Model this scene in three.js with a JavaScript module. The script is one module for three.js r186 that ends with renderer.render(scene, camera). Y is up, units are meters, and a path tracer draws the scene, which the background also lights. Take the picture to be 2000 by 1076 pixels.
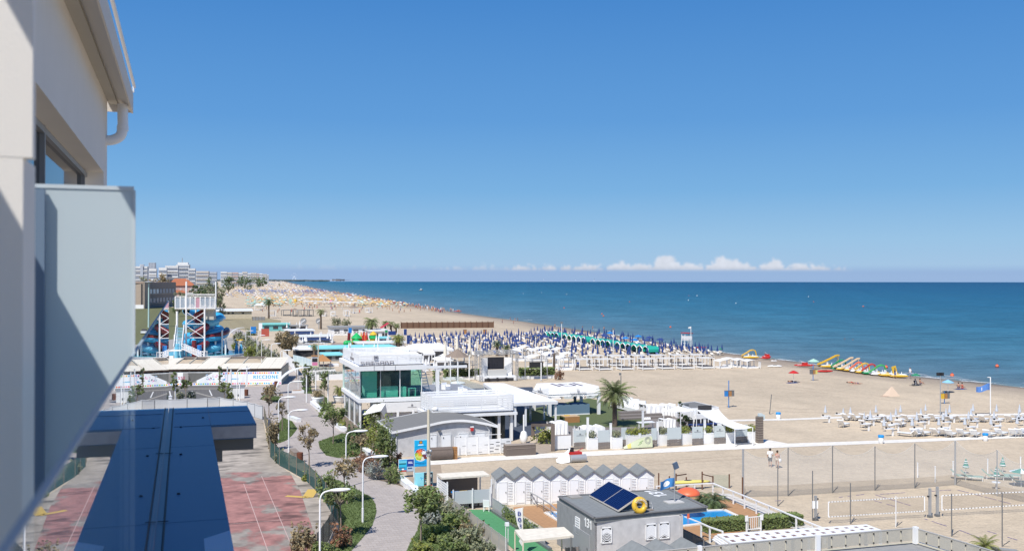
import{FontLoader}from'three/addons/loaders/FontLoader.js';
import{TextGeometry}from'three/addons/geometries/TextGeometry.js';
import*as THREE from'three';
import{mergeGeometries}from'three/addons/utils/BufferGeometryUtils.js';
import{ConvexGeometry}from'three/addons/geometries/ConvexGeometry.js';
import{MarchingCubes}from'three/addons/objects/MarchingCubes.js';
// ---------- camera, sky, sun, exposure ----------
const scene=new THREE.Scene();
const FPX=1944,EYE=17.8,HZ=544.5;
const camera=new THREE.PerspectiveCamera(2*Math.atan(538/FPX)*180/Math.PI,1024/550,0.1,60000);
camera.position.set(0,EYE,0);
camera.rotation.order='YXZ';
camera.rotation.set(0.00334,0,0.002);
camera.focus=95;camera.userData.fStop=3.0;
camera.updateMatrixWorld(true);
const renderer=new THREE.WebGLRenderer({antialias:true});
renderer.toneMapping=THREE.LinearToneMapping;
renderer.toneMappingExposure=1.25;
renderer.shadowMap.enabled=true;
let _s=12345;
function seed(n){_s=n;}
function rnd(){_s=(_s+0x6d2b79f5)|0;let t=Math.imul(_s^(_s>>>15),1|_s);t=(t+Math.imul(t^(t>>>7),61|t))^t;return((t^(t>>>14))>>>0)/4294967296;}
const rr=(a,b)=>a+(b-a)*rnd();
const pick=(l)=>l[Math.floor(rnd()*l.length)];
function h2(x,y,s){let n=Math.imul(x,374761393)+Math.imul(y,668265263)+Math.imul(s,2147483647/3|0);n=Math.imul(n^(n>>>13),1274126177);return((n^(n>>>16))>>>0)/4294967296;}
function vn(x,y,s=0,p=0){
const xi=Math.floor(x),yi=Math.floor(y),fx=x-xi,fy=y-yi,w=(v)=>p?((v%p)+p)%p:v;
const u=fx*fx*(3-2*fx),v=fy*fy*(3-2*fy);
const a=h2(w(xi),w(yi),s),b=h2(w(xi+1),w(yi),s),c=h2(w(xi),w(yi+1),s),d=h2(w(xi+1),w(yi+1),s);
return a+(b-a)*u+(c-a)*v+(a-b-c+d)*u*v;
}
function fbm(x,y,o=4,s=0,p=0){let r=0,a=0.5,n=0;for(let i=0;i<o;i++){r+=a*vn(x,y,s+i*17,p);n+=a;x*=2;y*=2;p*=2;a*=0.5;}return r/n;}
{
const w=4096,hgt=2048,data=new Float32Array(w*hgt*4);
const stops=[[0,0.2621,0.3799,0.5778],[0.4,0.2621,0.3852,0.5885],[0.8,0.3017,0.4515,0.6227],[2.2,0.2611,0.4408,0.6292],[5,0.1605,0.3563,0.6056],[9,0.0984,0.2729,0.5628],[15.6,0.0556,0.2012,0.4943],[30,0.0342,0.1338,0.3852],[60,0.0235,0.091,0.2889],[90,0.0214,0.0803,0.2675]];
const clouds=[[1022,24,8],[1072,12,7],[1104,13,10],[1140,26,9],[1172,10,7],[1215,26,13],[1258,28,11],[1303,26,28],[1345,34,13],[1392,16,11],[1418,34,23],[1452,22,13],[1492,12,10],[1512,22,18],[1560,26,13],[1602,22,11],[1640,18,6],[950,26,8],[985,14,6],[890,20,8],[860,10,5],[800,14,5],[720,18,6],[640,20,9],[575,26,6],[770,10,5]];
const S=new THREE.Vector3(-0.33,1,0.67).normalize();
for(let j=0;j<hgt;j++){
const el=((j+.5)/hgt-.5)*180;
const e=Math.max(el,0);let k=0;while(k<stops.length-2&&stops[k+1][0]<e)k++;
const t0=Math.min(1,(e-stops[k][0])/(stops[k+1][0]-stops[k][0])),A=stops[k],B=stops[k+1];
const cr=A[1]+(B[1]-A[1])*t0,cg=A[2]+(B[2]-A[2])*t0,cb=A[3]+(B[3]-A[3])*t0;
for(let i=0;i<w;i++){
let r=cr,g=cg,b=cb;
const az=((i+.5)/w-.5)*Math.PI*2;
if(el>0){
const ce=Math.cos(el*Math.PI/180),d=ce*Math.cos(az)*S.x+Math.sin(el*Math.PI/180)*S.y+ce*Math.sin(az)*S.z;
const gl=Math.exp(-Math.acos(Math.min(1,d))*5)*.45;r+=gl;g+=gl;b+=gl;
if(el<2){
const th=az+Math.PI/2,px=1000+FPX*Math.tan(Math.max(-1.2,Math.min(1.2,th))),yy=el*Math.PI/180*FPX;
const front=Math.abs(th)<1.1||th>2*Math.PI-1.1;
let c=0;
if(front){
for(const[cx,cw,ch]of clouds){
const dx=(px-cx)/cw;if(Math.abs(dx)>1.5)continue;
const base=18.5,top=base+ch*1.06*Math.sqrt(Math.max(0,1-dx*dx*.8));
const n=fbm(px/9,yy/7,4,5),n2=fbm(px/4,yy/3.5,3,9);
const v=(yy-base+3)/3,up=(top-yy)/6+(n-.5)*3.2+(n2-.5)*1.8;
c=Math.max(c,Math.max(0,Math.min(1,v))*Math.max(0,Math.min(1,up))*(cx<860?.25:cx<1000?.5:.95));
}
c=c*c*(3-2*c)*.76;
const lit=.82+.18*fbm(px/6+2,yy/6,3,21)-.22*Math.max(0,(26-yy)/10);
r+=(0.70*lit-r)*c;g+=(0.70*lit-g)*c;b+=(0.75*lit-b)*c;
const band=Math.max(0,1-Math.abs(yy-12)/11)*(.35+.5*fbm(px/60,yy/5,3,3))*.5;
r+=(.238-r)*band;g+=(.352-g)*band;b+=(.545-b)*band;
}
}
}
const o=(j*w+i)*4;data[o]=r;data[o+1]=g;data[o+2]=b;data[o+3]=1;
}
}
const t=new THREE.DataTexture(data,w,hgt,THREE.RGBAFormat,THREE.FloatType);
t.mapping=THREE.EquirectangularReflectionMapping;t.magFilter=THREE.LinearFilter;t.needsUpdate=true;
scene.background=t;scene.environment=t;scene.environmentIntensity=1;
}
const sun=new THREE.DirectionalLight(new THREE.Color(1,.955,.89),4.4);
sun.position.set(-0.33,1,0.67).multiplyScalar(200);sun.target.position.set(0,0,-100);sun.position.add(sun.target.position);
sun.castShadow=true;sun.shadow.mapSize.set(4096,4096);sun.shadow.radius=1;
Object.assign(sun.shadow.camera,{left:-160,right:160,top:160,bottom:-160,near:1,far:600});
scene.add(sun,sun.target);
// ---------- measuring helpers ----------
const TH=18.3*Math.PI/180,SN=Math.sin(TH),CS=Math.cos(TH);
const V3=(x,y,z)=>new THREE.Vector3(x,y,z);
const UU=V3(-SN,0,-CS),VV=V3(CS,0,-SN);
function ray(px,py){return V3((px-1000)/FPX,-(py-538)/FPX,-1).applyQuaternion(camera.quaternion);}
function G(px,py,h=0){const d=ray(px,py);return camera.position.clone().addScaledVector(d,(h-EYE)/d.y);}
function at(px,py,dep){const d=ray(px,py);return camera.position.clone().addScaledVector(d,dep/-d.z);}
const dep=(p)=>-p.z;
const kx=(px)=>(px-1000)/FPX;
const lenV=(p,px)=>(kx(px)*dep(p)-p.x)/(CS-kx(px)*SN);
const lenU=(p,px)=>(p.x-kx(px)*dep(p))/(SN+kx(px)*CS);
const topAt=(p,py)=>EYE-(py-HZ)*dep(p)/FPX;
const mp=(p)=>dep(p)/FPX;
const off=(p,v,u=0,y=0)=>V3(p.x+VV.x*v+UU.x*u,p.y+y,p.z+VV.z*v+UU.z*u);
// ---------- materials ----------
const lin=(r,g,b)=>new THREE.Color().setRGB(r,g,b);
const ALL=[];
function mat(name,c,rough=.7,o={}){const m=new THREE.MeshPhysicalMaterial({color:lin(...c),roughness:rough,side:THREE.DoubleSide,...o});m.name=name;ALL.push(m);return m;}
function noiseTex(fn,n=256,srgb=false){
const d=new Uint8Array(n*n*4);
for(let j=0;j<n;j++)for(let i=0;i<n;i++){const c=fn(i/n,j/n);for(let k=0;k<3;k++)d[(j*n+i)*4+k]=Math.max(0,Math.min(255,(typeof c==='number'?c:c[k])*255));d[(j*n+i)*4+3]=255;}
const t=new THREE.DataTexture(d,n,n);t.wrapS=t.wrapT=THREE.RepeatWrapping;t.magFilter=THREE.LinearFilter;t.minFilter=THREE.LinearMipmapLinearFilter;t.generateMipmaps=true;if(srgb)t.colorSpace=THREE.SRGBColorSpace;t.needsUpdate=true;return t;
}
function rep(t,metres,my=metres){const c=t.clone();c.repeat.set(1/metres,1/my);c.needsUpdate=true;return c;}
const tGrain=noiseTex((u,v)=>.5+.5*fbm(u*32,v*32,4,1,32),512);
const tWear=noiseTex((u,v)=>.80+.28*(fbm(u*8,v*8,5,2,8)-.3),512);
const tSoft=noiseTex((u,v)=>.92+.1*(fbm(u*4,v*4,5,22,4)-.4)-.05*Math.max(0,fbm(u*30,v*2,4,23,0)-.55),512);
const tSand=noiseTex((u,v)=>{const a=fbm(u*6,v*6,5,3,6),r=fbm(u*6,v*90,3,4,0),f=fbm(u*64,v*64,3,8,64);return.74+.22*a+.10*(r-.5)+.24*(f-.5);},1024);
const tBumpS=noiseTex((u,v)=>fbm(u*24,v*24,5,6,24),512);
const tStreak=noiseTex((u,v)=>.82+.3*(fbm(u*40,v*3,4,12,0)-.5)+.15*fbm(u*5,v*5,3,13,5),512);
const M={
white:mat('white paint',[.83,.835,.835],.5,{map:rep(tSoft,2.3)}),
whiteC:mat('white plastic',[.82,.83,.84],.35),
fabric:mat('white fabric',[.80,.80,.79],.9,{map:rep(tSoft,1.7)}),
cream:mat('cream canvas',[.80,.745,.63],.85,{map:rep(tWear,2)}),
creamP:mat('cream metal',[.60,.55,.43],.5),
wall:mat('render white',[.74,.705,.65],.9,{map:rep(tSoft,4),bumpMap:rep(tGrain,.13),bumpScale:.0012}),
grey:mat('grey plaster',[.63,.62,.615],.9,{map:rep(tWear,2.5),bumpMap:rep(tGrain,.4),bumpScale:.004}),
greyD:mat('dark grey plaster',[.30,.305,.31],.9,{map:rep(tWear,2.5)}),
roofG:mat('grey bitumen roof',[.235,.25,.25],.85,{map:rep(tWear,1.4),bumpMap:rep(tGrain,.2),bumpScale:.004}),
roofK:mat('curved roof felt',[.20,.20,.195],.9,{map:rep(tWear,1.1)}),
steel:mat('galvanised steel',[.42,.43,.44],.45,{metalness:.4}),
steelD:mat('dark steel',[.19,.195,.20],.5,{metalness:.3}),
black:mat('black',[.02,.02,.023],.6),
dark:mat('dark interior',[.045,.045,.05],.8),
wood:mat('weathered wood',[.27,.225,.19],.85,{map:rep(tStreak,1.5,.8)}),
woodO:mat('orange wood',[.42,.21,.08],.8,{map:rep(tStreak,1.5,.8)}),
brown:mat('brown post',[.13,.06,.035],.8),
rust:mat('rust brown',[.16,.055,.03],.8,{map:rep(tWear,.6)}),
wicker:mat('brown wicker',[.17,.135,.115],.9,{map:rep(tStreak,.4,.3),bumpMap:rep(tStreak,.2,.15),bumpScale:.01}),
thatch:mat('straw',[.26,.205,.165],.95,{map:rep(tStreak,.7,.5)}),
blue:mat('blue plastic',[.02,.20,.55],.4),
navy:mat('navy cloth',[.018,.048,.19],.85),
blueC:mat('blue cloth',[.03,.10,.36],.85),
teal:mat('teal cloth',[.01,.33,.26],.85),
azure:mat('turquoise roof',[.25,.66,.72],.6),
slide:mat('slide blue',[.045,.38,.64],.3,{clearcoat:.4}),
slideL:mat('slide light blue',[.16,.50,.68],.3,{clearcoat:.3}),
slideR:mat('slide red',[.17,.015,.02],.35,{clearcoat:.3}),
green:mat('green canvas',[.01,.27,.10],.7),
greenT:mat('artificial turf',[.085,.30,.13],.95,{map:rep(tWear,1.3),bumpMap:rep(tBumpS,.3),bumpScale:.01}),
lawnA:mat('olive turf',[.105,.135,.05],.95,{map:rep(tWear,2.1),bumpMap:rep(tBumpS,.3),bumpScale:.01}),
yellow:mat('yellow plastic',[.66,.42,.04],.4),
yellowP:mat('pale yellow',[.64,.56,.16],.6),
red:mat('red plastic',[.50,.025,.02],.4),
orange:mat('orange fibreglass',[.72,.14,.055],.45),
orangeC:mat('orange cloth',[.66,.34,.09],.85),
pink:mat('pink',[.6,.2,.35],.6),
skin:mat('skin',[.42,.23,.155],.7),
hair:mat('dark hair',[.025,.018,.014],.8),
solar:mat('solar panel',[.003,.010,.06],.2,{specularIntensity:.5}),
deck:mat('orange deck',[.45,.255,.125],.85,{map:rep(tWear,1.6)}),
concrete:mat('concrete',[.36,.34,.31],.9,{map:rep(tWear,2.2),bumpMap:rep(tBumpS,.5),bumpScale:.006}),
pathW:mat('white path slabs',[.80,.765,.70],.85,{map:rep(tWear,3)}),
pale:mat('pale blue panel',[.52,.60,.62],.4),
net:mat('fine net',[.60,.59,.57],.9,{transparent:true,opacity:.27,depthWrite:false}),
netD:mat('grey net',[.33,.33,.32],.9,{transparent:true,opacity:.5}),
bark:mat('bark',[.14,.105,.08],.95,{map:rep(tStreak,.3,.3)}),
barkG:mat('pale bark',[.26,.21,.165],.95,{map:rep(tStreak,.3,.3)}),
tile:mat('terracotta',[.40,.135,.065],.85,{map:rep(tStreak,.5,2)}),
brick:mat('old plaster',[.44,.36,.29],.95,{map:rep(tWear,3)}),
ivory:mat('ivory plaster',[.62,.55,.41],.9,{map:rep(tWear,3)}),
};
M.glass=mat('clear glass',[.90,.945,.95],.0,{transmission:1,thickness:0,ior:1.5});
M.balu=mat('balustrade glass',[.84,.91,.95],.0,{transmission:1,thickness:0,ior:1.5});
M.glassG=mat('green glass',[.56,.86,.78],.02,{transmission:1,thickness:0,ior:1.5});
M.frost=mat('frosted glass',[.62,.71,.74],.85,{transmission:.35,thickness:0,ior:1.45});
M.paleG=mat('white frosted glass',[.64,.70,.71],.8,{transmission:.3,thickness:0});
const leafMat=(n,c,t=.38)=>mat(n,c,.9,{transmission:t,thickness:0,vertexColors:true});
M.leaf=leafMat('green leaves',[0.168,0.22,0.058]);
M.leafB=leafMat('bronze leaves',[0.294,0.232,0.121]);
M.leafD=leafMat('dark green leaves',[0.098,0.152,0.048]);
M.leafY=leafMat('yellow green leaves',[0.258,0.289,0.054]);
M.leafO=leafMat('olive grey leaves',[0.264,0.282,0.166]);
M.leafS=leafMat('silver leaves',[.36,.38,.33]);
M.leafR=leafMat('reddish leaves',[0.279,0.141,0.074]);
M.palm=leafMat('palm fronds',[0.187,0.226,0.078],.2);
M.grass=leafMat('grass blades',[.15,.215,.06],.3);
M.dry=leafMat('dry grass',[.34,.28,.15],.3);
// ---------- geometry helpers ----------
const cnt={};
function numbered(n){cnt[n]=(cnt[n]??-1)+1;return cnt[n]?n+'_'+String(cnt[n]).padStart(3,'0'):n;}
function clean(g){let q=g.index?g.toNonIndexed():g;if(q===g)q=g.clone();for(const k of Object.keys(q.attributes))if(!['position','normal','uv','color'].includes(k))q.deleteAttribute(k);if(!q.attributes.normal)q.computeVertexNormals();return q;}
const _bx={};
function boxGeo(w,h,d){
const g=new THREE.BoxGeometry(w,h,d).toNonIndexed(),p=g.attributes.position,n=g.attributes.normal,u=g.attributes.uv;
for(let i=0;i<p.count;i++){const ax=Math.abs(n.getX(i))>.5,ay=Math.abs(n.getY(i))>.5;u.setXY(i,ax?p.getZ(i):p.getX(i),ay?p.getZ(i):p.getY(i));}
return g;
}
class MB{
constructor(){this.l=[];}
add(g,m){g=clean(g);if(m)g.applyMatrix4(m);if(!g.attributes.uv){const p=g.attributes.position,a=new Float32Array(p.count*2);for(let i=0;i<p.count;i++){a[i*2]=p.getX(i);a[i*2+1]=p.getY(i)+p.getZ(i);}g.setAttribute('uv',new THREE.BufferAttribute(a,2));}this.l.push(g);return this;}
box(w,h,d,x=0,y=0,z=0,ry=0,rx=0,rz=0){const m=new THREE.Matrix4().compose(V3(x,y,z),new THREE.Quaternion().setFromEuler(new THREE.Euler(rx,ry,rz,'YXZ')),V3(1,1,1));return this.add(boxGeo(w,h,d),m);}
on(w,h,d,x=0,y=0,z=0,ry=0){return this.box(w,h,d,x,y+h/2,z,ry);}
bar(a,b,r=.03,n=6,r2=r){const d=b.clone().sub(a),L=d.length();if(L<1e-5)return this;const g=new THREE.CylinderGeometry(r2,r,L,n,1);const u=g.attributes.uv;for(let i=0;i<u.count;i++)u.setXY(i,u.getX(i)*r*6.3,u.getY(i)*L);const q=new THREE.Quaternion().setFromUnitVectors(V3(0,1,0),d.normalize());return this.add(g,new THREE.Matrix4().compose(a.clone().add(b).multiplyScalar(.5),q,V3(1,1,1)));}
beam(a,b,w,h){const d=b.clone().sub(a),L=d.length();const q=new THREE.Quaternion().setFromRotationMatrix(new THREE.Matrix4().lookAt(V3(0,0,0),d,Math.abs(d.y)>.95*L?V3(1,0,0):V3(0,1,0)));return this.add(boxGeo(w,h,L),new THREE.Matrix4().compose(a.clone().add(b).multiplyScalar(.5),q,V3(1,1,1)));}
cyl(r1,r2,h,x,y,z,n=12){return this.add(new THREE.CylinderGeometry(r2,r1,h,n),new THREE.Matrix4().makeTranslation(x,y+h/2,z));}
ball(r,x,y,z,sx=1,sy=1,sz=1,n=10){return this.add(new THREE.SphereGeometry(r,n,Math.max(5,n*.7|0)),new THREE.Matrix4().compose(V3(x,y,z),new THREE.Quaternion(),V3(sx,sy,sz)));}
tube(pts,r,n=6,seg=0){return this.add(new THREE.TubeGeometry(new THREE.CatmullRomCurve3(pts),seg||pts.length*4,r,n));}
tri(...pts){const g=new THREE.BufferGeometry();const a=[];for(const p of pts)a.push(p.x,p.y,p.z);g.setAttribute('position',new THREE.Float32BufferAttribute(a,3));g.computeVertexNormals();return this.add(g);}
quad(a,b,c,d){return this.tri(a,b,c,a,c,d);}
lathe(pts,n=12,x=0,y=0,z=0){return this.add(new THREE.LatheGeometry(pts.map(([r,h])=>new THREE.Vector2(r,h)),n),new THREE.Matrix4().makeTranslation(x,y,z));}
geo(){return mergeGeometries(this.l.map((g)=>{if(this.col&&!g.attributes.color){const a=new Float32Array(g.attributes.position.count*3).fill(1);g.setAttribute('color',new THREE.BufferAttribute(a,3));}return g;}));}
build(name,m,parent,kind){const o=new THREE.Mesh(this.geo(),m);o.name=parent&&parent!==scene?name:numbered(name);o.castShadow=o.receiveShadow=true;(parent||scene).add(o);if(kind)o.userData.kind=kind;return o;}
}
const mb=()=>new MB();
function tag(o,label,category,group){o.userData.label=label;if(category)o.userData.category=category;if(group)o.userData.group=group;return o;}
function thing(name,label,category,p,turn=0,group){const o=new THREE.Group();o.name=numbered(name);scene.add(o);if(p)o.position.copy(p);o.rotation.y=turn;return tag(o,label,category,group);}
function copy(o,p,turn,label,group,sc){const c=o.clone();c.name=numbered(o.name.replace(/_\d\d\d$/,''));scene.add(c);c.position.copy(p);c.rotation.y=turn;c.userData={...o.userData};if(label)c.userData.label=label;if(group)c.userData.group=group;if(sc)c.scale.copy(typeof sc==='number'?V3(sc,sc,sc):sc);return c;}
function piece(name,geo,m,parent,x=0,y=0,z=0,ry=0){const o=new THREE.Mesh(geo,m);o.name=name;o.position.set(x,y,z);o.rotation.y=ry;o.castShadow=o.receiveShadow=true;parent.add(o);return o;}
function struct(o){o.userData.kind='structure';return o;}
function sheet(name,pts,y,m,uvs=1){
const c=pts.map((p)=>new THREE.Vector2(p.x,-p.z)),g=new THREE.ShapeGeometry(new THREE.Shape(c));
g.rotateX(-Math.PI/2);g.translate(0,y,0);
const p=g.attributes.position,u=g.attributes.uv;for(let i=0;i<p.count;i++){const x=p.getX(i),z=p.getZ(i);u.setXY(i,(x*CS-z*SN)/uvs,(x*SN+z*CS)/uvs);}
const n=g.attributes.normal;for(let i=0;i<n.count;i++)n.setXYZ(i,0,1,0);
const o=new THREE.Mesh(g,m);o.name=numbered(name);o.receiveShadow=o.castShadow=true;scene.add(o);return struct(o);
}
const PX=(l,h=0)=>l.map(([x,y])=>G(x,y,h));
function canvasTex(w,h,draw){const c=document.createElement('canvas');c.width=w;c.height=h;const x=c.getContext('2d');draw(x,w,h);const t=new THREE.CanvasTexture(c);t.colorSpace=THREE.SRGBColorSpace;return t;}
function printMat(name,t){return mat(name,[1,1,1],.6,{map:t});}
function boardGeo(w,h,d=.03){const g=new THREE.BoxGeometry(w,h,d);return g;}
// ---------- sea, sand ----------
const SEA=-0.5;
const shore=[[2300,797],[2100,769],[2000,757],[1900,746],[1800,736.5],[1700,725.5],[1600,712.5],[1500,699.5],[1400,687],[1300,671],[1200,654.5],[1100,639.5],[1000,625],[900,611.5],[830,600.5],[760,588.5],[700,577.5],[650,570],[620,565],[600,560.5],[580,556],[566,552],[557,549.8]].map(([x,y])=>G(x,y,SEA));
{
const b=shore[0].clone().sub(shore[1]).normalize();shore.unshift(shore[0].clone().addScaledVector(b,300));
}
const curve=new THREE.CatmullRomCurve3(shore,false,'centripetal');
function strip(ts,n,yOf,colOf,wig=0){
const pos=[],col=[],uv=[],idx=[];
for(let i=0;i<=n;i++){
const p=shorePts[i];
for(let j=0;j<ts.length;j++){const t=ts[j]+wig*Math.sin(i*1.7)*Math.exp(-Math.abs(ts[j])/4);const q=V3(p.x+VV.x*t,yOf(t),p.z+VV.z*t);pos.push(q.x,q.y,q.z);col.push(...colOf(t,q));uv.push(q.x*CS-q.z*SN,q.x*SN+q.z*CS);}
}
const m=ts.length;for(let i=0;i<n;i++)for(let j=0;j<m-1;j++){const a=i*m+j;idx.push(a,a+1,a+m,a+1,a+m+1,a+m);}
const g=new THREE.BufferGeometry();g.setAttribute('position',new THREE.Float32BufferAttribute(pos,3));g.setAttribute('color',new THREE.Float32BufferAttribute(col,3));g.setAttribute('uv',new THREE.Float32BufferAttribute(uv,2));g.setIndex(idx);g.computeVertexNormals();
const nn=g.attributes.normal;if(nn.getY(0)<0){for(let i=0;i<idx.length;i+=3){const k=idx[i];idx[i]=idx[i+1];idx[i+1]=k;}g.setIndex(idx);g.computeVertexNormals();}
return g;
}
const NS=420,shorePts=curve.getPoints(NS);
const lerpc=(st,t)=>{let k=0;while(k<st.length-2&&st[k+1][0]<t)k++;const f=Math.max(0,Math.min(1,(t-st[k][0])/(st[k+1][0]-st[k][0])));return[1,2,3].map((i)=>st[k][i]+(st[k+1][i]-st[k][i])*f);};
const seaCol=[[-10,0.2022,0.269,0.2552],[0,0.1915,0.269,0.2708],[4,0.1436,0.2305,0.276],[15,0.1117,0.214,0.276],[40,0.0798,0.1975,0.2708],[90,0.0511,0.1811,0.2656],[180,0.0298,0.1591,0.2552],[400,0.016,0.1317,0.2344],[900,0.0085,0.1043,0.2083],[2500,0.0053,0.0768,0.1771],[8000,0.0043,0.0592,0.151],[30000,0.0037,0.0494,0.1375]];
{
const tSea=noiseTex((u,v)=>{const a=fbm(u*10,v*26,5,31,0),b=fbm(u*3,v*5,3,37,0);return.72+.5*(a-.5)+.3*(b-.4);},1024);
const tSeaB=noiseTex((u,v)=>fbm(u*12,v*30,5,41,0),1024);
M.sea=mat('sea water',[1,1,1],.32,{vertexColors:true,map:rep(tSea,90,130),bumpMap:rep(tSeaB,34,46),bumpScale:1.1,specularIntensity:.16,ior:1.33});
const g=strip([-9,-3,0,2,4,8,15,26,40,60,90,130,180,280,400,600,900,1500,2500,5000,9000,18000,40000],NS,()=>SEA,(t,q)=>{const w=(fbm(q.x/60,q.z/60,3,51)-.5)*.12;return lerpc(seaCol,t).map((c)=>c*(1+w));});
const o=new THREE.Mesh(g,M.sea);o.name='sea';o.receiveShadow=true;scene.add(o);struct(o);
}
{
M.sand=mat('sand',[1,1,1],.95,{vertexColors:true,map:rep(tSand,17,23),bumpMap:rep(tBumpS,3.1),bumpScale:.09});
const y=(t)=>t>0?SEA-t*.06:t>-4?SEA-t*.04:t>-14?-.34+(-t-4)*.034:0;
const sc=[[-4000,.54,.44,.325],[-60,.585,.482,.352],[-20,.57,.468,.34],[-11,.44,.36,.27],[-5,.36,.29,.22],[-2,.26,.21,.165],[0,.17,.145,.12],[8,.13,.13,.12]];
const g=strip([-3500,-1200,-500,-250,-190,-160,-145,-130,-118,-108,-98,-90,-82,-75,-68,-62,-56,-51,-46,-41,-36,-32,-28,-24,-20,-17,-14,-11,-8,-5,-3.2,-2,-1,0,2,5,9],NS,y,(t,q)=>{const w=(fbm(q.x/14,q.z/14,4,61)-.5)*.2+(fbm(q.x/40+3,q.z/40,3,65)-.5)*.22;return lerpc(sc,t+(fbm(q.x/9,q.z/9,3,71)-.5)*(t>-30&&t<0?7:0)).map((c)=>c*(1+w));});
const o=new THREE.Mesh(g,M.sand);o.name='sand';o.receiveShadow=true;scene.add(o);struct(o);
}
{
const p=[[1468,990],[1590,976],[1720,962],[1868,950],[1960,972],[2120,1010],[2140,1150],[1720,1090],[1600,1062],[1530,1020]].map(([x,y])=>G(x,y));sheet('trampled_sand',p,.009,mat('trampled sand',[.60,.495,.36],.95,{map:rep(tSand,6.5),bumpMap:rep(tBumpS,4.2),bumpScale:.13}));
const tm=mat('tyre track sand',[.50,.405,.295],.95,{bumpMap:rep(tBumpS,.6),bumpScale:.05});for(const[k,l]of[[[[860,930],[1060,915],[1300,900],[1450,890]],.35],[[[860,938],[1060,922],[1300,906],[1450,896]],.35],[[[1230,770],[1420,790],[1600,800],[1830,800]],.4],[[[1230,776],[1420,797],[1600,806],[1830,805.5]],.4],[[[1110,740],[1300,745],[1500,752],[1760,778]],.5],[[[1110,744],[1300,749],[1500,757],[1760,784]],.5]]){const c=new THREE.CatmullRomCurve3(k.map(([x,y])=>G(x,y))).getPoints(40),m=mb();for(let i=0;i<40;i++){const d=c[i+1].clone().sub(c[i]).normalize(),s=V3(-d.z,0,d.x).multiplyScalar(l*.5*(.8+.4*fbm(i/3,l,2,7)));m.quad(c[i].clone().add(s).setY(.006),c[i].clone().sub(s).setY(.006),c[i+1].clone().sub(s).setY(.006),c[i+1].clone().add(s).setY(.006));}struct(m.build('tyre_track',tm));}
}
{
seed(77);const b=mb();
for(let k=0;k<110;k++){
const i=Math.floor(rr(8,NS*.72)),p=shorePts[i],q=shorePts[Math.min(NS,i+1)],d=q.clone().sub(p).normalize(),L=rr(2,9),o=rnd()<.8?rr(-.3,1.2):rr(2,9),wd=rr(.1,.38);
const c=p.clone().addScaledVector(VV,o);c.y=SEA+.035;const P=[];
for(let j=0;j<=6;j++){const e=c.clone().addScaledVector(d,(j/6-.5)*L);const w=wd*Math.sin(Math.PI*j/6)+.02,s=Math.sin(j*1.9+k)*.15;P.push([e.clone().addScaledVector(VV,-w+s),e.clone().addScaledVector(VV,w+s)]);}
for(let j=0;j<6;j++)b.quad(P[j][0],P[j][1],P[j+1][1],P[j+1][0]);
}
const o=b.build('foam',mat('sea foam',[.62,.65,.67],.9),scene,'stuff');tag(o,'thin white foam ripples breaking along the waterline','foam');
}
{
const b=mb(),P=[[470,7600],[540,8300],[600,8600],[650,8800],[672,8900]];
for(let i=0;i<P.length-1;i++){const[x0,d0]=P[i],[x1,d1]=P[i+1];const A=V3(kx(x0)*d0,0,-d0),B=V3(kx(x1)*d1,0,-d1);b.quad(V3(A.x,0,A.z+500),V3(B.x,0,B.z+250),V3(B.x,3.5,B.z),V3(A.x,3.5,A.z));b.quad(V3(A.x,3.5,A.z),V3(B.x,3.5,B.z),V3(B.x,-1,B.z-600),V3(A.x,-1,A.z-600));}
struct(b.build('headland',mat('far sand',[.42,.36,.31],.95)));
seed(5);const r=mb();for(let i=0;i<26;i++){const x=650+i*.85;r.box(rr(8,16),rr(6,17),12,kx(x)*8700,4,-8700,rr(0,3),rr(-.3,.3));}
tag(r.build('breakwater',mat('dark rocks',[.10,.12,.15],.95)),'dark rock breakwater on the horizon at the tip of the far headland','breakwater');
const t=mb();seed(6);for(let i=0;i<130;i++){const x=rr(380,640),d=rr(6200,7900);t.ball(rr(8,26),kx(x)*d,2,-d,1.4,.55*(1-(x-380)/420),1,6);}
const o=t.build('far_woodland',mat('far trees',[.075,.10,.10],.95),scene,'stuff');tag(o,'blue green line of far woods along the coast below the skyline','woodland');
const w=thing('ferris_wheel','pale ferris wheel far off on the coast above the headland','ferris wheel',V3(kx(574)*7600,3,-7600));
const a=mb();for(let i=0;i<16;i++){const f=i/16*6.2832,f2=(i+1)/16*6.2832;a.bar(V3(24*Math.cos(f),30+24*Math.sin(f),0),V3(24*Math.cos(f2),30+24*Math.sin(f2),0),1);a.bar(V3(0,30,0),V3(24*Math.cos(f),30+24*Math.sin(f),0),.5);}
a.build('wheel',mat('pale wheel',[.42,.5,.6],.8),w);mb().bar(V3(-15,0,0),V3(0,30,0),1.5).bar(V3(15,0,0),V3(0,30,0),1.5).build('frame',M.whiteC,w);
}
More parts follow.
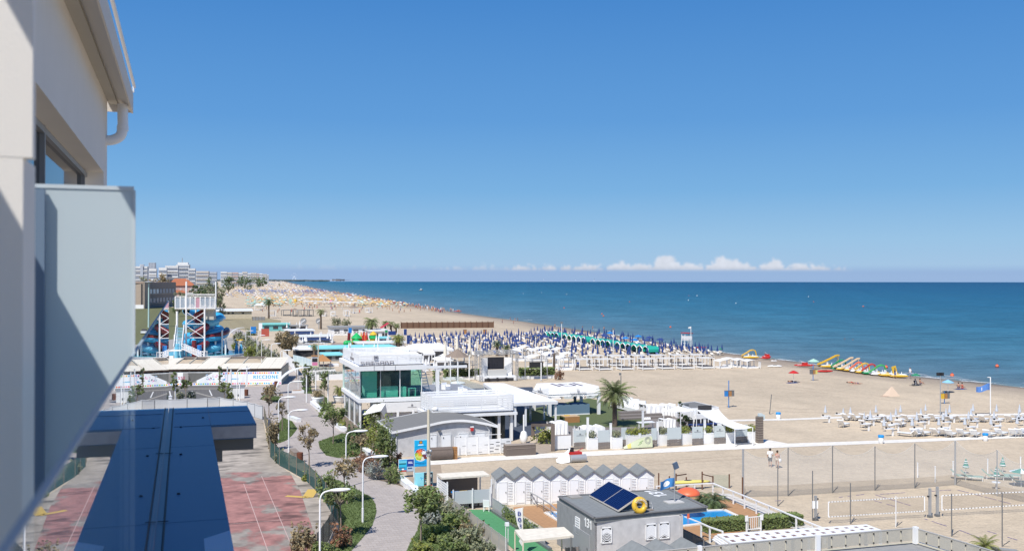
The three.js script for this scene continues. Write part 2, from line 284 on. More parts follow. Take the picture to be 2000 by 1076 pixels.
// ---------- hotel at the left: wall, eaves, window, balcony screens ----------
const hotel=thing('hotel_facade','white rendered hotel wall with eaves, gutter and a recessed window at left edge','building',V3(0,EYE,0),TH);
{
const W=-1.0,E=14.7;
const w=mb(),T=.3,xc=W-T/2;
const slab=(z0,z1,y0,y1)=>w.box(T,y1-y0,z0-z1,xc,(y0+y1)/2,(z0+z1)/2);
slab(-5.34,-6.3,-3,2.48);slab(-14.1,-E,-3,2.48);slab(-6.3,-14.1,1.39,2.48);slab(-6.3,-14.1,-3,-1.2);
w.box(6,5.48,.3,W-T-3.1,-.26,-E+.15);
w.build('wall',M.wall,hotel);
mb().box(6,.2,9.4,W-3.2,2.55,-10).build('roof_slab',M.wall,hotel);
const gl=mat('window glass',[.012,.016,.022],.03,{specularIntensity:1,ior:1.6});
const win=mb().box(.02,2.5,7.3,W-.25,.1,-10.1).build('window',gl,hotel);
mb().box(.05,.06,7.7,W-.22,1.34,-10.2).box(.05,2.6,.05,W-.22,.08,-13.72).box(.05,2.6,.05,W-.22,.08,-9.9).build('window_frame',mat('window frame grey',[.25,.26,.27],.5),win);
mb().box(.12,.06,18,W+.06,2.455,-6).build('eave_board',mat('eave board',[.42,.395,.34],.8),hotel);
const so=mb();so.quad(V3(W+.12,2.46,3),V3(-.70,2.33,3),V3(-.70,2.33,-E-.3),V3(W+.12,2.46,-E-.3));so.box(.02,.27,17.6,-.69,2.455,-6.2);so.box(.4,.26,.02,-.88,2.46,-E-.3);so.build('gutter_box',mat('eave soffit',[.60,.56,.50],.7),hotel);
mb().box(.035,.03,17.4,-.655,2.66,-6.1).box(.02,.1,.05,-.66,2.60,-E+.1).build('gutter_rail',M.white,hotel);
mb().tube([V3(-.79,2.36,-14.5),V3(-.79,2.2,-14.5),V3(-.79,2.05,-14.5),V3(-.82,1.93,-14.5),V3(-.92,1.87,-14.5),V3(-1.02,1.86,-14.5)],.068,12,24).cyl(.075,.075,.07,-.79,2.0,-14.5).build('downpipe',M.white,hotel);
const fin=mb();fin.box(2.64,12,.25,-1.765,-5.65,-3.326);fin.box(2.655,2.2,.06,-1.7475,1.451,-3.23);
fin.build('fin_wall',M.wall,hotel);
const A1=mb();A1.box(.15,4.3,4.1,-1.075,-.95,-1.1);A1.box(.15,3.9,1.9,-1.075,-1.18,-4.4);A1.box(3,.15,6,-2.5,-3,-2);A1.build('added_shade_wall',M.wall,hotel);  // unseen walls added to shade the lower part of fin and divider
mb().box(.3,.55,9,-.85,2.05,-1).build('added_shade_beam',M.wall,hotel);  // unseen beam added to cast the upper edge of the light band
}
{
const d=thing('balcony_divider','pale blue frosted glass balcony divider standing against the hotel wall','screen',V3(0,EYE,0),TH);
mb().box(.44,2.5,.02,-.442,-.83,-5.1).build('glass_pane',M.frost,d);
mb().box(.44,.018,.03,-.446,.4285,-5.1).box(.012,2.5,.03,-.225,-.83,-5.1).build('edge_trim',mat('divider trim',[.50,.56,.59],.5),d);
mb().box(.05,2.48,.04,-.635,-.83,-5.06).build('post',mat('divider post',[.14,.20,.28],.5),d);
mb().box(.03,2.5,.03,-.68,-.83,-5.06).build('wall_channel',mat('channel',[.45,.45,.45],.5),d);
mb().box(.8,.12,16,-.63,-2.16,-7).build('balcony_floor',M.wall,hotel);mb().box(.78,.9,.15,-.61,-1.65,-14.7).build('balcony_end_wall',M.wall,hotel);
const b=thing('glass_balustrade','clear glass balcony balustrade reflecting the coast at lower left','balustrade',V3(0,EYE,0),TH);
mb().box(.014,1.77,16.3,-.222,-.36-.885,-8.4).build('glass_pane',M.balu,b);
mb().box(.0145,.006,16.3,-.222,-.357,-8.4).build('polished_edge',mat('glass edge',[.30,.37,.42],.5),b);
}
// ---------- plants ----------
function leaves(B,n,size,fn,jit=.35,asp=.6){n=Math.round(n);
const pos=new Float32Array(n*18),col=new Float32Array(n*18),nor=new Float32Array(n*18);
const a=V3(),b=V3(),c=V3(),nn=V3();
for(let i=0;i<n;i++){
const[p,o,tone=1]=fn(i);
nn.set(rr(-1,1),rr(-.4,1.2),rr(-1,1));if(o)nn.addScaledVector(o,1.1);nn.normalize();
a.set(rr(-1,1),rr(-1,1),rr(-1,1)).cross(nn).normalize();b.crossVectors(nn,a);
const s=size*rr(.6,1.3)*.5;a.multiplyScalar(s);b.multiplyScalar(s*asp);
const q=[[1,0],[0,1],[-1,0],[1,0],[-1,0],[0,-1]],t=tone*(1+(rnd()-.5)*jit*2),w=rr(-.12,.12);
for(let k=0;k<6;k++){const o3=i*18+k*3;pos[o3]=p.x+a.x*q[k][0]+b.x*q[k][1];pos[o3+1]=p.y+a.y*q[k][0]+b.y*q[k][1];pos[o3+2]=p.z+a.z*q[k][0]+b.z*q[k][1];nor[o3]=nn.x;nor[o3+1]=nn.y;nor[o3+2]=nn.z;col[o3]=t*(1+w);col[o3+1]=t;col[o3+2]=t*(1-w);}
}
const g=new THREE.BufferGeometry();g.setAttribute('position',new THREE.BufferAttribute(pos,3));g.setAttribute('normal',new THREE.BufferAttribute(nor,3));g.setAttribute('color',new THREE.BufferAttribute(col,3));g.setAttribute('uv',new THREE.BufferAttribute(new Float32Array(n*12),2));
B.l.push(g);B.col=true;return B;
}
function inBall(){let v;do v=V3(rr(-1,1),rr(-1,1),rr(-1,1));while(v.lengthSq()>1);return v;}
function tree(name,label,cat,p,o,group){
let{h,r,th=h*.4,n=900,size=.22,m=M.leaf,k=12,bark=M.bark,tr=.06,lean=0,flat=1,cl=.38}=o;k=Math.round(k*1.7);cl*=.68;
const t=thing(name,label,cat,p,0,group),cy=(h+th)/2,ry=(h-th)/2,top=V3(lean,th,lean*.3);
const C=[];for(let i=0;i<k;i++){const v=inBall();C.push([V3(lean+v.x*r*.92,cy+v.y*ry*.92,v.z*r*.92),r*cl*rr(.45,1.5),rr(.7,1.3)]);}
const tb=mb();tb.bar(V3(0,-.1,0),top.clone().multiplyScalar(.55).add(V3(.04,0,.03)),tr*1.25,7,tr);tb.bar(top.clone().multiplyScalar(.55).add(V3(.04,0,.03)),top,tr,7,tr*.75);tb.bar(top,V3(lean,cy+ry*.4,0),tr*.75,6,tr*.3);
for(const[c]of C.slice(0,24))tb.bar(V3(lean*.9,th+rr(-.1,.5)*ry,0),c,tr*.5,5,tr*.18);
tb.build('trunk',bark,t);
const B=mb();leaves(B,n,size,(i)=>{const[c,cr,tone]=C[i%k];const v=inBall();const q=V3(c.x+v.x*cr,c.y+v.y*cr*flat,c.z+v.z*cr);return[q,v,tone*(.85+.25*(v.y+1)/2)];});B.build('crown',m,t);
return t;
}
function bushGeo(B,rx,ry,rz,n,size,y0=0,k=26){
const C=[];for(let i=0;i<k;i++){const v=inBall();C.push([V3(v.x*rx*.95,y0+ry*(.45+v.y*.45),v.z*rz*.95),rr(.14,.36),rr(.7,1.3)]);}const SH=[];for(let i=0;i<12;i++){const a=rr(0,6.28),u=rr(.4,1.15);SH.push([V3(Math.cos(a)*rx*u,ry*rr(.85,1.35),Math.sin(a)*rz*u),rr(.8,1.4)]);}
return leaves(B,n,size,(i)=>{if(i%7===0){const[e,tone]=SH[(i/7|0)%12],f=.45+.55*rnd();return[V3(e.x*f+rr(-.1,.1),e.y*f,e.z*f+rr(-.1,.1)),null,tone];}const[c,s,tone]=C[i%k],v=inBall();const q=V3(c.x+v.x*rx*s,Math.max(.02,c.y+v.y*ry*s),c.z+v.z*rz*s);return[q,v,tone];});
}
function bush(name,label,cat,p,rx,ry,rz,m,n=700,size=.18,group){
const t=thing(name,label,cat,p,TH,group);const B=mb();bushGeo(B,rx,ry,rz,n,size);B.build('foliage',m,t);
const s=mb();for(let i=0;i<6;i++)s.bar(V3(rr(-.2,.2)*rx,0,rr(-.2,.2)*rz),V3(rr(-.6,.6)*rx,ry*.6,rr(-.6,.6)*rz),.025,4,.01);s.build('stem',M.bark,t);return t;
}
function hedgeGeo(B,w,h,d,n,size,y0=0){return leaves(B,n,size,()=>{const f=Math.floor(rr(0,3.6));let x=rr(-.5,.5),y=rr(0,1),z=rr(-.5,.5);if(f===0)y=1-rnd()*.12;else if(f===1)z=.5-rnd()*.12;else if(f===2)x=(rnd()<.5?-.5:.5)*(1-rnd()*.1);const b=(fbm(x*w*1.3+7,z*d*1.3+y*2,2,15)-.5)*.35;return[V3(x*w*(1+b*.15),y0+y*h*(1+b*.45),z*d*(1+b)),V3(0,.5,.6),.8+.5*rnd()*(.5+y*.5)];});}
function palmTree(name,label,p,h,fr,o={}){
const{n=34,m=M.palm,lean=.2,tr=.22,droop=1,lf=16}=o;
const t=thing(name,label,'palm',p,rr(0,6));
const tb=mb();const pts=[];for(let i=0;i<=8;i++){const f=i/8;pts.push([tr*(1.35-.45*f+(i%2)*.06),f*h]);}tb.lathe([...pts,[.02,h+.1]],10);for(let i=0;i<14;i++){const a=rr(0,6.28);tb.box(.1,.35,.1,Math.cos(a)*tr*.9,h-rr(0,.9),Math.sin(a)*tr*.9,a,.4);}
tb.build('trunk',M.bark,t);
const mk=(cnt2,lo,hi,len,mt,nm)=>{
const B=mb();B.col=true;const pos=[],col=[],P=(v,c)=>{pos.push(v.x,v.y,v.z);col.push(c,c,c);};
for(let i=0;i<cnt2;i++){
const az=i*2.39996+rr(-.2,.2),el=lo+(hi-lo)*(i/cnt2)+rr(-.12,.12),L=len*rr(.8,1.1),c0=rr(.7,1.3);
const d=V3(Math.cos(az),0,Math.sin(az)),side=V3(-d.z,0,d.x);let c=V3(0,h,0),e=el;const st=9;let prev=c.clone();
for(let s=1;s<=st;s++){
e-=(.11+.03*s)*droop;const dir=V3(d.x*Math.cos(e),Math.sin(e),d.z*Math.cos(e));c=prev.clone().addScaledVector(dir,L/st);
const w=.03*(1.2-s/st);P(prev.clone().addScaledVector(side,w),c0);P(prev.clone().addScaledVector(side,-w),c0);P(c.clone(),c0);
const f=s/st,ll=L*.24*Math.sin(Math.PI*(.12+.82*f))+.05;const up=V3().crossVectors(side,dir).normalize();
for(const sg of[-1,1])for(let q=0;q<Math.max(1,lf/8);q++){const b=prev.clone().lerp(c,q/(lf/8));const tip=b.clone().addScaledVector(side,sg*ll*.85).addScaledVector(dir,ll*.55).addScaledVector(up,-ll*(.25+rr(0,.3))*sg*(up.y>0?sg:-sg));const w2=L/st*.42;P(b.clone().addScaledVector(dir,-w2*.5),c0*.9);P(b.clone().addScaledVector(dir,w2*.5),c0*.9);P(tip,c0*rr(.8,1.2));}
prev=c;
}
}
const g=new THREE.BufferGeometry();g.setAttribute('position',new THREE.Float32BufferAttribute(pos,3));g.setAttribute('color',new THREE.Float32BufferAttribute(col,3));g.computeVertexNormals();g.setAttribute('uv',new THREE.BufferAttribute(new Float32Array(pos.length/3*2),2));B.l.push(g);B.build(nm,mt,t);
};
mk(n,1.35,-.25,fr,m,'fronds');mk(Math.round(n*.35),-.2,-1,fr*.7,M.dry,'dead_fronds');
return t;
}
// ---------- ground: promenade, lots, beds ----------
const paveM=mat('promenade paving',[.43,.385,.355],.9,{map:rep(noiseTex((u,v)=>{const f=.84+.22*(fbm(u*16,v*16,5,81,16)-.3),gx=(u*24)%1,gy=(v*24)%1;const j=gx<.05||gy<.05?.8:1,s=h2(Math.floor(u*24),Math.floor(v*24),7)*.08-.04;return(f+s)*j;},1024),12),bumpMap:rep(tBumpS,.6),bumpScale:.002});
const promenade=sheet('promenade',PX([[630,1140],[668,1060],[675,990],[640,948],[602,914],[558,886],[530,868],[520,838],[508,812],[480,800],[462,790],[478,755],[549,752],[549,724],[530,711],[488,684],[444,644],[440,634],[452,634],[500,664],[556,703],[576,720],[597,738],[602,764],[614,784],[630,805],[657,826],[676,842],[700,860],[712,884],[740,905],[772,930],[800,958],[830,985],[840,1010],[822,1140]]),.02,paveM);
{
seed(31);const poly=[[690,1080],[705,1056],[727,1030],[736,1002],[735,985],[726,972],[716,960],[712,944],[735,944],[760,948],[783,955],[812,972],[820,1000],[816,1036],[800,1062],[786,1080]].map(([x,y])=>G(x,y,0));
const inside=(x,z)=>{let c=false;for(let i=0,j=poly.length-1;i<poly.length;j=i++){const a=poly[i],b=poly[j];if((a.z>z)!==(b.z>z)&&x<(b.x-a.x)*(z-a.z)/(b.z-a.z)+a.x)c=!c;}return c;};
const c=G(760,1076),ms=[0,1,2,3].map((i)=>mat('paving slab',[.415+i*.014,.372+i*.013,.343+i*.012],.9,{map:rep(tWear,1.1)})),L=[];const S=.55;
for(let i=-30;i<60;i++)for(let j=-12;j<24;j++){const q=off(c,j*S+(i%2)*S/2,i*S);const e=S*.5;if([[e,e],[-e,e],[e,-e],[-e,-e]].every(([a,b])=>{const k=off(q,a,b);return inside(k.x,k.z);}))L.push(q);}
L.sort((a,b)=>b.z-a.z);
const sg=boxGeo(S-.035,.02,S-.035);L.slice(0,290).forEach((q)=>piece('paving_slab',sg,pick(ms),promenade,q.x,.026+rr(-.002,.002),q.z,TH));
const B=mb();L.slice(290,1500).forEach((q)=>B.box(S-.035,.02,S-.035,q.x,.026+rr(-.002,.002),q.z,TH));if(B.l.length)B.build('paving_slabs',ms[1],promenade,'stuff');
}
const tCourt=noiseTex((u,v)=>{const a=fbm(u*7,v*7,6,91,7),b=fbm(u*22,v*8,4,95,0),m=Math.max(0,Math.min(1,(a-.60)*9+(b-.5)*5)),k=.85+.3*(fbm(u*40,v*40,3,97,40)-.5);const st=Math.max(0,fbm(u*9,v*24,4,99,0)-.64)*2;return[(.70-.05*m)*k*(1-st),(.505+.11*m)*k*(1-st),(.475+.10*m)*k*(1-st)];},1024,true);
const tLot=noiseTex((u,v)=>{const a=fbm(u*6,v*6,6,101,6),s=Math.max(0,fbm(u*8,v*18,5,104,0)-.58)*2.2,k=(.62+.2*(a-.5))*(1-s)*(.9+.2*fbm(u*50,v*50,2,105,50));return[k*1.03,k*.97,k*.9];},1024,true);
sheet('lot_ground',PX([[150,806],[480,806],[512,818],[527,893],[560,920],[604,946],[640,990],[662,1020],[660,1076],[690,1250],[-500,1250],[-200,900],[60,830]]),.012,mat('worn lot concrete',[1,1,1],.95,{map:rep(tLot,26),bumpMap:rep(tBumpS,1),bumpScale:.008}));
sheet('sports_court',PX([[160,925],[565,922],[586,960],[612,1040],[640,1180],[-120,1180],[60,1000]]),.017,mat('worn red court',[1,1,1],.9,{map:rep(tCourt,24),bumpMap:rep(tBumpS,1),bumpScale:.005}));
{
const ln=(name,a,b,w,m,label,cat)=>{const A=G(...a),B=G(...b),d=B.clone().sub(A).normalize(),s=V3(-d.z,0,d.x).multiplyScalar(w/2);A.y=B.y=.022;return struct(mb().quad(A.clone().add(s),A.clone().sub(s),B.clone().sub(s),B.clone().add(s)).build(name,m));};
const wl=mat('worn court line',[.50,.36,.33],.9),yl=mat('yellow ground paint',[.55,.38,.10],.9);
ln('court_line',[475,945],[528,1092],.05,wl);ln('court_line',[510,930],[566,1060],.05,wl);ln('court_line',[428,951],[520,947],.05,wl);ln('court_line',[448,1024],[552,1016],.06,wl);
ln('yellow_marking',[558,969],[603,972],.5,yl);ln('yellow_marking',[600,972],[611,956],.9,yl);
}
const asphalt=mat('car park asphalt',[.135,.13,.125],.95,{map:rep(tWear,2.6)});
sheet('car_park',PX([[120,800],[455,784],[478,757],[480,748],[100,748]]),.010,asphalt);
{
const wl=mat('white road paint',[.62,.62,.60],.8);
for(const[a,b]of[[[374,764],[378,773]],[[408,762],[413,773]],[[292,765],[296,757]],[[330,764],[332,774]],[[440,763],[446,772]]]){const A=G(...a),B=G(...b),d=B.clone().sub(A).normalize(),s=V3(-d.z,0,d.x).multiplyScalar(.09);A.y=B.y=.016;struct(mb().quad(A.clone().add(s),A.clone().sub(s),B.clone().sub(s),B.clone().add(s)).build('parking_line',wl));}
struct(mb().beam(G(270,761).setY(.06),G(430,760).setY(.06),.3,.12).build('kerb',M.concrete));struct(mb().beam(G(380,767).setY(.03),G(465,790).setY(.03),.3,.1).build('kerb',M.concrete));
}
const tLawn=noiseTex((u,v)=>{const a=fbm(u*8,v*8,5,111,8),f=fbm(u*60,v*60,2,113,60);return.62+.5*(a-.5)+.5*(f-.5)+.2;},512);
const lawnM=mat('lawn',[.135,.19,.06],.95,{map:rep(tLawn,4),bumpMap:rep(tGrain,.3),bumpScale:.03});
const soilM=mat('planting soil',[.20,.155,.115],.95,{map:rep(tWear,1.5),bumpMap:rep(tBumpS,.5),bumpScale:.03});
const lawns=[
[[526,862],[536,838],[552,816],[570,824],[580,838],[570,851],[558,861],[545,866]],
[[644,855],[668,847],[700,852],[722,862],[712,884],[694,893],[660,895],[636,890],[624,876],[621,863]],
[[640,948],[660,938],[694,955],[724,972],[733,985],[735,1001],[727,1027],[708,1051],[688,1074],[660,1110],[640,1090],[662,1040],[660,1000]],
[[588,757],[607,757],[609,769],[594,769]],[[507,780],[515,772],[545,775],[547,784],[528,786]],[[612,775],[625,795],[640,806],[648,800],[640,780],[630,772]],
];
lawns.forEach((l)=>sheet('lawn',PX(l),.035,lawnM));
sheet('planting_bed',PX([[714,930],[705,921],[690,914],[692,899],[712,886],[740,893],[800,940],[786,952],[770,945],[745,940]]),.031,soilM);
sheet('planting_bed',PX([[815,1037],[823,1000],[842,985],[880,1000],[960,1076],[990,1120],[775,1120],[800,1062]]),.033,lawnM);
sheet('planting_bed',PX([[640,805],[700,800],[742,850],[790,905],[790,918],[735,903],[712,880],[676,842],[657,826]]),.028,soilM);
{
seed(41);const blade=new THREE.BufferGeometry(),pos=[],col=[];for(let k=0;k<7;k++){const a=rr(0,6.28),t=V3(Math.cos(a)*.05,rr(.06,.11),Math.sin(a)*.05),s=V3(-Math.sin(a)*.012,0,Math.cos(a)*.012),c=rr(.75,1.3);pos.push(s.x,0,s.z,-s.x,0,-s.z,t.x,t.y,t.z);for(let i=0;i<3;i++)col.push(c,c,c);}
blade.setAttribute('position',new THREE.Float32BufferAttribute(pos,3));blade.setAttribute('color',new THREE.Float32BufferAttribute(col,3));blade.computeVertexNormals();
const polys=[...lawns,[[815,1037],[823,1000],[842,985],[880,1000],[960,1076],[990,1120],[775,1120],[800,1062]]].map((l)=>PX(l)),L=[];
for(const P of polys){const x0=Math.min(...P.map((p)=>p.x)),x1=Math.max(...P.map((p)=>p.x)),z0=Math.min(...P.map((p)=>p.z)),z1=Math.max(...P.map((p)=>p.z));const n=Math.min(9000,(x1-x0)*(z1-z0)*60);for(let i=0;i<n;i++){const x=rr(x0,x1),z=rr(z0,z1);let c=false;for(let a=0,b=P.length-1;a<P.length;b=a++)if((P[a].z>z)!==(P[b].z>z)&&x<(P[b].x-P[a].x)*(z-P[a].z)/(P[b].z-P[a].z)+P[a].x)c=!c;if(c)L.push([x,z]);}}
const I=new THREE.InstancedMesh(blade,M.grass,L.length),mt=new THREE.Matrix4();L.forEach(([x,z],i)=>{const s=rr(.7,1.5);mt.compose(V3(x,.035,z),new THREE.Quaternion().setFromAxisAngle(V3(0,1,0),rr(0,6)),V3(s,s,s));I.setMatrixAt(i,mt);});I.name='grass';I.userData.kind='stuff';scene.add(I);tag(I,'short green grass growing on the lawns beside the promenade','grass');
}
sheet('grass_field',PX([[100,640],[100,606],[300,596],[430,612],[420,650],[300,668],[150,690]]),.03,mat('rough grass',[.15,.155,.06],.95,{map:rep(tLawn,9)}));
sheet('dune_grass',PX([[420,640],[430,622],[500,618],[548,626],[545,640],[500,646]]),.03,mat('dry dune grass',[.33,.28,.165],.95,{map:rep(tLawn,9)}));
// ---------- blue metal ledge of the hotel at the foot of the balustrade ----------
{
const RH=EYE-2.15,k=2.15/14.6,base=G(411,833,RH);
const t=thing('blue_ledge','blue metal clad ledge of the hotel with a wide grey fronted end below the balcony','ledge',base,TH);
const L=(px,py)=>{const q=G(px,py,RH).sub(base);return[q.dot(VV),-q.dot(UU)];};
const bv=base.dot(VV),xc=-.222-bv,xr=0,zn=8.5,crx=L(500,828)[0],crz=L(500,828)[1],cfz=L(480,792)[1];
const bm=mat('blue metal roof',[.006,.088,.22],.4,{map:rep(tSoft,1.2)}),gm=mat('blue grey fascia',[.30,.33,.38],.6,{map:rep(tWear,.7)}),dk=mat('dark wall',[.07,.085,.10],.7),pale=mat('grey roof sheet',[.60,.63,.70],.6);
let z0=cfz;const cuts=[cfz,crz-.04,-.02+(zn-crz)*.2,(zn-crz)*.42,(zn-crz)*.68,zn];for(let i=0;i<cuts.length-1;i++)mb().box(xr-xc-.05,.02,cuts[i+1]-cuts[i]-.006,(xr+xc+.05)/2,-.01+(i%2)*.001,(cuts[i]+cuts[i+1])/2).build('roof_panel',bm,t);
const ro=mb().box(crx-xr-.004,.02,crz-cfz,(xr+crx)/2+.002,-.0105,(crz+cfz)/2).build('roof_panel',bm,t);
for(const[x,z]of[[1075,370],[957,420],[957,565],[945,775]]){const q=L(x/2.718,680+z/2.718);mb().cyl(.02,.014,.014,q[0],-.001,q[1],10).build('screw_cap',M.black,ro);}
mb().box(.05,.03,zn-cfz,xc+.03,-.012,(zn+cfz)/2).build('glass_channel',mat('channel blue',[.01,.035,.10],.35),t);mb().bar(V3(xc+.07,.004,cfz),V3(xc+.07,.004,zn),.009,8).build('seal_strip',M.black,t);
for(const z of[2.2,5.8])mb().box(.09,.006,.008,xc+.06,.012,z).build('channel_clip',M.black,t);
for(const[z,w]of[[cfz+(crz-cfz)*.32,.012],[crz-.03,.01]])mb().box(crx-xc-.1,.003,w,(crx+xc+.1)/2,.003,z).build('roof_seam',M.black,t);
mb().box(crx-xr,1.2*k,.015,(xr+crx)/2,-.6*k-.021,crz-.008).build('fascia',gm,t);mb().box(crx-xr+.01,.006,.02,(xr+crx)/2,-1.24*k-.02,crz-.006).build('fascia_trim',bm,t);
mb().box(.015,1.2*k,crz-cfz-.03,crx-.008,-.6*k-.021,(crz+cfz)/2-.01).build('fascia',gm,t);
mb().box(crx-xc-.06,1.45*k,crz-cfz-.25,(crx+xc)/2,-2.0*k,(crz+cfz)/2-.06).build('box_beam',dk,t);mb().box(.14,1.2*k,.14,xr+.1,-3.2*k,crz-.25).build('bracket',dk,t);mb().box(xr-xc-.1,.5,zn-crz-.1,(xr+xc)/2-.03,-.28,(zn+crz)/2).build('ledge_wall',dk,t);
const z1=L(442,1037)[1],z2=L(397,1053)[1],x1=L(397,1053)[0];mb().quad(V3(xr-.002,.004,z1),V3(x1,.004,z2),V3(x1,.004,zn),V3(xr-.002,.004,zn)).build('sunlit_patch_plate',pale,t);  // lighter plate paints a sunlit patch onto the blue ledge
}
// ---------- fences round the court ----------
function fenceRun(name,label,cat,pts,h,spacing,matP,matN,o={}){
const base=pts[0].clone(),t=thing(name,label,cat,base);let acc=0;const P=pts.map((p)=>p.clone().sub(base));
const N=mb();
for(let i=0;i<P.length-1;i++){
const a=P[i],b=P[i+1],L=a.distanceTo(b),n=Math.max(1,Math.round(L/spacing));
for(let k=0;k<n;k++){
const q=a.clone().lerp(b,k/n),q2=a.clone().lerp(b,(k+1)/n);
mb().bar(V3(q.x,0,q.z),V3(q.x,h+(o.over??.05),q.z),o.r??.04,6).build('post',matP,t);
const st=5;for(let s=0;s<st;s++){const e=q.clone().lerp(q2,s/st),f=q.clone().lerp(q2,(s+1)/st),sg=(v)=>h-Math.sin(Math.PI*v)*(o.sag??.06);N.quad(V3(e.x,o.y0??.05,e.z),V3(f.x,o.y0??.05,f.z),V3(f.x,sg((s+1)/st),f.z),V3(e.x,sg(s/st),e.z));if(o.rail)N.bar(V3(e.x,sg(s/st),e.z),V3(f.x,sg((s+1)/st),f.z),o.rail,4);}
}
}
const e=P[P.length-1];mb().bar(V3(e.x,0,e.z),V3(e.x,h+.05,e.z),o.r??.04,6).build('post',matP,t);
N.build(o.nn??'mesh',matN,t);return t;
}
const greenN=mat('green shade net',[.02,.075,.065],.9,{transparent:true,opacity:.86}),whiteN=mat('white shade net',[.52,.54,.56],.95,{transparent:true,opacity:.9});
fenceRun('court_fence','dark green mesh fence on pale posts between red court and promenade','fence',PX([[515,821],[522,855],[527,893],[545,910],[564,920],[594,937],[627,970],[645,1000],[658,1020],[642,1056],[618,1092]]),1.65,2.4,M.barkG,greenN,{over:.1});
fenceRun('white_mesh_fence','white mesh fence sagging along the far end of the court','fence',PX([[170,808],[324,806],[404,803],[428,801.5],[482,811],[512,820]]),1.75,3,M.steelD,whiteN,{sag:.09,rail:.05});
{const p=G(330,804),t=thing('gate_post','white square post standing in the white mesh fence','post',p,TH);mb().on(.55,2.0,.4,0,0,0).build('post',M.white,t);mb().on(.65,.1,.5,0,2,0).build('cap',M.whiteC,t);}
// ---------- street lamps ----------
function lampGeo(){
const t=thing('street_lamp','white curved street lamp','street lamp',V3(),TH);
mb().bar(V3(0,0,0),V3(0,1.1,0),.085,10).bar(V3(0,1.1,0),V3(0,4.2,0),.06,10).tube([V3(0,4.15,0),V3(.04,4.42,0),V3(.2,4.66,0),V3(.5,4.76,0),V3(.72,4.77,0)],.05,8,16).build('pole',M.white,t);
mb().ball(1,1.22,4.79,0,.68,.10,.26,14).build('lamp_head',M.whiteC,t);mb().box(.8,.02,.3,1.2,4.70,0).build('lens',mat('lamp lens',[.55,.56,.57],.3),t);return t;
}
const lamp0=lampGeo();
[[543,862,'white curved street lamp by the green fence beside small lawn'],[562,820,'white curved street lamp behind the others near the arched white canopy'],[563,897,'white curved street lamp at the bend with the rust brown bin'],[675,953,'white curved street lamp beside the leaning sapling and red shrubs'],[708,1022,'white curved street lamp on the lawn, tallest in view near the path centre'],[624,1112,'nearest white curved street lamp rising from bushes at the bottom edge'],
[501,696,'white street lamp among olive bushes, left of the far row'],[510,708,'white street lamp among olive bushes, second of the far row'],[529,718,'white street lamp by the round brown tree'],[547,736,'white street lamp beside the end of the cream roofed market building'],[479,684,'white street lamp behind the blue banner, farthest in the row'],[462,786,'white curved street lamp at car park corner by the white box']].forEach(([x,y,l],i)=>{const p=G(x,y);const o=i?copy(lamp0,p,TH,l,'curved white street lamps of the promenade'):lamp0;if(!i){o.position.copy(p);o.userData.label=l;o.userData.group='curved white street lamps of the promenade';}});
[[341,784,740],[450,772,723],[467,786,750],[481,755,718],[443,757,719],[598,786,735],[616,765,725],[640,790,733],[270,770,728]].forEach(([x,y,ty],i)=>{const p=G(x,y),t=thing('white_post',['white lighting column in the parking island nearest the white fence','white column beside the car park hedge','short white column by the white utility box','white column in front of the banner','thin white column behind the palm sapling','white column at the far lawn of the promenade','white sign column beside the far planting','white column behind the big flower pots','white column seen through the balcony glass'][i],'post',p,TH);mb().bar(V3(0,0,0),V3(0,topAt(p,ty),0),.09,8).build('pole',M.white,t);mb().cyl(.11,.11,.12,0,topAt(p,ty),0).build('cap',M.steel,t);});
{const t=thing('utility_box','white utility cabinet beside the car park edge','cabinet',G(461,778),TH);mb().on(2.2,1.6,.9).build('body',M.white,t);mb().on(2.3,.12,1,0,1.6).build('lid',M.steel,t);mb().box(.5,.3,.02,.2,.5,.46).build('vent',M.steelD,t);}
function arch(name,label,p,s){
const t=thing(name,label,'canopy',p,TH);const n=14,P=[];for(let i=0;i<=n;i++){const f=i/n,a=Math.PI*(1-f*.62);const x=-2.2*s*Math.cos(a)*-1,y=3.1*s*Math.sin(Math.min(Math.PI/2,f*Math.PI*.55)),xx=-1.5*s+4.1*s*(1-Math.cos(f*Math.PI*.5));const w=s*(.12+.75*Math.sin(Math.PI*Math.min(1,f*.98+.02)));P.push([V3(xx,y,-w),V3(xx-.05,y,w)]);}
const b=mb();for(let i=0;i<n;i++){b.quad(P[i][0],P[i][1],P[i+1][1],P[i+1][0]);const d=V3(.06,-.07,0);b.quad(P[i][0].clone().add(d),P[i][1].clone().add(d),P[i+1][1].clone().add(d),P[i+1][0].clone().add(d));b.quad(P[i][1],P[i+1][1],P[i+1][1].clone().add(d),P[i][1].clone().add(d));b.quad(P[i][0],P[i+1][0],P[i+1][0].clone().add(d),P[i][0].clone().add(d));}
b.build('sail',M.whiteC,t);mb().bar(V3(1.2*s,0,0),V3(1.2*s,2.9*s,0),.05,8).build('post',M.white,t);return t;
}
arch('arched_canopy','large white leaf-shaped arched canopy on the promenade near the red lettered banner',G(562,768),1.28);
arch('arched_canopy','white leaf-shaped arched canopy farther off beyond the water slide',G(456,664),1.15);
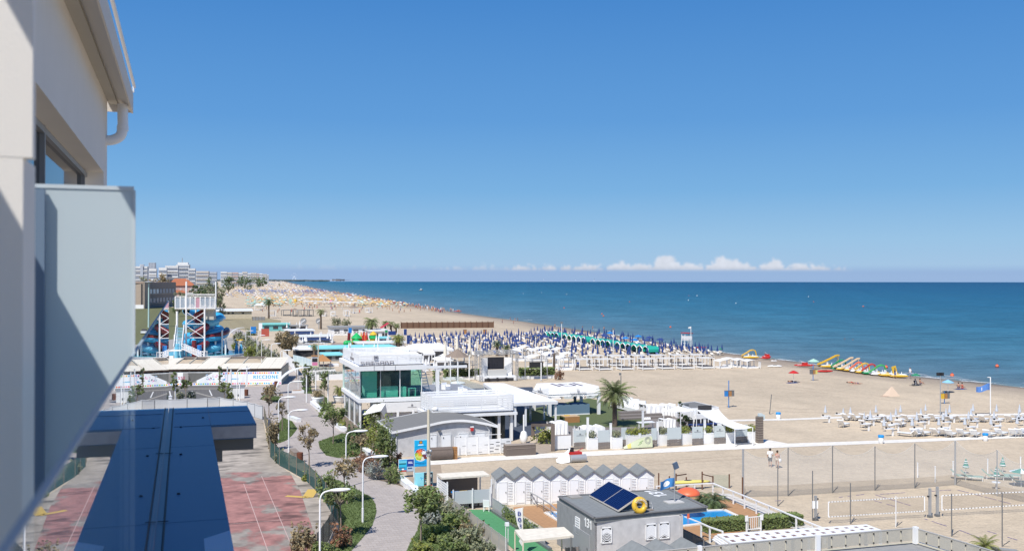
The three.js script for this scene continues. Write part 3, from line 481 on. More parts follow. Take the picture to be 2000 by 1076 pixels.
// ---------- benches and bins ----------
function bench(label,a,b,o={}){const A=G(...a),B=G(...b),L=A.distanceTo(B),t=thing('bench',label,'bench',A.clone().lerp(B,.5),Math.atan2(-(B.z-A.z),B.x-A.x));mb().on(L,.38,.62).build('plinth',o.p??M.white,t);if(o.wood){for(let i=0;i<4;i++)mb().on(L*.72,.04,.12,-L*.1,.385,-.23+i*.15).build('slat',M.woodO,t);}else mb().on(L+.02,.05,.66,0,.385).build('seat',o.s??M.whiteC,t);return t;}
bench('white bench with brown wooden seat beside the arched canopy',[570,768],[593,767],{wood:true});bench('white block bench at the tip of the small lawn',[566,819],[583,825]);bench('long white bench along the planting left of the big pots',[609,789],[631,808]);bench('white bench below the yellow shrub by the terrace steps',[657,833],[672,843]);bench('white bench among the shrubs by the grey building',[712,882],[726,893]);bench('brown wooden block bench beside the green fence',[570,884],[579,892],{p:M.wood,s:M.wood});bench('white low wall bench beside the silver bush and signs',[779,938],[800,955]);bench('white pebbled block behind the roadside sapling',[804,956],[822,974]);
[[585,903,'rust brown round bin beside the green fence'],[538.5,756,'rust brown bin at right end of the market banner'],[480,773,'rust brown bin at the edge of the car park']].forEach(([x,y,l])=>{const t=thing('litter_bin',l,'bin',G(x,y),TH,'rust brown litter bins');mb().lathe([[0,.05],[.29,.05],[.31,.1],[.31,.92],[.29,.95],[.25,.95],[.24,.85],[0,.85]],16).build('body',M.rust,t);mb().cyl(.31,.31,.05,0,.5,0,16).build('band',mat('rust band',[.22,.08,.045],.8),t);});
[[620,789,'big white pot with a drooping brownish palm, nearer the path'],[662,787,'big white pot with a bright green palm beside the glass terrace']].forEach(([x,y,l],i)=>{const p=G(x,y),t=thing('flower_pot',l,'plant pot',p,TH);mb().lathe([[0,0],[.55,0],[.66,.25],[.66,.3],[.72,.32],[.84,.8],[.9,.82],[.9,1.0],[.82,1.0],[.8,.9],[0,.9]],20).build('pot',M.whiteC,t);const q=palmTree('pot_palm',['drooping brownish palm growing in a big white pot by the path','bright green cycad palm growing in a white pot by the terrace'][i],V3(p.x,.88,p.z),.7+i*.25,1.35,{n:24,m:i?M.leafY:M.leafB,tr:.2,droop:1.2-i*.4});});
// ---------- young trees and shrubs along the promenade ----------
seed(101);
const TR=(l,x,y,topPy,wpx,o)=>{const p=G(x,y),s=mp(p),h=topAt(p,topPy);return tree('young_tree',l,'tree',p,{h,r:wpx*s/2,m:M.leafB,bark:M.barkG,...o});};
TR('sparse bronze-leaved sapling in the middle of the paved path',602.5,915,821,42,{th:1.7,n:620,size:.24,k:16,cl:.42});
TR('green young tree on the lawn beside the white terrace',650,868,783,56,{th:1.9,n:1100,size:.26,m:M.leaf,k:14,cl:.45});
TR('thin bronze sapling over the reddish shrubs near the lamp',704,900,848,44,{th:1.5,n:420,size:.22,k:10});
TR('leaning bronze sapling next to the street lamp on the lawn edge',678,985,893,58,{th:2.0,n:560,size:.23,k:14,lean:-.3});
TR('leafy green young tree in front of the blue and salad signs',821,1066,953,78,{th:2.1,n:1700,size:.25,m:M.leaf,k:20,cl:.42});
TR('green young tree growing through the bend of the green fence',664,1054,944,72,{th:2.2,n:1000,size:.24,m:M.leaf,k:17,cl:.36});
TR('thin sapling on the small lawn by the green fence',550,842,783,26,{th:1.6,n:300,size:.24,k:8});
TR('slim sapling behind the curved lamps near the white fence end',524,812,770,24,{th:1.4,n:260,size:.26,k:8});
TR('brown-leaved tree in the round bed by the banner',528,786,750,42,{th:.7,n:900,size:.3,k:12,cl:.45});
TR('young tree in the lawn beyond the arched canopy',601,764,706,22,{th:2,n:420,size:.3,m:M.leaf,k:9});
TR('dark green young tree behind the two flower pots',632,790,726,30,{th:2,n:620,size:.28,m:M.leaf,k:10,cl:.45});
TR('slender tree near the far white wall of the promenade',578,740,702,16,{th:1.8,n:260,size:.3,m:M.leafO,k:7});
[[340,784,722,22,'slim tree in the parking island left of the white column',500],[362,782,735,22,'second slim tree in the parking island',420],[437,783,748,34,'bent young palm-like tree at the car park edge',420],[427,764,712,14,'thin sapling in front of the torn banner',200],[266,786,742,30,'sapling at the car park seen through the balcony glass',420]].forEach(([x,y,ty,w,l,n])=>TR(l,x,y,ty,w,{th:1.3,n,size:.3,m:M.leaf,k:9}));
const BU=(l,x,y,wpx,hpx,m,n=600,size=.2,dz=1,name='shrub')=>{const p=G(x,y),s=mp(p);if(/hedge bush/.test(l)){hpx*=.72;wpx*=1.1;}return bush(name,l,'shrub',p,wpx*s/2,hpx*s,wpx*s/2*dz,m,n,size);};
BU('reddish brown flowering shrub in the planting bed',716,921,56,34,M.leafR,1300,.2);BU('silver leaved bush at the path edge below the red shrub',733,936,44,34,M.leafS,1200,.15);BU('dark green bush right of the silver bush',765,944,40,32,M.leaf,900,.18);
BU('tall oleander with white flowers beside the grey curved building',752,912,54,80,M.leaf,2600,.24);BU('leafy climber shrub on the white trellis',735,880,60,64,M.leafY,1600,.25);BU('green shrub in front of the white awning',732,836,34,44,M.leaf,900,.26);BU('round shrub with pale blooms near the grey wall',779,910,16,24,M.leafR,400,.2);BU('dense shrub mass behind the lawn sapling',694,880,46,46,M.leafD,1500,.25);BU('yellow round bush by the white terrace steps',668,838,18,18,M.leafY,420,.2);BU('orange flowering bush beneath the lawn tree',660,826,14,16,M.leafY,260,.2);BU('low green edging grass on the curved lawn',690,890,40,12,M.grass,700,.2);
BU('dark dome-shaped bush on the far promenade lawn',600,757,28,30,M.leafD,900,.3);BU('low green bush at the pots bed',640,800,26,14,M.leaf,400,.25);BU('bush beside the car park utility box',448,782,14,18,M.leafY,300,.25);BU('small bush in the parking island',372,780,20,16,M.leafO,320,.25);BU('small bush beneath the parking island tree',350,780,22,16,M.leafO,320,.25);
BU('climbing shrub on the green fence by the small lawn',533,880,26,60,M.leafB,1100,.26);BU('weedy plants sprouting at the fence corner',548,905,30,22,M.leafO,460,.22);BU('green bush hugging the green fence near the yellow marking',640,970,52,44,M.leaf,1500,.22);BU('weeds at the foot of the court fence',596,940,16,16,M.leafY,240,.2);
BU('leafy bronze bush at the bottom edge left of nearest lamp',592,1092,56,62,M.leafB,1300,.22);BU('dry brown bush at the foot of the nearest lamp',664,1072,44,44,M.leafR,1000,.2);BU('green undergrowth at bottom edge by the nearest lamp',632,1096,60,34,M.leaf,1200,.2);BU('twiggy plant at bottom left behind the glass',66,1088,50,34,M.leafO,320,.2);
for(const[x,y,w,h,m,l]of[[842,1000,44,40,M.leafB,'brownish hedge bush by the roadside sapling'],[866,1012,52,40,M.leafO,'olive green hedge bush along the turf fence'],[842,1024,36,34,M.leafS,'silver grey hedge bush behind the sapling'],[884,1036,60,44,M.leaf,'green hedge bush beside the turf fence, middle one'],[858,1056,60,40,M.leafY,'bright green hedge bush over the lower lawn'],[912,1064,56,44,M.leafO,'olive hedge bush near the bottom edge by the fence'],[880,1084,60,40,M.leaf,'green hedge bush cut by the bottom edge'],[826,1088,50,26,M.leafY,'low bright bush at the bottom edge beside the path'],[944,1088,50,36,M.leafO,'last olive hedge bush at the bottom right corner of lawn'],[856,988,50,30,M.leafB,'dry brownish hedge bush nearest the bin enclosure'],[896,1024,56,34,M.leafO,'olive hedge bush along the concrete footpath'],[926,1050,60,34,M.leafB,'brownish hedge bush along the concrete footpath'],[874,1062,70,30,M.leaf,'low green hedge bush between the others on the lawn']])BU(l,x,y,w,h,m,1900,.2);
// ---------- white walkways on the sand ----------
sheet('white_path',PX([[833,909],[1000,898],[1300,884],[1560,873],[1720,866.5],[2100,851],[2100,845.5],[1720,860.5],[1540,866.5],[1488,857],[1478,860],[1300,876],[1150,882],[1000,889],[833,898]]),.02,M.pathW);
sheet('white_path',PX([[1416,823.5],[1540,821],[1700,815],[2100,809],[2100,806.5],[1700,811.5],[1540,818],[1416,820]]),.02,M.pathW);
sheet('sandy_ground',PX([[790,918],[860,905],[870,985],[850,990],[805,950]]),.014,mat('trodden sand',[.40,.315,.23],.95,{map:rep(tWear,3)}));
const font=await new FontLoader().loadAsync('fonts/droid/droid_sans_bold.typeface.json');
function textGeo(s,size,depth=.015){const g=new TextGeometry(s,{font,size,depth,curveSegments:4});g.computeBoundingBox();const b=g.boundingBox;g.translate(-(b.min.x+b.max.x)/2,-(b.min.y+b.max.y)/2,0);return g;}
// ---------- row of nine white bathing cabins ----------
function cabin(name,label,group){
const t=thing(name,label,'bathing cabin',V3(),0,group),w=1.43,d=2.3,h=2.0,g=.5;
const b=mb();b.on(w,h,d,0,0,-d/2);for(const z of[0,-d])b.tri(V3(-w/2,h,z),V3(w/2,h,z),V3(0,h+g,z));b.build('wall',M.white,t);
for(const s of[-1,1]){const r=mb(),o=.05;const A=V3(0,h+g+.06,.14),B=V3(s*(w/2+.02),h+.03,.14);for(const dy of[0,-.07])r.quad(A.clone().setY(A.y+dy),B.clone().setY(B.y+dy),V3(B.x,B.y+dy,-d-.1),V3(0,A.y+dy,-d-.1));r.quad(A,B,V3(B.x,B.y-.12,.14),V3(0,A.y-.12,.14));r.quad(V3(0,A.y,-d-.1),V3(B.x,B.y,-d-.1),V3(B.x,B.y-.1,-d-.1),V3(0,A.y-.1,-d-.1));r.build('roof_slope',M.roofG,t);}
const dr=mb().box(.62,1.62,.04,-.16,.95,.02).build('door',M.whiteC,t);mb().box(.05,.12,.05,.08,1.0,.06).build('handle',M.steelD,dr);
const fr=mb();for(const x of[-.5,.18])fr.box(.05,1.75,.05,x,.95,.03);fr.box(.73,.05,.05,-.16,1.8,.03);fr.build('door_frame',M.white,t);
const lv=mb();for(let i=0;i<12;i++)lv.box(.34,.045,.03,.46,.35+i*.125,.02,0,.5);lv.build('louvre_panel',M.white,t);
mb().box(.06,2,.05,-w/2+.02,1,.02).build('corner_post',M.white,t);return t;
}
{
const A=G(968,987),B=G(1278,976),c0=cabin('bathing_cabin','white wooden bathing cabin with grey gabled roof','row of nine white bathing cabins'),nm=['leftmost white bathing cabin of the row, beside the bin enclosure','second white bathing cabin from the left','third white bathing cabin from the left','fourth white bathing cabin from the left','middle white bathing cabin of the row of nine','sixth white bathing cabin, behind the solar panels top','seventh white bathing cabin, behind the solar panels','eighth white bathing cabin, next to last at the right','rightmost white bathing cabin of the row, nearest the blue flag'];
for(let i=0;i<9;i++){const p=A.clone().lerp(B,(i+.5)/9),o=i?copy(c0,p,.172,nm[i]):c0;if(!i){o.position.copy(p);o.rotation.y=.172;o.userData.label=nm[0];}}
for(const[i,[x,y]]of[[1233.6,1054],[1280,1051],[1330,1047.6]].entries()){const p=G(x,y,2.56);p.y=0;const q=off(p,.0,-3.4);copy(c0,q,TH,['grey roofed cabin at bottom edge, leftmost below the 131 building','grey roofed cabin at bottom edge, middle one','grey roofed cabin at bottom edge, right one beside the dark rail'][i],'grey roofed cabins at the bottom edge',V3(1.35,1,1.4));}
}
// ---------- 131 building ----------
{
const H=3.2,A=G(1161,1012.5,H),B=G(1381,991,H),C=G(1307,955.5,H),D=G(1092,970.5,H),base=A.clone().setY(0),t=thing('beach_services_building','grey flat roofed building painted 131 with solar panels on top','building',base,TH);
const L=(p)=>{const q=p.clone().sub(base);return V3(q.dot(VV),q.y,-q.dot(UU));},[a,b,c,d]=[A,B,C,D].map(L);
const rf=mb(),th=.28;const dn=(p)=>V3(p.x,p.y-th,p.z);rf.quad(a,b,c,d).quad(dn(a),dn(b),dn(c),dn(d));for(const[p,q]of[[a,b],[b,c],[c,d],[d,a]])rf.quad(p,q,dn(q),dn(p));rf.build('roof',M.roofG,t);
const kb=mb();for(const[p,q]of[[a,b],[b,c],[c,d],[d,a]])kb.beam(p.clone().add(V3(0,.03,0)),q.clone().add(V3(0,.03,0)),.22,.05);kb.build('roof_kerb',mat('roof edge',[.19,.19,.19],.9,{map:rep(tWear,1)}),t);
const wx=lenV(base,1334),wz=d.z-.05;
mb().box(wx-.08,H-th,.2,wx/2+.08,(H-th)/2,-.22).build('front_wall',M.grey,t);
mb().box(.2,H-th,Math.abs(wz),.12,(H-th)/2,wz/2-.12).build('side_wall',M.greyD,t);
mb().box(wx,H-th,.2,wx/2+.1,(H-th)/2,wz).box(.2,H-th,Math.abs(wz),wx,(H-th)/2,wz/2-.1).build('rear_wall',M.grey,t);
const win=(x0,x1,y0,y1,nm2,dark)=>{const P=(px,py)=>{const w=lenV(off(base,0,.12),px);const q=off(base,w,.12);return[w,topAt(q,py)];};const[xa,ya]=P(x0,y0),[xb,yb]=P(x1,y1),w=xb-xa,h=ya-yb,cx=(xa+xb)/2,cy=(ya+yb)/2,f=mb();f.box(w,.05,.08,cx,ya-.025,-.1).box(w,.06,.08,cx,yb+.03,-.1).box(.05,h,.08,xa+.025,cy,-.1).box(.05,h,.08,xb-.025,cy,-.1);const fr=f.build('window',M.white,t);mb().box(w-.1,h-.1,.02,cx,cy,-.115).build('dark_pane',M.dark,fr);for(let k=0;k<8;k++){const s=mb(),y=ya-.1-(k+.5)*(h-.18)/8,n=10;for(let i=0;i<n;i++){const u0=-.5+i/n,u1=-.5+(i+1)/n,e=(u)=>.07*Math.cos(u*6.28)*h,hh=(h-.2)/8*(dark&&k>2?.27:k===7?.3:.505);s.quad(V3(cx+u0*(w-.1),y+e(u0)-hh,-.085),V3(cx+u1*(w-.1),y+e(u1)-hh,-.085),V3(cx+u1*(w-.1),y+e(u1)+hh,-.085),V3(cx+u0*(w-.1),y+e(u0)+hh,-.085));}s.build('wavy_slat',M.whiteC,fr);}};
win(1175,1196,1030,1059,0,true);win(1262,1283,1023,1052,0);win(1288,1308.6,1020,1050,0);
{const P=(px,py)=>{const l=lenU(base,px),q=off(base,0,l);return[-l,topAt(q,py)];},[za,ya]=P(1133,1013),[zb,yb]=P(1125,1039),f=mb(),cz=(za+zb)/2,w=Math.abs(za-zb),h=ya-yb;f.box(.06,.05,w,-.0,ya,cz).box(.06,.05,w,-.0,yb,cz).box(.06,h,.05,-.0,(ya+yb)/2,za).box(.06,h,.05,0,(ya+yb)/2,zb);const fr=f.build('side_window',M.white,t);mb().box(.02,h,w,.01,(ya+yb)/2,cz).build('dark_pane',M.dark,fr);for(let k=0;k<6;k++)mb().box(.04,h/10,w-.05,-.005,yb+(k+.7)*h/6.4,cz).build('slat',M.whiteC,fr);
const[z0,y0]=P(1153,1052),[z1]=P(1121,1052);const dr=mb().box(.06,2.0,Math.abs(z0-z1),-.0,1.0,(z0+z1)/2).build('door',mat('grey metal door',[.30,.31,.33],.5),t);mb().box(.06,.12,.1,-.05,1.1,z0-.3).build('handle',M.steelD,dr);}
{const l=lenU(base,1149),q=off(base,0,l),y=topAt(q,1021.5),g=textGeo('131',.56,.02);g.rotateY(-Math.PI/2);g.scale(1,1,1);mb().add(g,new THREE.Matrix4().makeTranslation(.012,y,-l)).build('number_131',M.white,t);}
{const l=L(G(1284,964,H));const g=textGeo('131',.95,.015);g.rotateX(-Math.PI/2);g.rotateY(Math.PI/2);mb().add(g,new THREE.Matrix4().makeTranslation(l.x-.05,H+.004,l.z-.05)).build('roof_number_131',M.white,t);}
{const l=L(G(1123,971.5,H));mb().on(.8,.08,.75,l.x,H,l.z).build('roof_hatch',M.concrete,t);const q=L(G(1316.5,981,H));mb().on(1.15,.06,.8,q.x,H,q.z,0).build('lamp_slab',mat('pale slab',[.5,.49,.47],.9),t);const k=L(G(1266,997,H));mb().on(.75,.05,.3,k.x,H,k.z,.2).build('roof_plank',M.wood,t);}
const s=thing('solar_collector','pair of dark blue tilted solar panels on the grey roof','solar panel',G(1208.5,1001.7,H).setY(H),TH);const sp=s.position.clone();
const Lf=V3(0,.12,0),far=G(1145,968,H+.12).sub(sp),len=far.dot(UU),w=1.42,hh=.80;
for(const k of[0,1]){const z0=-k*len/2-.03,z1=-(k+1)*len/2+.03,f=mb();const P=(u,z,e=0)=>V3(u*w-e*.5,.12+u*hh+e,z);const g=mb().quad(P(0,z0,.05),P(1,z0,.05),P(1,z1,.05),P(0,z1,.05));f.beam(P(0,z0),P(1,z0),.07,.1).beam(P(0,z1),P(1,z1),.07,.1).beam(P(0,z0),P(0,z1),.06,.1).beam(P(1,z0),P(1,z1),.06,.1);const fr=f.build('frame',mat('aluminium frame',[.55,.51,.45],.45),s);g.build('panel',M.solar,fr);const r=mb();for(let i=1;i<9;i++){r.beam(P(.06,z0+(z1-z0)*i/9,.056),P(.94,z0+(z1-z0)*i/9,.056),.006,.003);}r.build('cell_line',mat('cell line',[.012,.04,.15],.3),fr);}
const lg=mb();for(const z of[-.2,-len/2,-len+.2])lg.bar(V3(w,0,z),V3(w,.9,z),.025).bar(V3(w,.05,z),V3(.1,.1,z),.02);lg.build('support',M.steel,s);
const tk=thing('water_tank_pipework','small dark valve box with pipes behind the yellow ring on roof','pipework',G(1264,993,H).setY(H),TH);mb().on(.22,.5,.2).build('valve_box',M.black,tk);mb().tube([V3(.1,.2,0),V3(.25,.35,.1),V3(.3,.1,.2),V3(.25,0,.25)],.03).build('pipe',M.steel,tk);
const rg=thing('yellow_ring','yellow rubber ring with lettering leaning by the solar panels','swim ring',G(1249,1003,H).setY(H),TH);mb().add(new THREE.TorusGeometry(.36,.17,12,30),new THREE.Matrix4().compose(V3(0,.53,.05),new THREE.Quaternion().setFromEuler(new THREE.Euler(-.16,0,0)),V3(1,1,1))).build('tube',M.yellow,rg);
const tl=mb();[...'RICCIONE'].forEach((ch,i)=>{const a=-2.62+i*.26;const g=textGeo(ch,.13,.02);g.rotateZ(a+Math.PI/2);tl.add(g,new THREE.Matrix4().makeTranslation(.38*Math.cos(a),.53+.38*Math.sin(a),.215));});tl.build('lettering',M.black,rg);
const wb=mb();for(let i=0;i<11;i++){const a=2.5-i*.27;wb.box(.035,.13,.012,.38*Math.cos(a),.53+.38*Math.sin(a),.225,0,0,a+Math.PI/2);}wb.build('white_mark',M.white,rg);mb().cyl(.2,.2,.1,0,.48,-.1).build('wheel_hub',M.dark,rg);
const fl=thing('floodlight_mast','grey floodlight mast standing on the grey flat roof','floodlight',G(1318,981,H).setY(H+.06),TH);const fh=topAt(G(1318,981,H),912)-H;mb().bar(V3(0,0,0),V3(0,fh,0),.045,8).build('pole',M.steel,fl);mb().box(.36,.42,.16,.08,fh+.05,0,.4,-.3,.2).build('lamp_head',mat('lamp housing',[.10,.13,.18],.2),fl);mb().bar(V3(-.1,fh-.1,0),V3(.2,fh+.05,0),.03).build('bracket',M.steelD,fl);
const fg=thing('blue_flag','blue flag with a white round emblem flying from the roof mast','flag',G(1318,981,H).setY(H+fh*.58),TH);const n=12,F=mb(),W=mb();const fp=(u,v,e=0)=>V3(-.05-u*1.02,(v-.5)*.58-u*.18+.05*Math.sin(u*6),.09*Math.sin(u*7+v)+e);for(let i=0;i<n;i++)for(let j=0;j<4;j++)F.quad(fp(i/n,j/4),fp((i+1)/n,j/4),fp((i+1)/n,(j+1)/4),fp(i/n,(j+1)/4));F.build('cloth',mat('flag blue',[.05,.22,.5],.8),fg);for(let i=0;i<10;i++){const a=i/10*6.283,b2=(i+1)/10*6.283;W.tri(fp(.52,.5,.012),fp(.52+.2*Math.cos(a),.5+.3*Math.sin(a),.012),fp(.52+.2*Math.cos(b2),.5+.3*Math.sin(b2),.012));}W.build('emblem',M.white,fg);
}
// ---------- pool, deck, ramp ----------
sheet('pool_deck',PX([[1003,991],[1100,984],[1290,971],[1402,965],[1506,1013],[1470,1034],[1345,1064],[1290,1080],[1130,1050],[1070,1040],[1062,1031],[1003,995]]),.03,M.deck);
{
const pts=PX([[1066,1003],[1250,998.6],[1377,995],[1381,999.5],[1415,997.5],[1454,1016],[1424,1029],[1367,1025.5],[1337,1029],[1240,1034],[1112,1031]]);
const w=mat('pool water',[.01,.31,.70],.12,{map:rep(tWear,2),bumpMap:rep(tBumpS,1.6),bumpScale:.008});sheet('pool_water',pts,.06,w);
const b=mb();pts.forEach((p,i)=>{const q=pts[(i+1)%pts.length];b.beam(V3(p.x,.06,p.z),V3(q.x,.06,q.z),.32,.12);});struct(b.build('pool_rim',M.pathW));
struct(mb().beam(G(1338,1011).setY(.075),G(1371,1024).setY(.075),.14,.06).build('pool_divider',M.pathW));
}
{
const p=G(1345,1014),t=thing('mushroom_fountain','orange mushroom fountain standing in the pool','fountain',p,0),h=topAt(p,961);mb().lathe([[0,h+.36],[.3,h+.34],[.6,h+.24],[.80,h+.08],[.88,h-.08],[.84,h-.14],[.5,h-.10],[.1,h-.06]],26).build('cap',M.orange,t);mb().cyl(.1,.1,h,0,0,0,14).build('stem',M.orange,t);
seed(201);palmTree('cycad','left cycad palm with stiff dark green leaves by the pool',G(1372,985),.35,1.25,{n:26,m:M.leafD,tr:.12,droop:.7});palmTree('cycad','larger right cycad palm with stiff dark green leaves by the pool',G(1394,991),.4,1.5,{n:34,m:M.leafD,tr:.14,droop:.7});
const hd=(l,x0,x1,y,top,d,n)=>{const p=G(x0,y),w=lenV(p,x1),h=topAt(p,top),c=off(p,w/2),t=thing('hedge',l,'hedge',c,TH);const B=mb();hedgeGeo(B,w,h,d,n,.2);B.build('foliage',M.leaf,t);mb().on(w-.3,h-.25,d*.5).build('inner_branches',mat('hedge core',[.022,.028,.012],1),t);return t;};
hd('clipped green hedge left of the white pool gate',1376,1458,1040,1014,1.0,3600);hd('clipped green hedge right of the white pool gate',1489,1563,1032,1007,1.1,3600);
const g=G(1459,1040),gt=thing('pool_gate','white pool gate between two clipped hedges','gate',g,TH),w=lenV(g,1487);for(const x of[0,w])mb().on(.1,1.15,.1,x,0,0).build('post',M.white,gt);for(const y of[.2,1.05])mb().box(w,.06,.05,w/2,y,0).build('rail',M.white,gt);for(let i=1;i<7;i++)mb().box(.03,.85,.03,w*i/7,.62,0).build('baluster',M.white,gt);for(const x of[-.05,w+.05])mb().box(.22,.4,.06,x,1.0,.07).build('latch_plate',M.whiteC,gt);
}
sheet('boardwalk_base',PX([[1400,965],[1425,966],[1535,1010],[1610,1040],[1580,1048],[1506,1013]]),.05,M.concrete);
{
const A0=G(1401,966),A1=G(1424,966),B0=G(1578,1047),B1=G(1607,1039),N=46,t=thing('boardwalk','white plank boardwalk along the white railing by the pool','boardwalk',A0.clone(),0),pl=[0,1,2].map((i)=>mat('white plank',[.60+i*.04,.57+i*.04,.52+i*.04],.85,{map:rep(tStreak,1,.5)}));
for(let i=0;i<N;i++){const f=(i+.06)/N,g=(i+.94)/N;const a=A0.clone().lerp(B0,f),b=A1.clone().lerp(B1,f),c=A1.clone().lerp(B1,g),d=A0.clone().lerp(B0,g);const q=mb();const y=.09+(i%3)*.002,L=(p)=>V3(p.x-A0.x,y,p.z-A0.z);q.quad(L(a),L(b),L(c),L(d));const e=(p,p2)=>q.quad(L(p),L(p2),L(p2).setY(.04),L(p).setY(.04));e(a,b);e(d,c);e(a,d);e(b,c);q.build('plank',pl[i%3],t);}
const R=(name,label,bp,h,extra)=>{const P=PX(bp),t2=thing(name,label,'railing',P[0].clone()),r=mb();P.forEach((p,i)=>{const q=p.clone().sub(P[0]);mb().on(.1,h,.1,q.x,0,q.z,TH).build('post',M.white,t2);if(i){const o=P[i-1].clone().sub(P[0]);mb().beam(V3(o.x,h,o.z),V3(q.x,h,q.z),.12,.08).build('handrail',M.white,t2);if(extra){mb().beam(V3(o.x,h*.5,o.z),V3(q.x,h*.5,q.z),.02,.02).build('wire',M.steel,t2);}}});return t2;};
R('white_railing','white post railing along the boardwalk from the pool corner to the sand',[[1282,974],[1357,969.5],[1393,967.5],[1412.5,976.5],[1433,985],[1455,994],[1478,1004],[1502.6,1014.5],[1527,1025.5],[1556,1038],[1588,1052],[1612,1062]],1.0,true);
R('pool_entrance_railing','short white railing left of the hedge by the pool',[[1370,1052],[1387,1060],[1412,1069]],1.05,true);
const P=PX([[1336,1062],[1356,1072],[1375,1082]]),d=thing('dark_handrail','dark grey handrail beside the 131 building front corner','railing',P[0].clone()),o=P.map((p)=>p.clone().sub(P[0]));o.forEach((p,i)=>{mb().on(.07,.95,.07,p.x,0,p.z).build('post',M.steelD,d);if(i)mb().beam(o[i-1].clone().setY(.95),p.clone().setY(.95),.06,.06).build('rail',M.steelD,d);});
const Q=PX([[1037,985],[1049,991.5],[1062,1000],[1076,1009],[1096,1027]]),s=thing('pool_ramp_rail','grey metal ramp handrail on the orange deck left of the pool','railing',Q[0].clone()),e=Q.map((p)=>p.clone().sub(Q[0]));e.forEach((p,i)=>{mb().bar(V3(p.x,0,p.z),V3(p.x,.9,p.z),.03).build('post',M.steelD,s);if(i)mb().bar(e[i-1].clone().setY(.9),p.clone().setY(.9),.05,8).bar(e[i-1].clone().setY(.5),p.clone().setY(.5),.03).build('rail',M.steel,s);});
}
{
const pts=[[1287,956,923],[1308,958,929],[1321,957,924],[1341,951,931],[1372,956,920],[1393,952,928.5],[1425,953,925],[1451,975,931]],t0=G(1321,957),t=thing('kayak_rack','brown wooden post rack on the sand holding a yellow kayak','rack',t0.clone());
pts.forEach(([x,y,ty])=>{const p=G(x,y),q=p.clone().sub(t0);mb().on(.1,topAt(p,ty),.1,q.x,0,q.z).build('post',M.brown,t);});const W=(x,y,h)=>G(x,y).sub(t0).setY(h);mb().beam(W(1321,957,1.2),W(1341,951,1.1),.06,.08).beam(W(1372,956,1.3),W(1393,952,.9),.06,.08).beam(W(1321,957,.5),W(1341,951,.4),.06,.08).beam(W(1372,956,.7),W(1393,952,.4),.06,.08).build('brace',M.brown,t);
const k=thing('kayak','long pale yellow kayak lying across the brown rack','kayak',G(1344,956).setY(.62),TH-.1);mb().ball(1,0,0,0,2.05,.17,.32,18).build('hull',M.yellowP,k);mb().ball(1,0,.1,0,.5,.1,.2).build('cockpit',M.dark,k);
const nt=G(1372,956),n=thing('green_net','green net hanging between brown posts behind the railing','net',nt.clone());const q=(x,y,h)=>G(x,y).sub(nt).setY(h);const nm=mat('green net',[.2,.3,.22],.9,{transparent:true,opacity:.28});mb().quad(q(1393,952,0),q(1425,953,0),q(1425,953,1.1),q(1393,952,1.1)).build('mesh',nm,n);
}
// ---------- turf strip, fences, bins enclosure ----------
sheet('turf_strip',PX([[914,996],[961,996.5],[1012,1029],[1080,1076],[1130,1112],[1060,1140],[1008,1078]]),.035,M.greenT);
sheet('fence_footpath',PX([[838,985],[866,984],[990,1082],[1020,1120],[975,1120],[900,1040]]),.03,M.concrete);
fenceRun('mesh_panel_fence','grey mesh fence with beige screen along the green turf strip','fence',PX([[862,986],[885,1004],[920,1031],[960,1062],[990,1085]]),1.05,1.8,M.steel,mat('beige screen',[.40,.385,.34],.95,{transparent:true,opacity:.9}),{sag:.0,rail:.02});
fenceRun('slatted_plant_fence','low grey slatted fence with climbing plants beside the turf','fence',PX([[962,997],[985,1012],[1012,1031],[1040,1050],[1064,1066]]),.95,1.6,M.steel,mat('grey slat',[.36,.38,.38],.8),{sag:0,rail:.03});
{seed(211);const p=G(985,1014),q=G(1050,1060),t=thing('climbing_plants','row of young climbing plants growing against the grey slatted fence','plant',p.clone());for(let i=0;i<18;i++){const c=p.clone().lerp(q,i/18).sub(p),B=mb();leaves(B,90,.16,()=>[V3(c.x+rr(-.18,.18),rr(0,rr(.6,1.2)),c.z+rr(-.1,.25)),null,1]);B.build('shoot',M.leaf,t);}struct(mb().beam(G(961,1000).setY(.12),G(1075,1077).setY(.12),.25,.2).build('turf_kerb',M.steelD));}
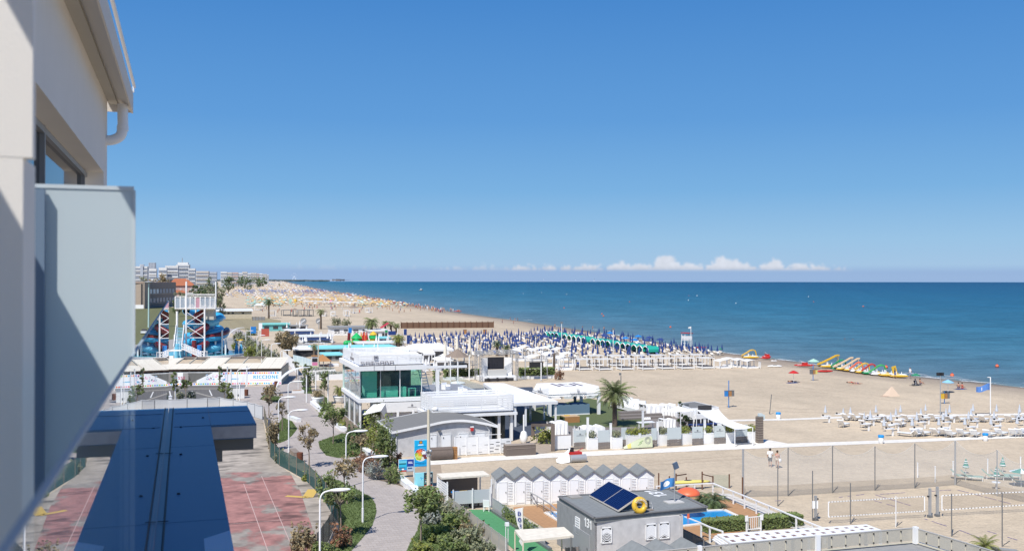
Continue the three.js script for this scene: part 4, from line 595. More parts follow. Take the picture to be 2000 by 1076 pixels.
{
const p=G(884.5,997),t=thing('bin_enclosure','white slatted enclosure with cream roof hiding waste bins','enclosure',p,TH),w=lenV(p,958),q=G(861,984.5),dp=3.2;
mb().box(w,1.0,.05,w/2,.95,0).build('fabric_screen',mat('grey blue fabric',[.46,.50,.52],.9),t);for(const x of[0,w*.52,w])mb().on(.09,1.6,.09,x,0,.06).build('post',M.white,t);
const sl=mb();for(let i=0;i<9;i++)mb().box(.04,.14,dp,-.35,.25+i*.2,-dp/2-.2).build('side_slat',M.white,t);for(const z of[-.3,-dp-.2])mb().on(.1,2.15,.1,-.38,0,z).build('post',M.white,t);for(const z of[-.3,-dp-.2])mb().on(.1,2.15,.1,w+.2,0,z).build('post',M.white,t);
mb().box(w+.9,.14,dp*.55,w/2-.05,2.2,-dp*.72).build('roof',M.cream,t);mb().box(w,1.9,.05,w/2,1,-dp-.3).build('rear_wall',mat('brown back wall',[.20,.175,.16],.9),t);
for(const[i,[x,m,l]]of[[.15,M.blue,'blue lidded waste bin inside the white enclosure'],[.38,M.yellow,'yellow lidded waste bin inside the white enclosure'],[.62,M.steel,'grey lidded waste bin inside the white enclosure'],[.85,M.steelD,'dark lidded waste bin in the right corner of the enclosure']].entries()){const b=thing('waste_bin',l,'bin',off(p,w*x,.8),TH);mb().on(.55,1.0,.6,0,.08).build('body',i===3?M.steel:M.greyD,b);mb().box(.62,.1,.7,0,1.13,0,0,.12).build('lid',m,b);for(const s of[-1,1])mb().add(new THREE.CylinderGeometry(.1,.1,.06,10),new THREE.Matrix4().makeRotationZ(Math.PI/2).setPosition(s*.26,.1,-.25)).build('wheel',M.black,b);}
const c=G(951,999),ch=thing('plastic_chair','white plastic chair beside the waste bin enclosure','chair',c,TH+2.6);mb().box(.5,.05,.48,0,.42,0).build('seat',M.whiteC,ch);mb().box(.5,.5,.05,0,.7,-.24,0,-.15).build('backrest',M.whiteC,ch);for(const x of[-.21,.21])for(const z of[-.2,.2])mb().on(.05,.42,.05,x,0,z).build('leg',M.whiteC,ch);
}
{
const H=2.15,c=PX([[1005,1034.5],[1102,1029],[1121,1045.5],[1022,1056]],H),b=c[3].clone().setY(0),t=thing('cream_canopy','flat cream canopy roof over the green turf strip','canopy',b.clone()),P=c.map((p)=>p.clone().sub(b)),m=mb();m.quad(...P);const D=P.map((p)=>p.clone().setY(H-.14));m.quad(...D);for(let i=0;i<4;i++)m.quad(P[i],P[(i+1)%4],D[(i+1)%4],D[i]);m.build('roof',M.cream,t);P.forEach((p,i)=>{const k=p.clone().multiplyScalar(.94).setY(0);mb().bar(V3(k.x,0,k.z),V3(k.x,H-.1,k.z),.05).build('post',i===2?M.steelD:M.creamP,t);});
const st=thing('roof_stain_rail','dark folding gate panel beneath the cream canopy','gate',G(1105,1100),TH);for(let i=0;i<5;i++)mb().on(.04,1.0,.04,i*.22,0,0).build('bar',M.steelD,st);mb().box(.95,.9,.02,.45,.5,-.02).build('panel',mat('brown grey mesh',[.24,.21,.2],.9),st);
const fp=G(1021,1085),ff=thing('feather_flag','white vertical feather flag with blue lettering by the cream canopy','flag',fp,TH-.2);mb().bar(V3(0,0,0),V3(0,3.05,0),.03).build('pole',M.creamP,ff);const cl=mb();const pz=[[-.52,3.0,.04,3.1],[-.46,2.5,0,2.6],[-.36,2.0,0,2.1],[-.16,1.6,0,1.6],[-.04,1.35,0,1.3],[-.26,.95,-.02,1.02],[-.06,.6,0,.7]];for(let i=0;i<pz.length-1;i++){const[a,b1,c1,d1]=pz[i],[a2,b2,c2,d2]=pz[i+1];cl.quad(V3(a,b1,.05*(i%2)),V3(c1,d1,0),V3(c2,d2,0),V3(a2,b2,.05*((i+1)%2)));}cl.build('cloth',M.fabric,ff);const tx=mb();[['D',-.24,2.72,.26],['O',-.22,2.33,.24],['S',-.16,1.95,.22]].forEach(([ch,x,y,s])=>tx.add(textGeo(ch,s,.01),new THREE.Matrix4().makeTranslation(x,y,.06)));tx.build('lettering',mat('dark blue print',[.03,.05,.25],.8),ff);
const lp=G(990,1083),l=thing('twin_post_lamp','white twin pole lamp beside the mesh fence at bottom edge','lamp',lp,TH);for(const x of[-.08,.08])mb().bar(V3(x,0,0),V3(x,1.9,0),.025).build('pole',M.white,l);mb().box(.24,.22,.2,0,1.95,0).build('lamp_head',M.whiteC,l);
}
// ---------- advertising boards and the utility pole ----------
{
const board=(name,label,x0,x1,y0,y1,ybase,draw,tw,thh,frame)=>{const p=G(x0,ybase),t=thing(name,label,'sign',p,TH),w=lenV(p,x1),ya=topAt(p,y0),yb=topAt(p,y1),h=ya-yb;const o=mb().add(boardGeo(w,h,.04),new THREE.Matrix4().makeTranslation(w/2,(ya+yb)/2,0)).build('board',printMat(name+' print',canvasTex(tw,thh,draw)),t);const f=mb();for(const x of[0,w])mb().on(.06,ya+.03,.06,x,0,-.03).build('leg',frame,t);mb().box(w,.05,.05,w/2,ya+.02,-.03).build('frame',frame,t);mb().box(w,.05,.05,w/2,yb-.02,-.03).build('frame',frame,t);return t;};
const fr=mat('pale turquoise frame',[.42,.66,.70],.5);
board('food_sign','tall turquoise advertising sign with a plate of salad',809,834.5,860.5,911.5,957,(x,w,h)=>{x.fillStyle='#12a5e0';x.fillRect(0,0,w,h);x.fillStyle='#0fb1e6';x.fillRect(0,0,w,h*.3);x.fillStyle='#6b1a12';x.fillRect(w*.38,h*.03,w*.25,h*.11);x.fillStyle='#e8a21c';x.fillRect(w*.42,h*.06,w*.17,h*.05);x.fillRect(w*.48,h*.035,w*.05,h*.1);x.fillStyle='#fff';x.fillRect(w*.28,h*.165,w*.42,h*.03);x.fillStyle='#0a5f92';x.fillRect(w*.07,h*.235,w*.86,h*.018);x.fillRect(w*.05,h*.865,w*.88,h*.025);x.fillRect(w*.3,h*.92,w*.5,h*.015);x.fillStyle='#dfe9f2';x.beginPath();x.ellipse(w*.5,h*.565,w*.5,h*.245,0,0,7);x.fill();x.fillStyle='#5b3a6a';x.beginPath();x.ellipse(w*.5,h*.55,w*.46,h*.22,0,0,7);x.fill();const blob=(c,cx,cy,r,n,sd)=>{seed(sd);x.fillStyle=c;for(let i=0;i<n;i++){x.beginPath();x.ellipse(w*(cx+rr(-r,r)),h*(cy+rr(-r,r)*.45),w*rr(.03,.09),h*rr(.012,.035),rr(0,3),0,7);x.fill();}};blob('#d8402c',.4,.47,.22,40,1);blob('#f08050',.36,.46,.15,16,2);blob('#a9c432',.35,.61,.28,46,3);blob('#d6dc6a',.3,.62,.22,22,4);blob('#f2f4f0',.74,.48,.13,20,5);blob('#7a3b30',.8,.66,.13,16,6);blob('#f0a030',.45,.56,.1,10,7);blob('#e8e0d0',.68,.72,.14,12,8);},256,512,fr);
board('beach_sign','small blue poster sign with sea pictures left of the salad sign',778.5,808.5,898.5,921.5,934,(x,w,h)=>{x.fillStyle='#2aa8d8';x.fillRect(0,0,w,h);x.fillStyle='#1b3f9a';x.fillRect(w*.55,0,w*.45,h*.6);x.fillStyle='#6fd0e6';x.fillRect(0,h*.1,w*.52,h*.2);x.fillStyle='#16605a';x.fillRect(w*.02,h*.3,w*.45,h*.1);x.fillStyle='#35c0e2';x.fillRect(0,h*.42,w*.5,h*.2);x.fillStyle='#1c3c6a';x.fillRect(w*.05,h*.66,w*.35,h*.07);x.fillStyle='#fff';x.fillRect(w*.2,h*.75,w*.14,h*.12);x.fillRect(w*.63,h*.2,w*.26,h*.05);x.fillRect(w*.63,h*.3,w*.3,h*.05);x.fillStyle='#b9c9d8';x.fillRect(w*.55,h*.62,w*.45,h*.38);x.fillStyle='#3d5f86';x.fillRect(w*.6,h*.7,w*.3,h*.12);x.fillStyle='#d9482f';x.fillRect(w*.02,h*.9,w*.5,h*.1);},256,192,M.whiteC);
board('bistro_sign','low pale turquoise sign with a dark food picture beside the pole',810.5,845.5,924.5,950,958,(x,w,h)=>{x.fillStyle='#8ed8e4';x.fillRect(0,0,w,h);x.fillStyle='#1c3342';x.fillRect(w*.5,0,w*.5,h*.96);x.strokeStyle='#1f9fd8';x.lineWidth=6;x.beginPath();x.moveTo(w*.28,h*.42);x.bezierCurveTo(w*.32,h*.3,w*.36,h*.3,w*.36,h*.5);x.bezierCurveTo(w*.38,h*.4,w*.44,h*.36,w*.48,h*.42);x.stroke();seed(9);for(let i=0;i<60;i++){x.fillStyle=pick(['#7fa35a','#b7c8c4','#dfe8e4','#c0503a','#4a7f96']);x.beginPath();x.ellipse(w*rr(.55,.95),h*rr(.15,.85),w*.03,h*.03,0,0,7);x.fill();}x.fillStyle='#d9482f';x.fillRect(w*.5,h*.96,w*.5,h*.04);},256,192,fr);
const p=G(837,970),u=thing('utility_pole','tall cream utility pole with cameras beside the salad sign','pole',p,TH),h=topAt(p,800);mb().bar(V3(0,0,0),V3(-.03,h,0),.17,10,.11).build('pole',M.creamP,u);mb().tube([V3(0,h-.15,0),V3(.3,h-.05,0),V3(.55,h+.05,.1),V3(.75,h-.1,.1)],.045).build('bracket',M.steel,u);mb().ball(.22,.5,h+.02,.12,1.2,.8,.8).build('camera',M.whiteC,u);for(const y of[h*.52]){mb().ball(.14,-.12,y,.1).build('camera',M.steelD,u);mb().ball(.14,.12,y+.02,.1).build('camera',M.steel,u);mb().cyl(.19,.19,.08,0,y-.35,0).build('pole_band',M.steel,u);}
}
// ---------- bottom right: pavilion roof and perforated terrace railing ----------
{
const H=2.45,c=PX([[1401,1043],[1694,1024],[1722,1034.5],[1433,1063]],H),b=c[3].clone().setY(0),t=thing('white_pavilion','long white pavilion roof with two rows of square openings','pavilion',b.clone()),P=c.map((p)=>p.clone().sub(b)),q=(u,v,y=H)=>{const e=P[3].clone().lerp(P[2],u),f=P[0].clone().lerp(P[1],u);return e.lerp(f,v).setY(y);};
const nx=15,strip2=(u0,u1,v0,v1)=>{const m=mb(),T=[q(u0,v0),q(u1,v0),q(u1,v1),q(u0,v1)],D=T.map((p)=>p.clone().setY(H-.09));m.quad(...T).quad(...D);for(let i=0;i<4;i++)m.quad(T[i],T[(i+1)%4],D[(i+1)%4],D[i]);return m;};
const V=[0,.20,.40,.60,.80,1];for(const i of[0,2,4])strip2(0,1,V[i],V[i+1]).build('roof_board',M.white,t);for(const i of[1,3]){for(let k=0;k<=nx;k++){const u0=k===0?0:(k-.36)/nx,u1=k===nx?1:(k+.24)/nx;strip2(Math.max(0,u0),Math.min(1,u1),V[i]+.002,V[i+1]-.002).build('roof_panel',M.white,t);}}
const hole=mat('brown translucent panel',[.20,.125,.11],.7);for(const i of[1,3])for(let k=0;k<nx;k++){const m=mb();m.quad(q((k+.22)/nx,V[i],H-.015),q((k+.66)/nx,V[i],H-.015),q((k+.66)/nx,V[i+1],H-.015),q((k+.22)/nx,V[i+1],H-.015));m.build('roof_opening',hole,t);}
for(const u of[0,.25,.5,.75,1])for(const v of[0,1]){const p=q(u,v,0);mb().on(.14,H-.1,.14,p.x*.995,0,p.z,TH).build('post',M.white,t);}for(let k=0;k<3;k++){const a=q(-.012-k*.008,0,H-.12-k*.09),b2=q(-.012-k*.008,1,H-.12-k*.09);mb().beam(a,b2,.1,.06).build('edge_beam',M.white,t);}
const tr=2.2,R=PX([[1210,1113],[1440,1089],[1597,1074],[1787,1057],[1860,1079],[1945,1106],[2030,1136]],tr),o=R[0].clone().setY(tr),g=thing('terrace_railing','cream perforated metal railing round a roof terrace at bottom right','railing',o.clone()),hh=.78,pm=mat('perforated cream metal',[.46,.44,.38],.6,{transparent:true,alphaMap:rep(noiseTex((u,v)=>{const a=(u*32)%1,b2=(v*32)%1;return(a>.3&&a<.78&&b2>.3&&b2<.78)?.12:1;},512),1.9)});
for(let i=0;i<R.length-1;i++){const a=R[i].clone().sub(o).setY(0),b2=R[i+1].clone().sub(o).setY(0),L=a.distanceTo(b2),n=Math.max(1,Math.round(L/1.0));for(let k=0;k<n;k++){const p=a.clone().lerp(b2,k/n),p2=a.clone().lerp(b2,(k+1)/n),an=Math.atan2(-(p2.z-p.z),p2.x-p.x),m=p.clone().add(p2).multiplyScalar(.5),w=p.distanceTo(p2);mb().box(w-.05,hh-.06,.012,m.x,hh/2+.02,m.z,an).build('perforated_panel',pm,g);mb().on(.055,hh+.03,.055,p.x,-.05,p.z,an).build('post',M.creamP,g);for(const y of[.12,hh-.12])mb().box(.06,.09,.08,p.x,y,p.z+.03,an).build('clamp',M.black,g);}mb().beam(a.clone().setY(hh+.02),b2.clone().setY(hh+.02),.06,.045).build('top_rail',mat('grey rail',[.45,.44,.42],.5),g);mb().beam(a.clone().setY(-.04),b2.clone().setY(-.04),.08,.08).build('bottom_rail',M.creamP,g);}
for(const[x,y,s]of[[1597,1074,.26],[1789,1058,.26],[1367,1097,.2]]){const p=G(x,y,tr).sub(o);mb().on(s,hh+.22,s,p.x,-.1,p.z+.06,TH).build('corner_post',M.white,g);}
const fl=PX([[1420,1096],[1597,1077],[1787,1060],[1860,1082],[1945,1109],[2040,1140],[1500,1170]],tr-.15),fb=thing('roof_terrace','dark grey flat roof terrace behind the perforated railing','terrace',fl[0].clone());const cc=fl.map((p)=>p.clone().sub(fl[0]));const fm=mb();for(let i=1;i<cc.length-1;i++)fm.tri(cc[0],cc[i],cc[i+1]);fm.build('floor',M.greyD,fb);const wm=mb();for(let i=0;i<cc.length;i++){const a=cc[i],c2=cc[(i+1)%cc.length];wm.quad(a.clone().setY(-.01),c2.clone().setY(-.01),c2.clone().setY(-2),a.clone().setY(-2));}wm.build('wall',M.grey,fb);mb().beam(cc[2].clone().setY(.06),cc[3].clone().setY(.06),.3,.1).build('upstand',M.white,fb);
}
// ---------- beach volley courts: tall ball-stop net, posts, nets, line ribbons ----------
{
const NP=[[1452,971,876],[1540,969,873],[1627,963,868.5],[1710,958,870],[1788,954,864],[1867,947.5,858.6]],t0=G(1452,971),t=thing('ball_stop_net','tall pale ball-stop net on grey poles behind the volleyball courts','net',t0.clone());
const pan=(A,B,ha,hb,nm2)=>{const n=10,m=mb(),k=mb(),rp=mb(),a=A.clone().sub(t0),b=B.clone().sub(t0);for(let i=0;i<n;i++){const u=i/n,v=(i+1)/n,s=(w)=>ha+(hb-ha)*w-.9*4*w*(1-w)*.9;const p=a.clone().lerp(b,u),q=a.clone().lerp(b,v);m.quad(V3(p.x,.9,p.z),V3(q.x,.9,q.z),V3(q.x,s(v),q.z),V3(p.x,s(u),p.z));k.quad(V3(p.x,.02,p.z),V3(q.x,.02,q.z),V3(q.x,.9,q.z),V3(p.x,.9,p.z));rp.bar(V3(p.x,s(u),p.z),V3(q.x,s(v),q.z),.018,4);}m.build('net',M.net,t);k.build('ground_band',mat('lower net band',[.34,.31,.27],.9,{transparent:true,opacity:.38}),t);rp.build('rope',mat('net rope',[.55,.53,.48],.8),t);};
const W=NP.map(([x,y])=>G(x,y));W.forEach((p,i)=>{const q=p.clone().sub(t0),h=topAt(p,NP[i][2]);mb().bar(V3(q.x,0,q.z),V3(q.x,h,q.z),i===0||i===5?.08:.042,8).build('pole',i===0||i===5?M.steel:M.steelD,t);if(i)pan(W[i-1],p,topAt(W[i-1],NP[i-1][2]),h);mb().bar(V3(q.x,.05,q.z),V3(q.x+.25,.55,q.z+.5),.03).build('stay',M.steelD,t);});
const C1=G(1949,969),C2=G(2040,990);for(const[p,ty]of[[C1,877],[C2,899]]){const q=p.clone().sub(t0);mb().bar(V3(q.x,0,q.z),V3(q.x,topAt(p,ty),q.z),.05,8).build('pole',M.steel,t);}pan(W[5],C1,3.9,3.8);pan(C1,C2,3.8,3.8);
const S=[[1520,989,906],[1588,1017,918],[1662,1024,942],[1751,1030,967],[1860,1048,962],[1959,1068,960]];S.forEach(([x,y,ty],i)=>{const p=G(x,y),h=topAt(p,ty);const o=thing('court_pole',['thin grey pole in front of the walking couple','dark pole carrying the small white notice','dark pole in front of the left volleyball net','thin white pole in front of the left volleyball net','grey pole in front of the right volleyball net','grey pole near the right edge by the terrace railing'][i],'pole',p,0);mb().bar(V3(0,0,0),V3(0,h,0),i===3?.035:.038,7).build('pole',i===3?M.white:M.steelD,o);mb().bar(V3(0,.05,0),V3(.3,.5,.4),.03).build('stay',M.steelD,o);if(i===1)mb().box(.42,.55,.03,.18,topAt(p,984),.05).build('notice_board',M.whiteC,o);});
const vb=[[1594,1017,967],[1817.5,1011,952],[1832,1009,949]].map(([x,y,ty],i)=>{const p=G(x,y),o=thing('volleyball_post',['thick grey volleyball post at left court end beside the notice','left one of the paired grey volleyball posts','right one of the paired grey volleyball posts'][i],'post',p,TH);mb().on(.16,topAt(p,ty),.16,0,0,0).build('post',M.steel,o);mb().on(.3,.2,.3).build('base',M.steelD,o);mb().box(.1,.1,.14,i?-.16:.16,1.6,0).build('winch',M.black,o);return p;});
const vnet=(l,x0,yt0,yb0,x1,yt1,yb1,pb0,pb1)=>{const A=G(x0,pb0),B=G(x1,pb1),o=thing('volleyball_net',l,'net',A.clone());const b=B.clone().sub(A),H=[topAt(A,yt0),topAt(A,yb0),topAt(B,yt1),topAt(B,yb1)];const a=V3();mb().quad(V3(0,H[1],0),V3(b.x,H[3],b.z),V3(b.x,H[2],b.z),V3(0,H[0],0)).build('mesh',mat('volley mesh',[.30,.25,.2],.9,{transparent:true,opacity:.22}),o);const n=34;for(const k of[0,1]){const m=mb();for(let i=0;i<n;i++){const u=i/n,v=(i+.62)/n;const y=(w)=>H[k]+(H[k+2]-H[k])*w;m.beam(V3(b.x*u,y(u),b.z*u),V3(b.x*v,y(v),b.z*v),.02,.075);}m.build(k?'bottom_tape':'top_tape',M.whiteC,o,'stuff');mb().beam(V3(0,H[k],0),V3(b.x,H[k+2],b.z),.012,.03).build('cord',M.black,o);}mb().beam(V3(0,H[1],0),V3(0,H[0],0),.03,.07).build('side_tape',M.whiteC,o);mb().beam(V3(b.x,H[3],b.z),V3(b.x,H[2],b.z),.03,.07).build('side_tape',M.whiteC,o);};
vnet('left beach volleyball net with white dashed tapes',1619,979,1008,1807,967.5,996,1024,1012);vnet('right beach volleyball net with white dashed tapes running out of frame',1841,966,994,2060,955.5,980,1010,998);
const bl=mat('purple ribbon',[.12,.09,.28],.8);seed(221);[[[1515,979],[1526,978]],[[1711,967],[1797,993.5]],[[1807,1014],[1851,1028.5]],[[1872,957.5],[2040,1001]],[[1875,1036],[1920,1053]],[[1640,972],[1690,966]],[[1720,966],[1780,962]],[[1820,960],[1868,957]],[[1700,976],[1750,990]],[[1930,1038],[1990,1056]]].forEach(([a,b])=>{const A=G(...a).setY(.03),B=G(...b).setY(.03),m=mb();const n=6;for(let i=0;i<n;i++)if(rnd()<.8)m.beam(A.clone().lerp(B,i/n),A.clone().lerp(B,(i+.85)/n),.05,.015);if(m.l.length)struct(m.build('court_ribbon',bl));});
}
function lounger(name,label,cat,m,mf,group){const t=thing(name,label,cat,V3(),0,group);mb().box(1.25,.09,.64,.32,.34,0).build('bed',m,t);mb().box(.78,.09,.64,-.56,.56,0,0,0,-.75).build('backrest',m,t);for(const x of[-.5,.85])for(const z of[-.26,.26])mb().on(.045,.32,.045,x,0,z).build('leg',mf,t);mb().box(1.3,.06,.04,.3,.31,.3).box(1.3,.06,.04,.3,.31,-.3).build('frame',mf,t);return t;}
function closedUmbrella(name,label,h,m,pm,stripes,r=.17){const t=thing(name,label,'umbrella',V3(),0);mb().bar(V3(0,0,0),V3(0,h,0),.025,6).build('pole',pm,t);mb().lathe([[.02,h],[.06,h-.15],[r,h*.42],[r*.8,h*.38],[.03,h*.38]],8).build('canopy',m,t);if(stripes)for(const[a,b]of[[.83,.79],[.70,.67],[.50,.455]]){const ra=(f)=>.06+(r-.06)*(1-f)/.55+.012;mb().lathe([[ra(a),h*a],[ra(b),h*b]],8).build('stripe',M.whiteC,t);}return t;}
{
const gm=mat('green umbrella cloth',[.02,.24,.20],.85),gl=mat('pale green mat',[.25,.38,.33],.8);
[[1888,925,893,'green and white closed umbrella left of the far pair'],[1960,922,890,'green and white closed umbrella farther back near right edge'],[1948,943,908,'green and white closed umbrella standing nearest the volleyball net']].forEach(([x,y,ty,l])=>{const p=G(x,y),o=closedUmbrella('striped_umbrella',l,topAt(p,ty),gm,M.white,true,.3);o.position.copy(p);});
const g0=lounger('green_lounger','','sun lounger',gl,M.white);[[1879,936,'green lounger at left of the first striped umbrella'],[1899,938,'green lounger at right of the first striped umbrella'],[1940,936,'green lounger behind the nearest striped umbrella'],[1957,937,'second green lounger behind the nearest striped umbrella'],[1972,935,'green lounger under the back striped umbrella'],[1994,948,'green lounger cut by the right edge']].forEach(([x,y,l],i)=>{const p=G(x,y);if(i)copy(g0,p,-.3,l);else{g0.position.copy(p);g0.rotation.y=-.3;g0.userData.label=l;}});
[[1793.6,933,903,'white post behind the net, leftmost of four'],[1828,942,910,'white post behind the net, second and nearest'],[1863,929,900,'white post behind the tall grey corner pole'],[1930.7,926,895,'white post between the striped umbrellas'],[1995,922,891,'white post at the right edge behind umbrellas']].forEach(([x,y,ty,l])=>{const p=G(x,y),o=thing('umbrella_stake',l,'post',p);mb().bar(V3(0,0,0),V3(0,topAt(p,ty),0),.06,8).build('post',M.white,o);mb().cyl(.075,.075,.05,0,topAt(p,ty),0).build('cap',M.whiteC,o);});
{const p=G(1996,951),o=thing('open_umbrella','open green and white umbrella cut by the right edge','umbrella',p);mb().bar(V3(0,0,0),V3(0,1.5,0),.03).build('pole',M.white,o);for(let i=0;i<12;i++){const a=i/12*6.283,b=(i+1)/12*6.283;mb().tri(V3(0,1.6,0),V3(Math.cos(a)*.95,1.3,Math.sin(a)*.95),V3(Math.cos(b)*.95,1.3,Math.sin(b)*.95)).build('panel',i%3===0?M.whiteC:gm,o);}}
{const p=G(1947,955),o=thing('round_table','small white round table in front of the nearest striped umbrella','table',p);mb().cyl(.35,.35,.04,0,.55,0,14).build('top',M.whiteC,o);mb().bar(V3(0,0,0),V3(0,.56,0),.05).build('leg',M.white,o);}
{seed(231);palmTree('young_palm','young fan palm sprouting beside the railing at bottom right corner',G(1926,1076),.3,1.2,{n:22,m:M.leafY,tr:.12,droop:.5});const a=G(1948,1076),o=thing('dark_board','dark grey flat board beside the young palm at right edge','board',a,TH-.8);mb().on(2.6,.12,.5).build('board',M.steelD,o);mb().on(2.4,.08,.4,0,.12).build('top',M.greyD,o);}
}
// ---------- beach club: two-storey glass bar, terraces, pergola, kiosk ----------
const greyFl=mat('grey terrace floor',[.27,.285,.32],.85,{map:rep(tWear,3)}),navyFl=mat('dark blue floor',[.06,.075,.105],.8,{map:rep(tWear,3)}),deckW=mat('grey deck boards',[.22,.195,.18],.9,{map:rep(tStreak,2,.6)});
const barM=mat('bar counter blue grey',[.13,.21,.29],.6);
function spiral(B,s,m4){for(const[x,y,w,h]of[[0,.46,1,.08],[-.46,0,.08,1],[0,-.46,1,.08],[.46,-.1,.08,.8],[.1,.27,.72,.08],[-.24,0,.08,.56],[0,-.24,.5,.08],[.24,-.08,.08,.4],[.06,.08,.4,.08]])B.add(boxGeo(w*s,h*s,.03),new THREE.Matrix4().makeTranslation(x*s,y*s,0).premultiply(m4));}
const LETTERS={S:[[0,.45,.9,.1],[-.4,.25,.1,.4],[0,.05,.9,.1],[.4,-.2,.1,.4],[0,-.45,.9,.1]],A:[[-.4,0,.1,1],[.4,0,.1,1],[0,.45,.9,.1],[0,0,.8,.1]],M:[[-.4,0,.1,1],[.4,0,.1,1],[0,.05,.1,.9],[0,.45,.9,.1]],R:[[-.4,0,.1,1],[0,.45,.5,.1],[.2,.3,.1,.3],[.1,.12,.9,.1],[.4,-.2,.1,.6]]};
function word(B,w,gap,m4,th=.04){[...'SAMSARA'].forEach((ch,i)=>{for(const[x,y,bw,bh]of LETTERS[ch])B.add(boxGeo(bw*w,bh*w,th),new THREE.Matrix4().makeTranslation((i-3)*(w+gap)+x*w,y*w,0).premultiply(m4));});}
const T4=(x,y,z,ry=0,rx=0)=>new THREE.Matrix4().makeRotationFromEuler(new THREE.Euler(rx,ry,0,'YXZ')).setPosition(x,y,z);
{
const p=G(701,838),t=thing('beach_bar','white two-storey beach bar with green glass upper floor and slatted roof screen','building',p,TH);
const hS=topAt(p,787),hT=topAt(p,779.7),hC=topAt(p,725),hR=topAt(p,716),w=lenV(p,826),l=lenU(p.clone().setY(0),669),wT=lenV(p,949);
const hP=topAt(p,694);
mb().box(wT+.3,hT-hS,l+.4,wT/2,(hT+hS)/2,-l/2+.1).build('floor_slab',M.white,t);
mb().box(wT-.4,.03,l-.4,wT/2,hT+.016,-l/2).build('terrace_floor',greyFl,t);
const gx=[.15,lenV(p,744),lenV(p,782),w-.1];const gh=hC-hT;
for(let i=0;i<3;i++)mb().box(gx[i+1]-gx[i]-.06,gh-.1,.02,(gx[i]+gx[i+1])/2,hT+gh/2,-.25).build('front_glass',M.glassG,t);
for(const x of gx)mb().on(.09,gh,.12,x,hT,-.25).build('mullion',x===gx[1]?M.steel:M.white,t);
const sn=4,sideG=mat('side glass',[.86,.92,.92],.03,{transmission:1,thickness:0});for(let i=0;i<sn;i++)mb().box(.02,gh-.1,l/sn-.1,.12,hT+gh/2,-l/sn*(i+.5)-.1).build('side_glass',sideG,t);
for(let i=0;i<=sn;i++)mb().on(.06,gh,.05,.12,hT,-l/sn*i-.12).build('side_mullion',M.steel,t);
mb().box(.03,1.3,l-.4,.22,hT+.65,-l/2).build('side_parapet',mat('smoked panel',[.38,.38,.36],.5),t);
mb().box(w,gh,.15,w/2,hT+gh/2,-l+.2).build('rear_wall',mat('inner wall',[.5,.62,.58],.8),t);
mb().on(gx[1]-.8,gh*.93,.1,gx[1]/2+.12,hT,-1.1).build('white_partition',M.white,t);
mb().on(gx[2]-gx[1]-.2,1.25,.7,(gx[1]+gx[2])/2,hT,-1.3).build('bar_counter',M.white,t);mb().on(gx[2]-gx[1],2.4,.3,(gx[1]+gx[2])/2,hT+.8,-3.4).build('bottle_shelf',M.dark,t);
mb().on(.7,1.2,.9,gx[2]+.5,hT,-1.0).build('counter_end',M.white,t);const st=mb();st.on(.9,.06,.9,gx[2]+1.6,hT+.95,-1).on(.08,.95,.9,gx[2]+1.2,hT,-1).on(.08,.95,.9,gx[2]+2.0,hT,-1);st.build('high_table',M.white,t);
mb().on(3.4,gh*.9,.1,gx[2]+2.2,hT,-l+1.2).build('dark_screen',mat('dark green wall',[.05,.09,.09],.8),t);
mb().box(w+.8,hR-hC,l+.8,w/2,(hR+hC)/2,-l/2).build('roof_slab',M.white,t);for(const x of[.22,.37,.55])mb().box(.06,hR-hC+.02,.03,w*x,(hR+hC)/2,.42).build('awning_arm',M.steel,t);
const sc=(x0,z0,x1,z1,nm)=>{const s=mb(),n=7,h=(hP-hR)-.12;for(let i=0;i<n;i++)s.beam(V3(x0,hR+.12+(i+.5)*h/n,z0),V3(x1,hR+.12+(i+.5)*h/n,z1),.04,h/n-.035);s.build(nm,M.white,t);const k=5;for(let i=0;i<=k;i++)mb().on(.07,hP-hR,.07,x0+(x1-x0)*i/k,hR,z0+(z1-z0)*i/k-.06).build('screen_post',M.white,t);};
sc(.05,.0,w-.1,.0,'slat_screen');sc(.05,-.05,.05,-l+.1,'slat_screen');sc(.05,-l+.1,w-.1,-l+.1,'slat_screen');sc(w-.1,-l*.55,w-.1,-l+.1,'slat_screen');
mb().box(w+.1,.1,.06,w/2,hR+.06,.06).build('dark_gap',M.dark,t);
const dk=mat('dark sign letters',[.035,.02,.045],.6),sg=mb();const lw=(lenV(p,767)-lenV(p,701))/7;const y0=topAt(p,711);word(sg,lw*.82,lw*.18,T4(lw*3.5+.1,y0,.14));sg.build('sign_letters',dk,t);const lo=mb();spiral(lo,.5,T4(lenV(p,734),topAt(p,700),.1));lo.build('logo',dk,t);mb().box(lw*7,.05,.06,lw*3.5+.1,y0-.36,.12).build('sign_rail',M.steelD,t);
const s2=mb();word(s2,.32,.07,T4(-.0,hR+.5,-l*.42,-Math.PI/2));spiral(s2,.4,T4(.0,hP-.35,-l*.42,-Math.PI/2));s2.build('side_sign',mat('grey letters',[.25,.24,.25],.6),t);
mb().box(w-1.2,hS-.1,.2,w/2+.8,hS/2,-.6).build('lower_wall',M.white,t);mb().box(.2,hS,l-.6,.25,hS/2,-l/2).build('lower_side_wall',M.grey,t);for(let i=0;i<3;i++)mb().box(.05,hS-.7,l/4.5,.12,hS/2-.1,-l*(.2+i*.3)).build('lower_window',mat('lower glass',[.10,.12,.12],.1),t);for(let i=0;i<4;i++)mb().on(.22,hS,.22,.1,0,-l*i/3.4).build('column',M.white,t);
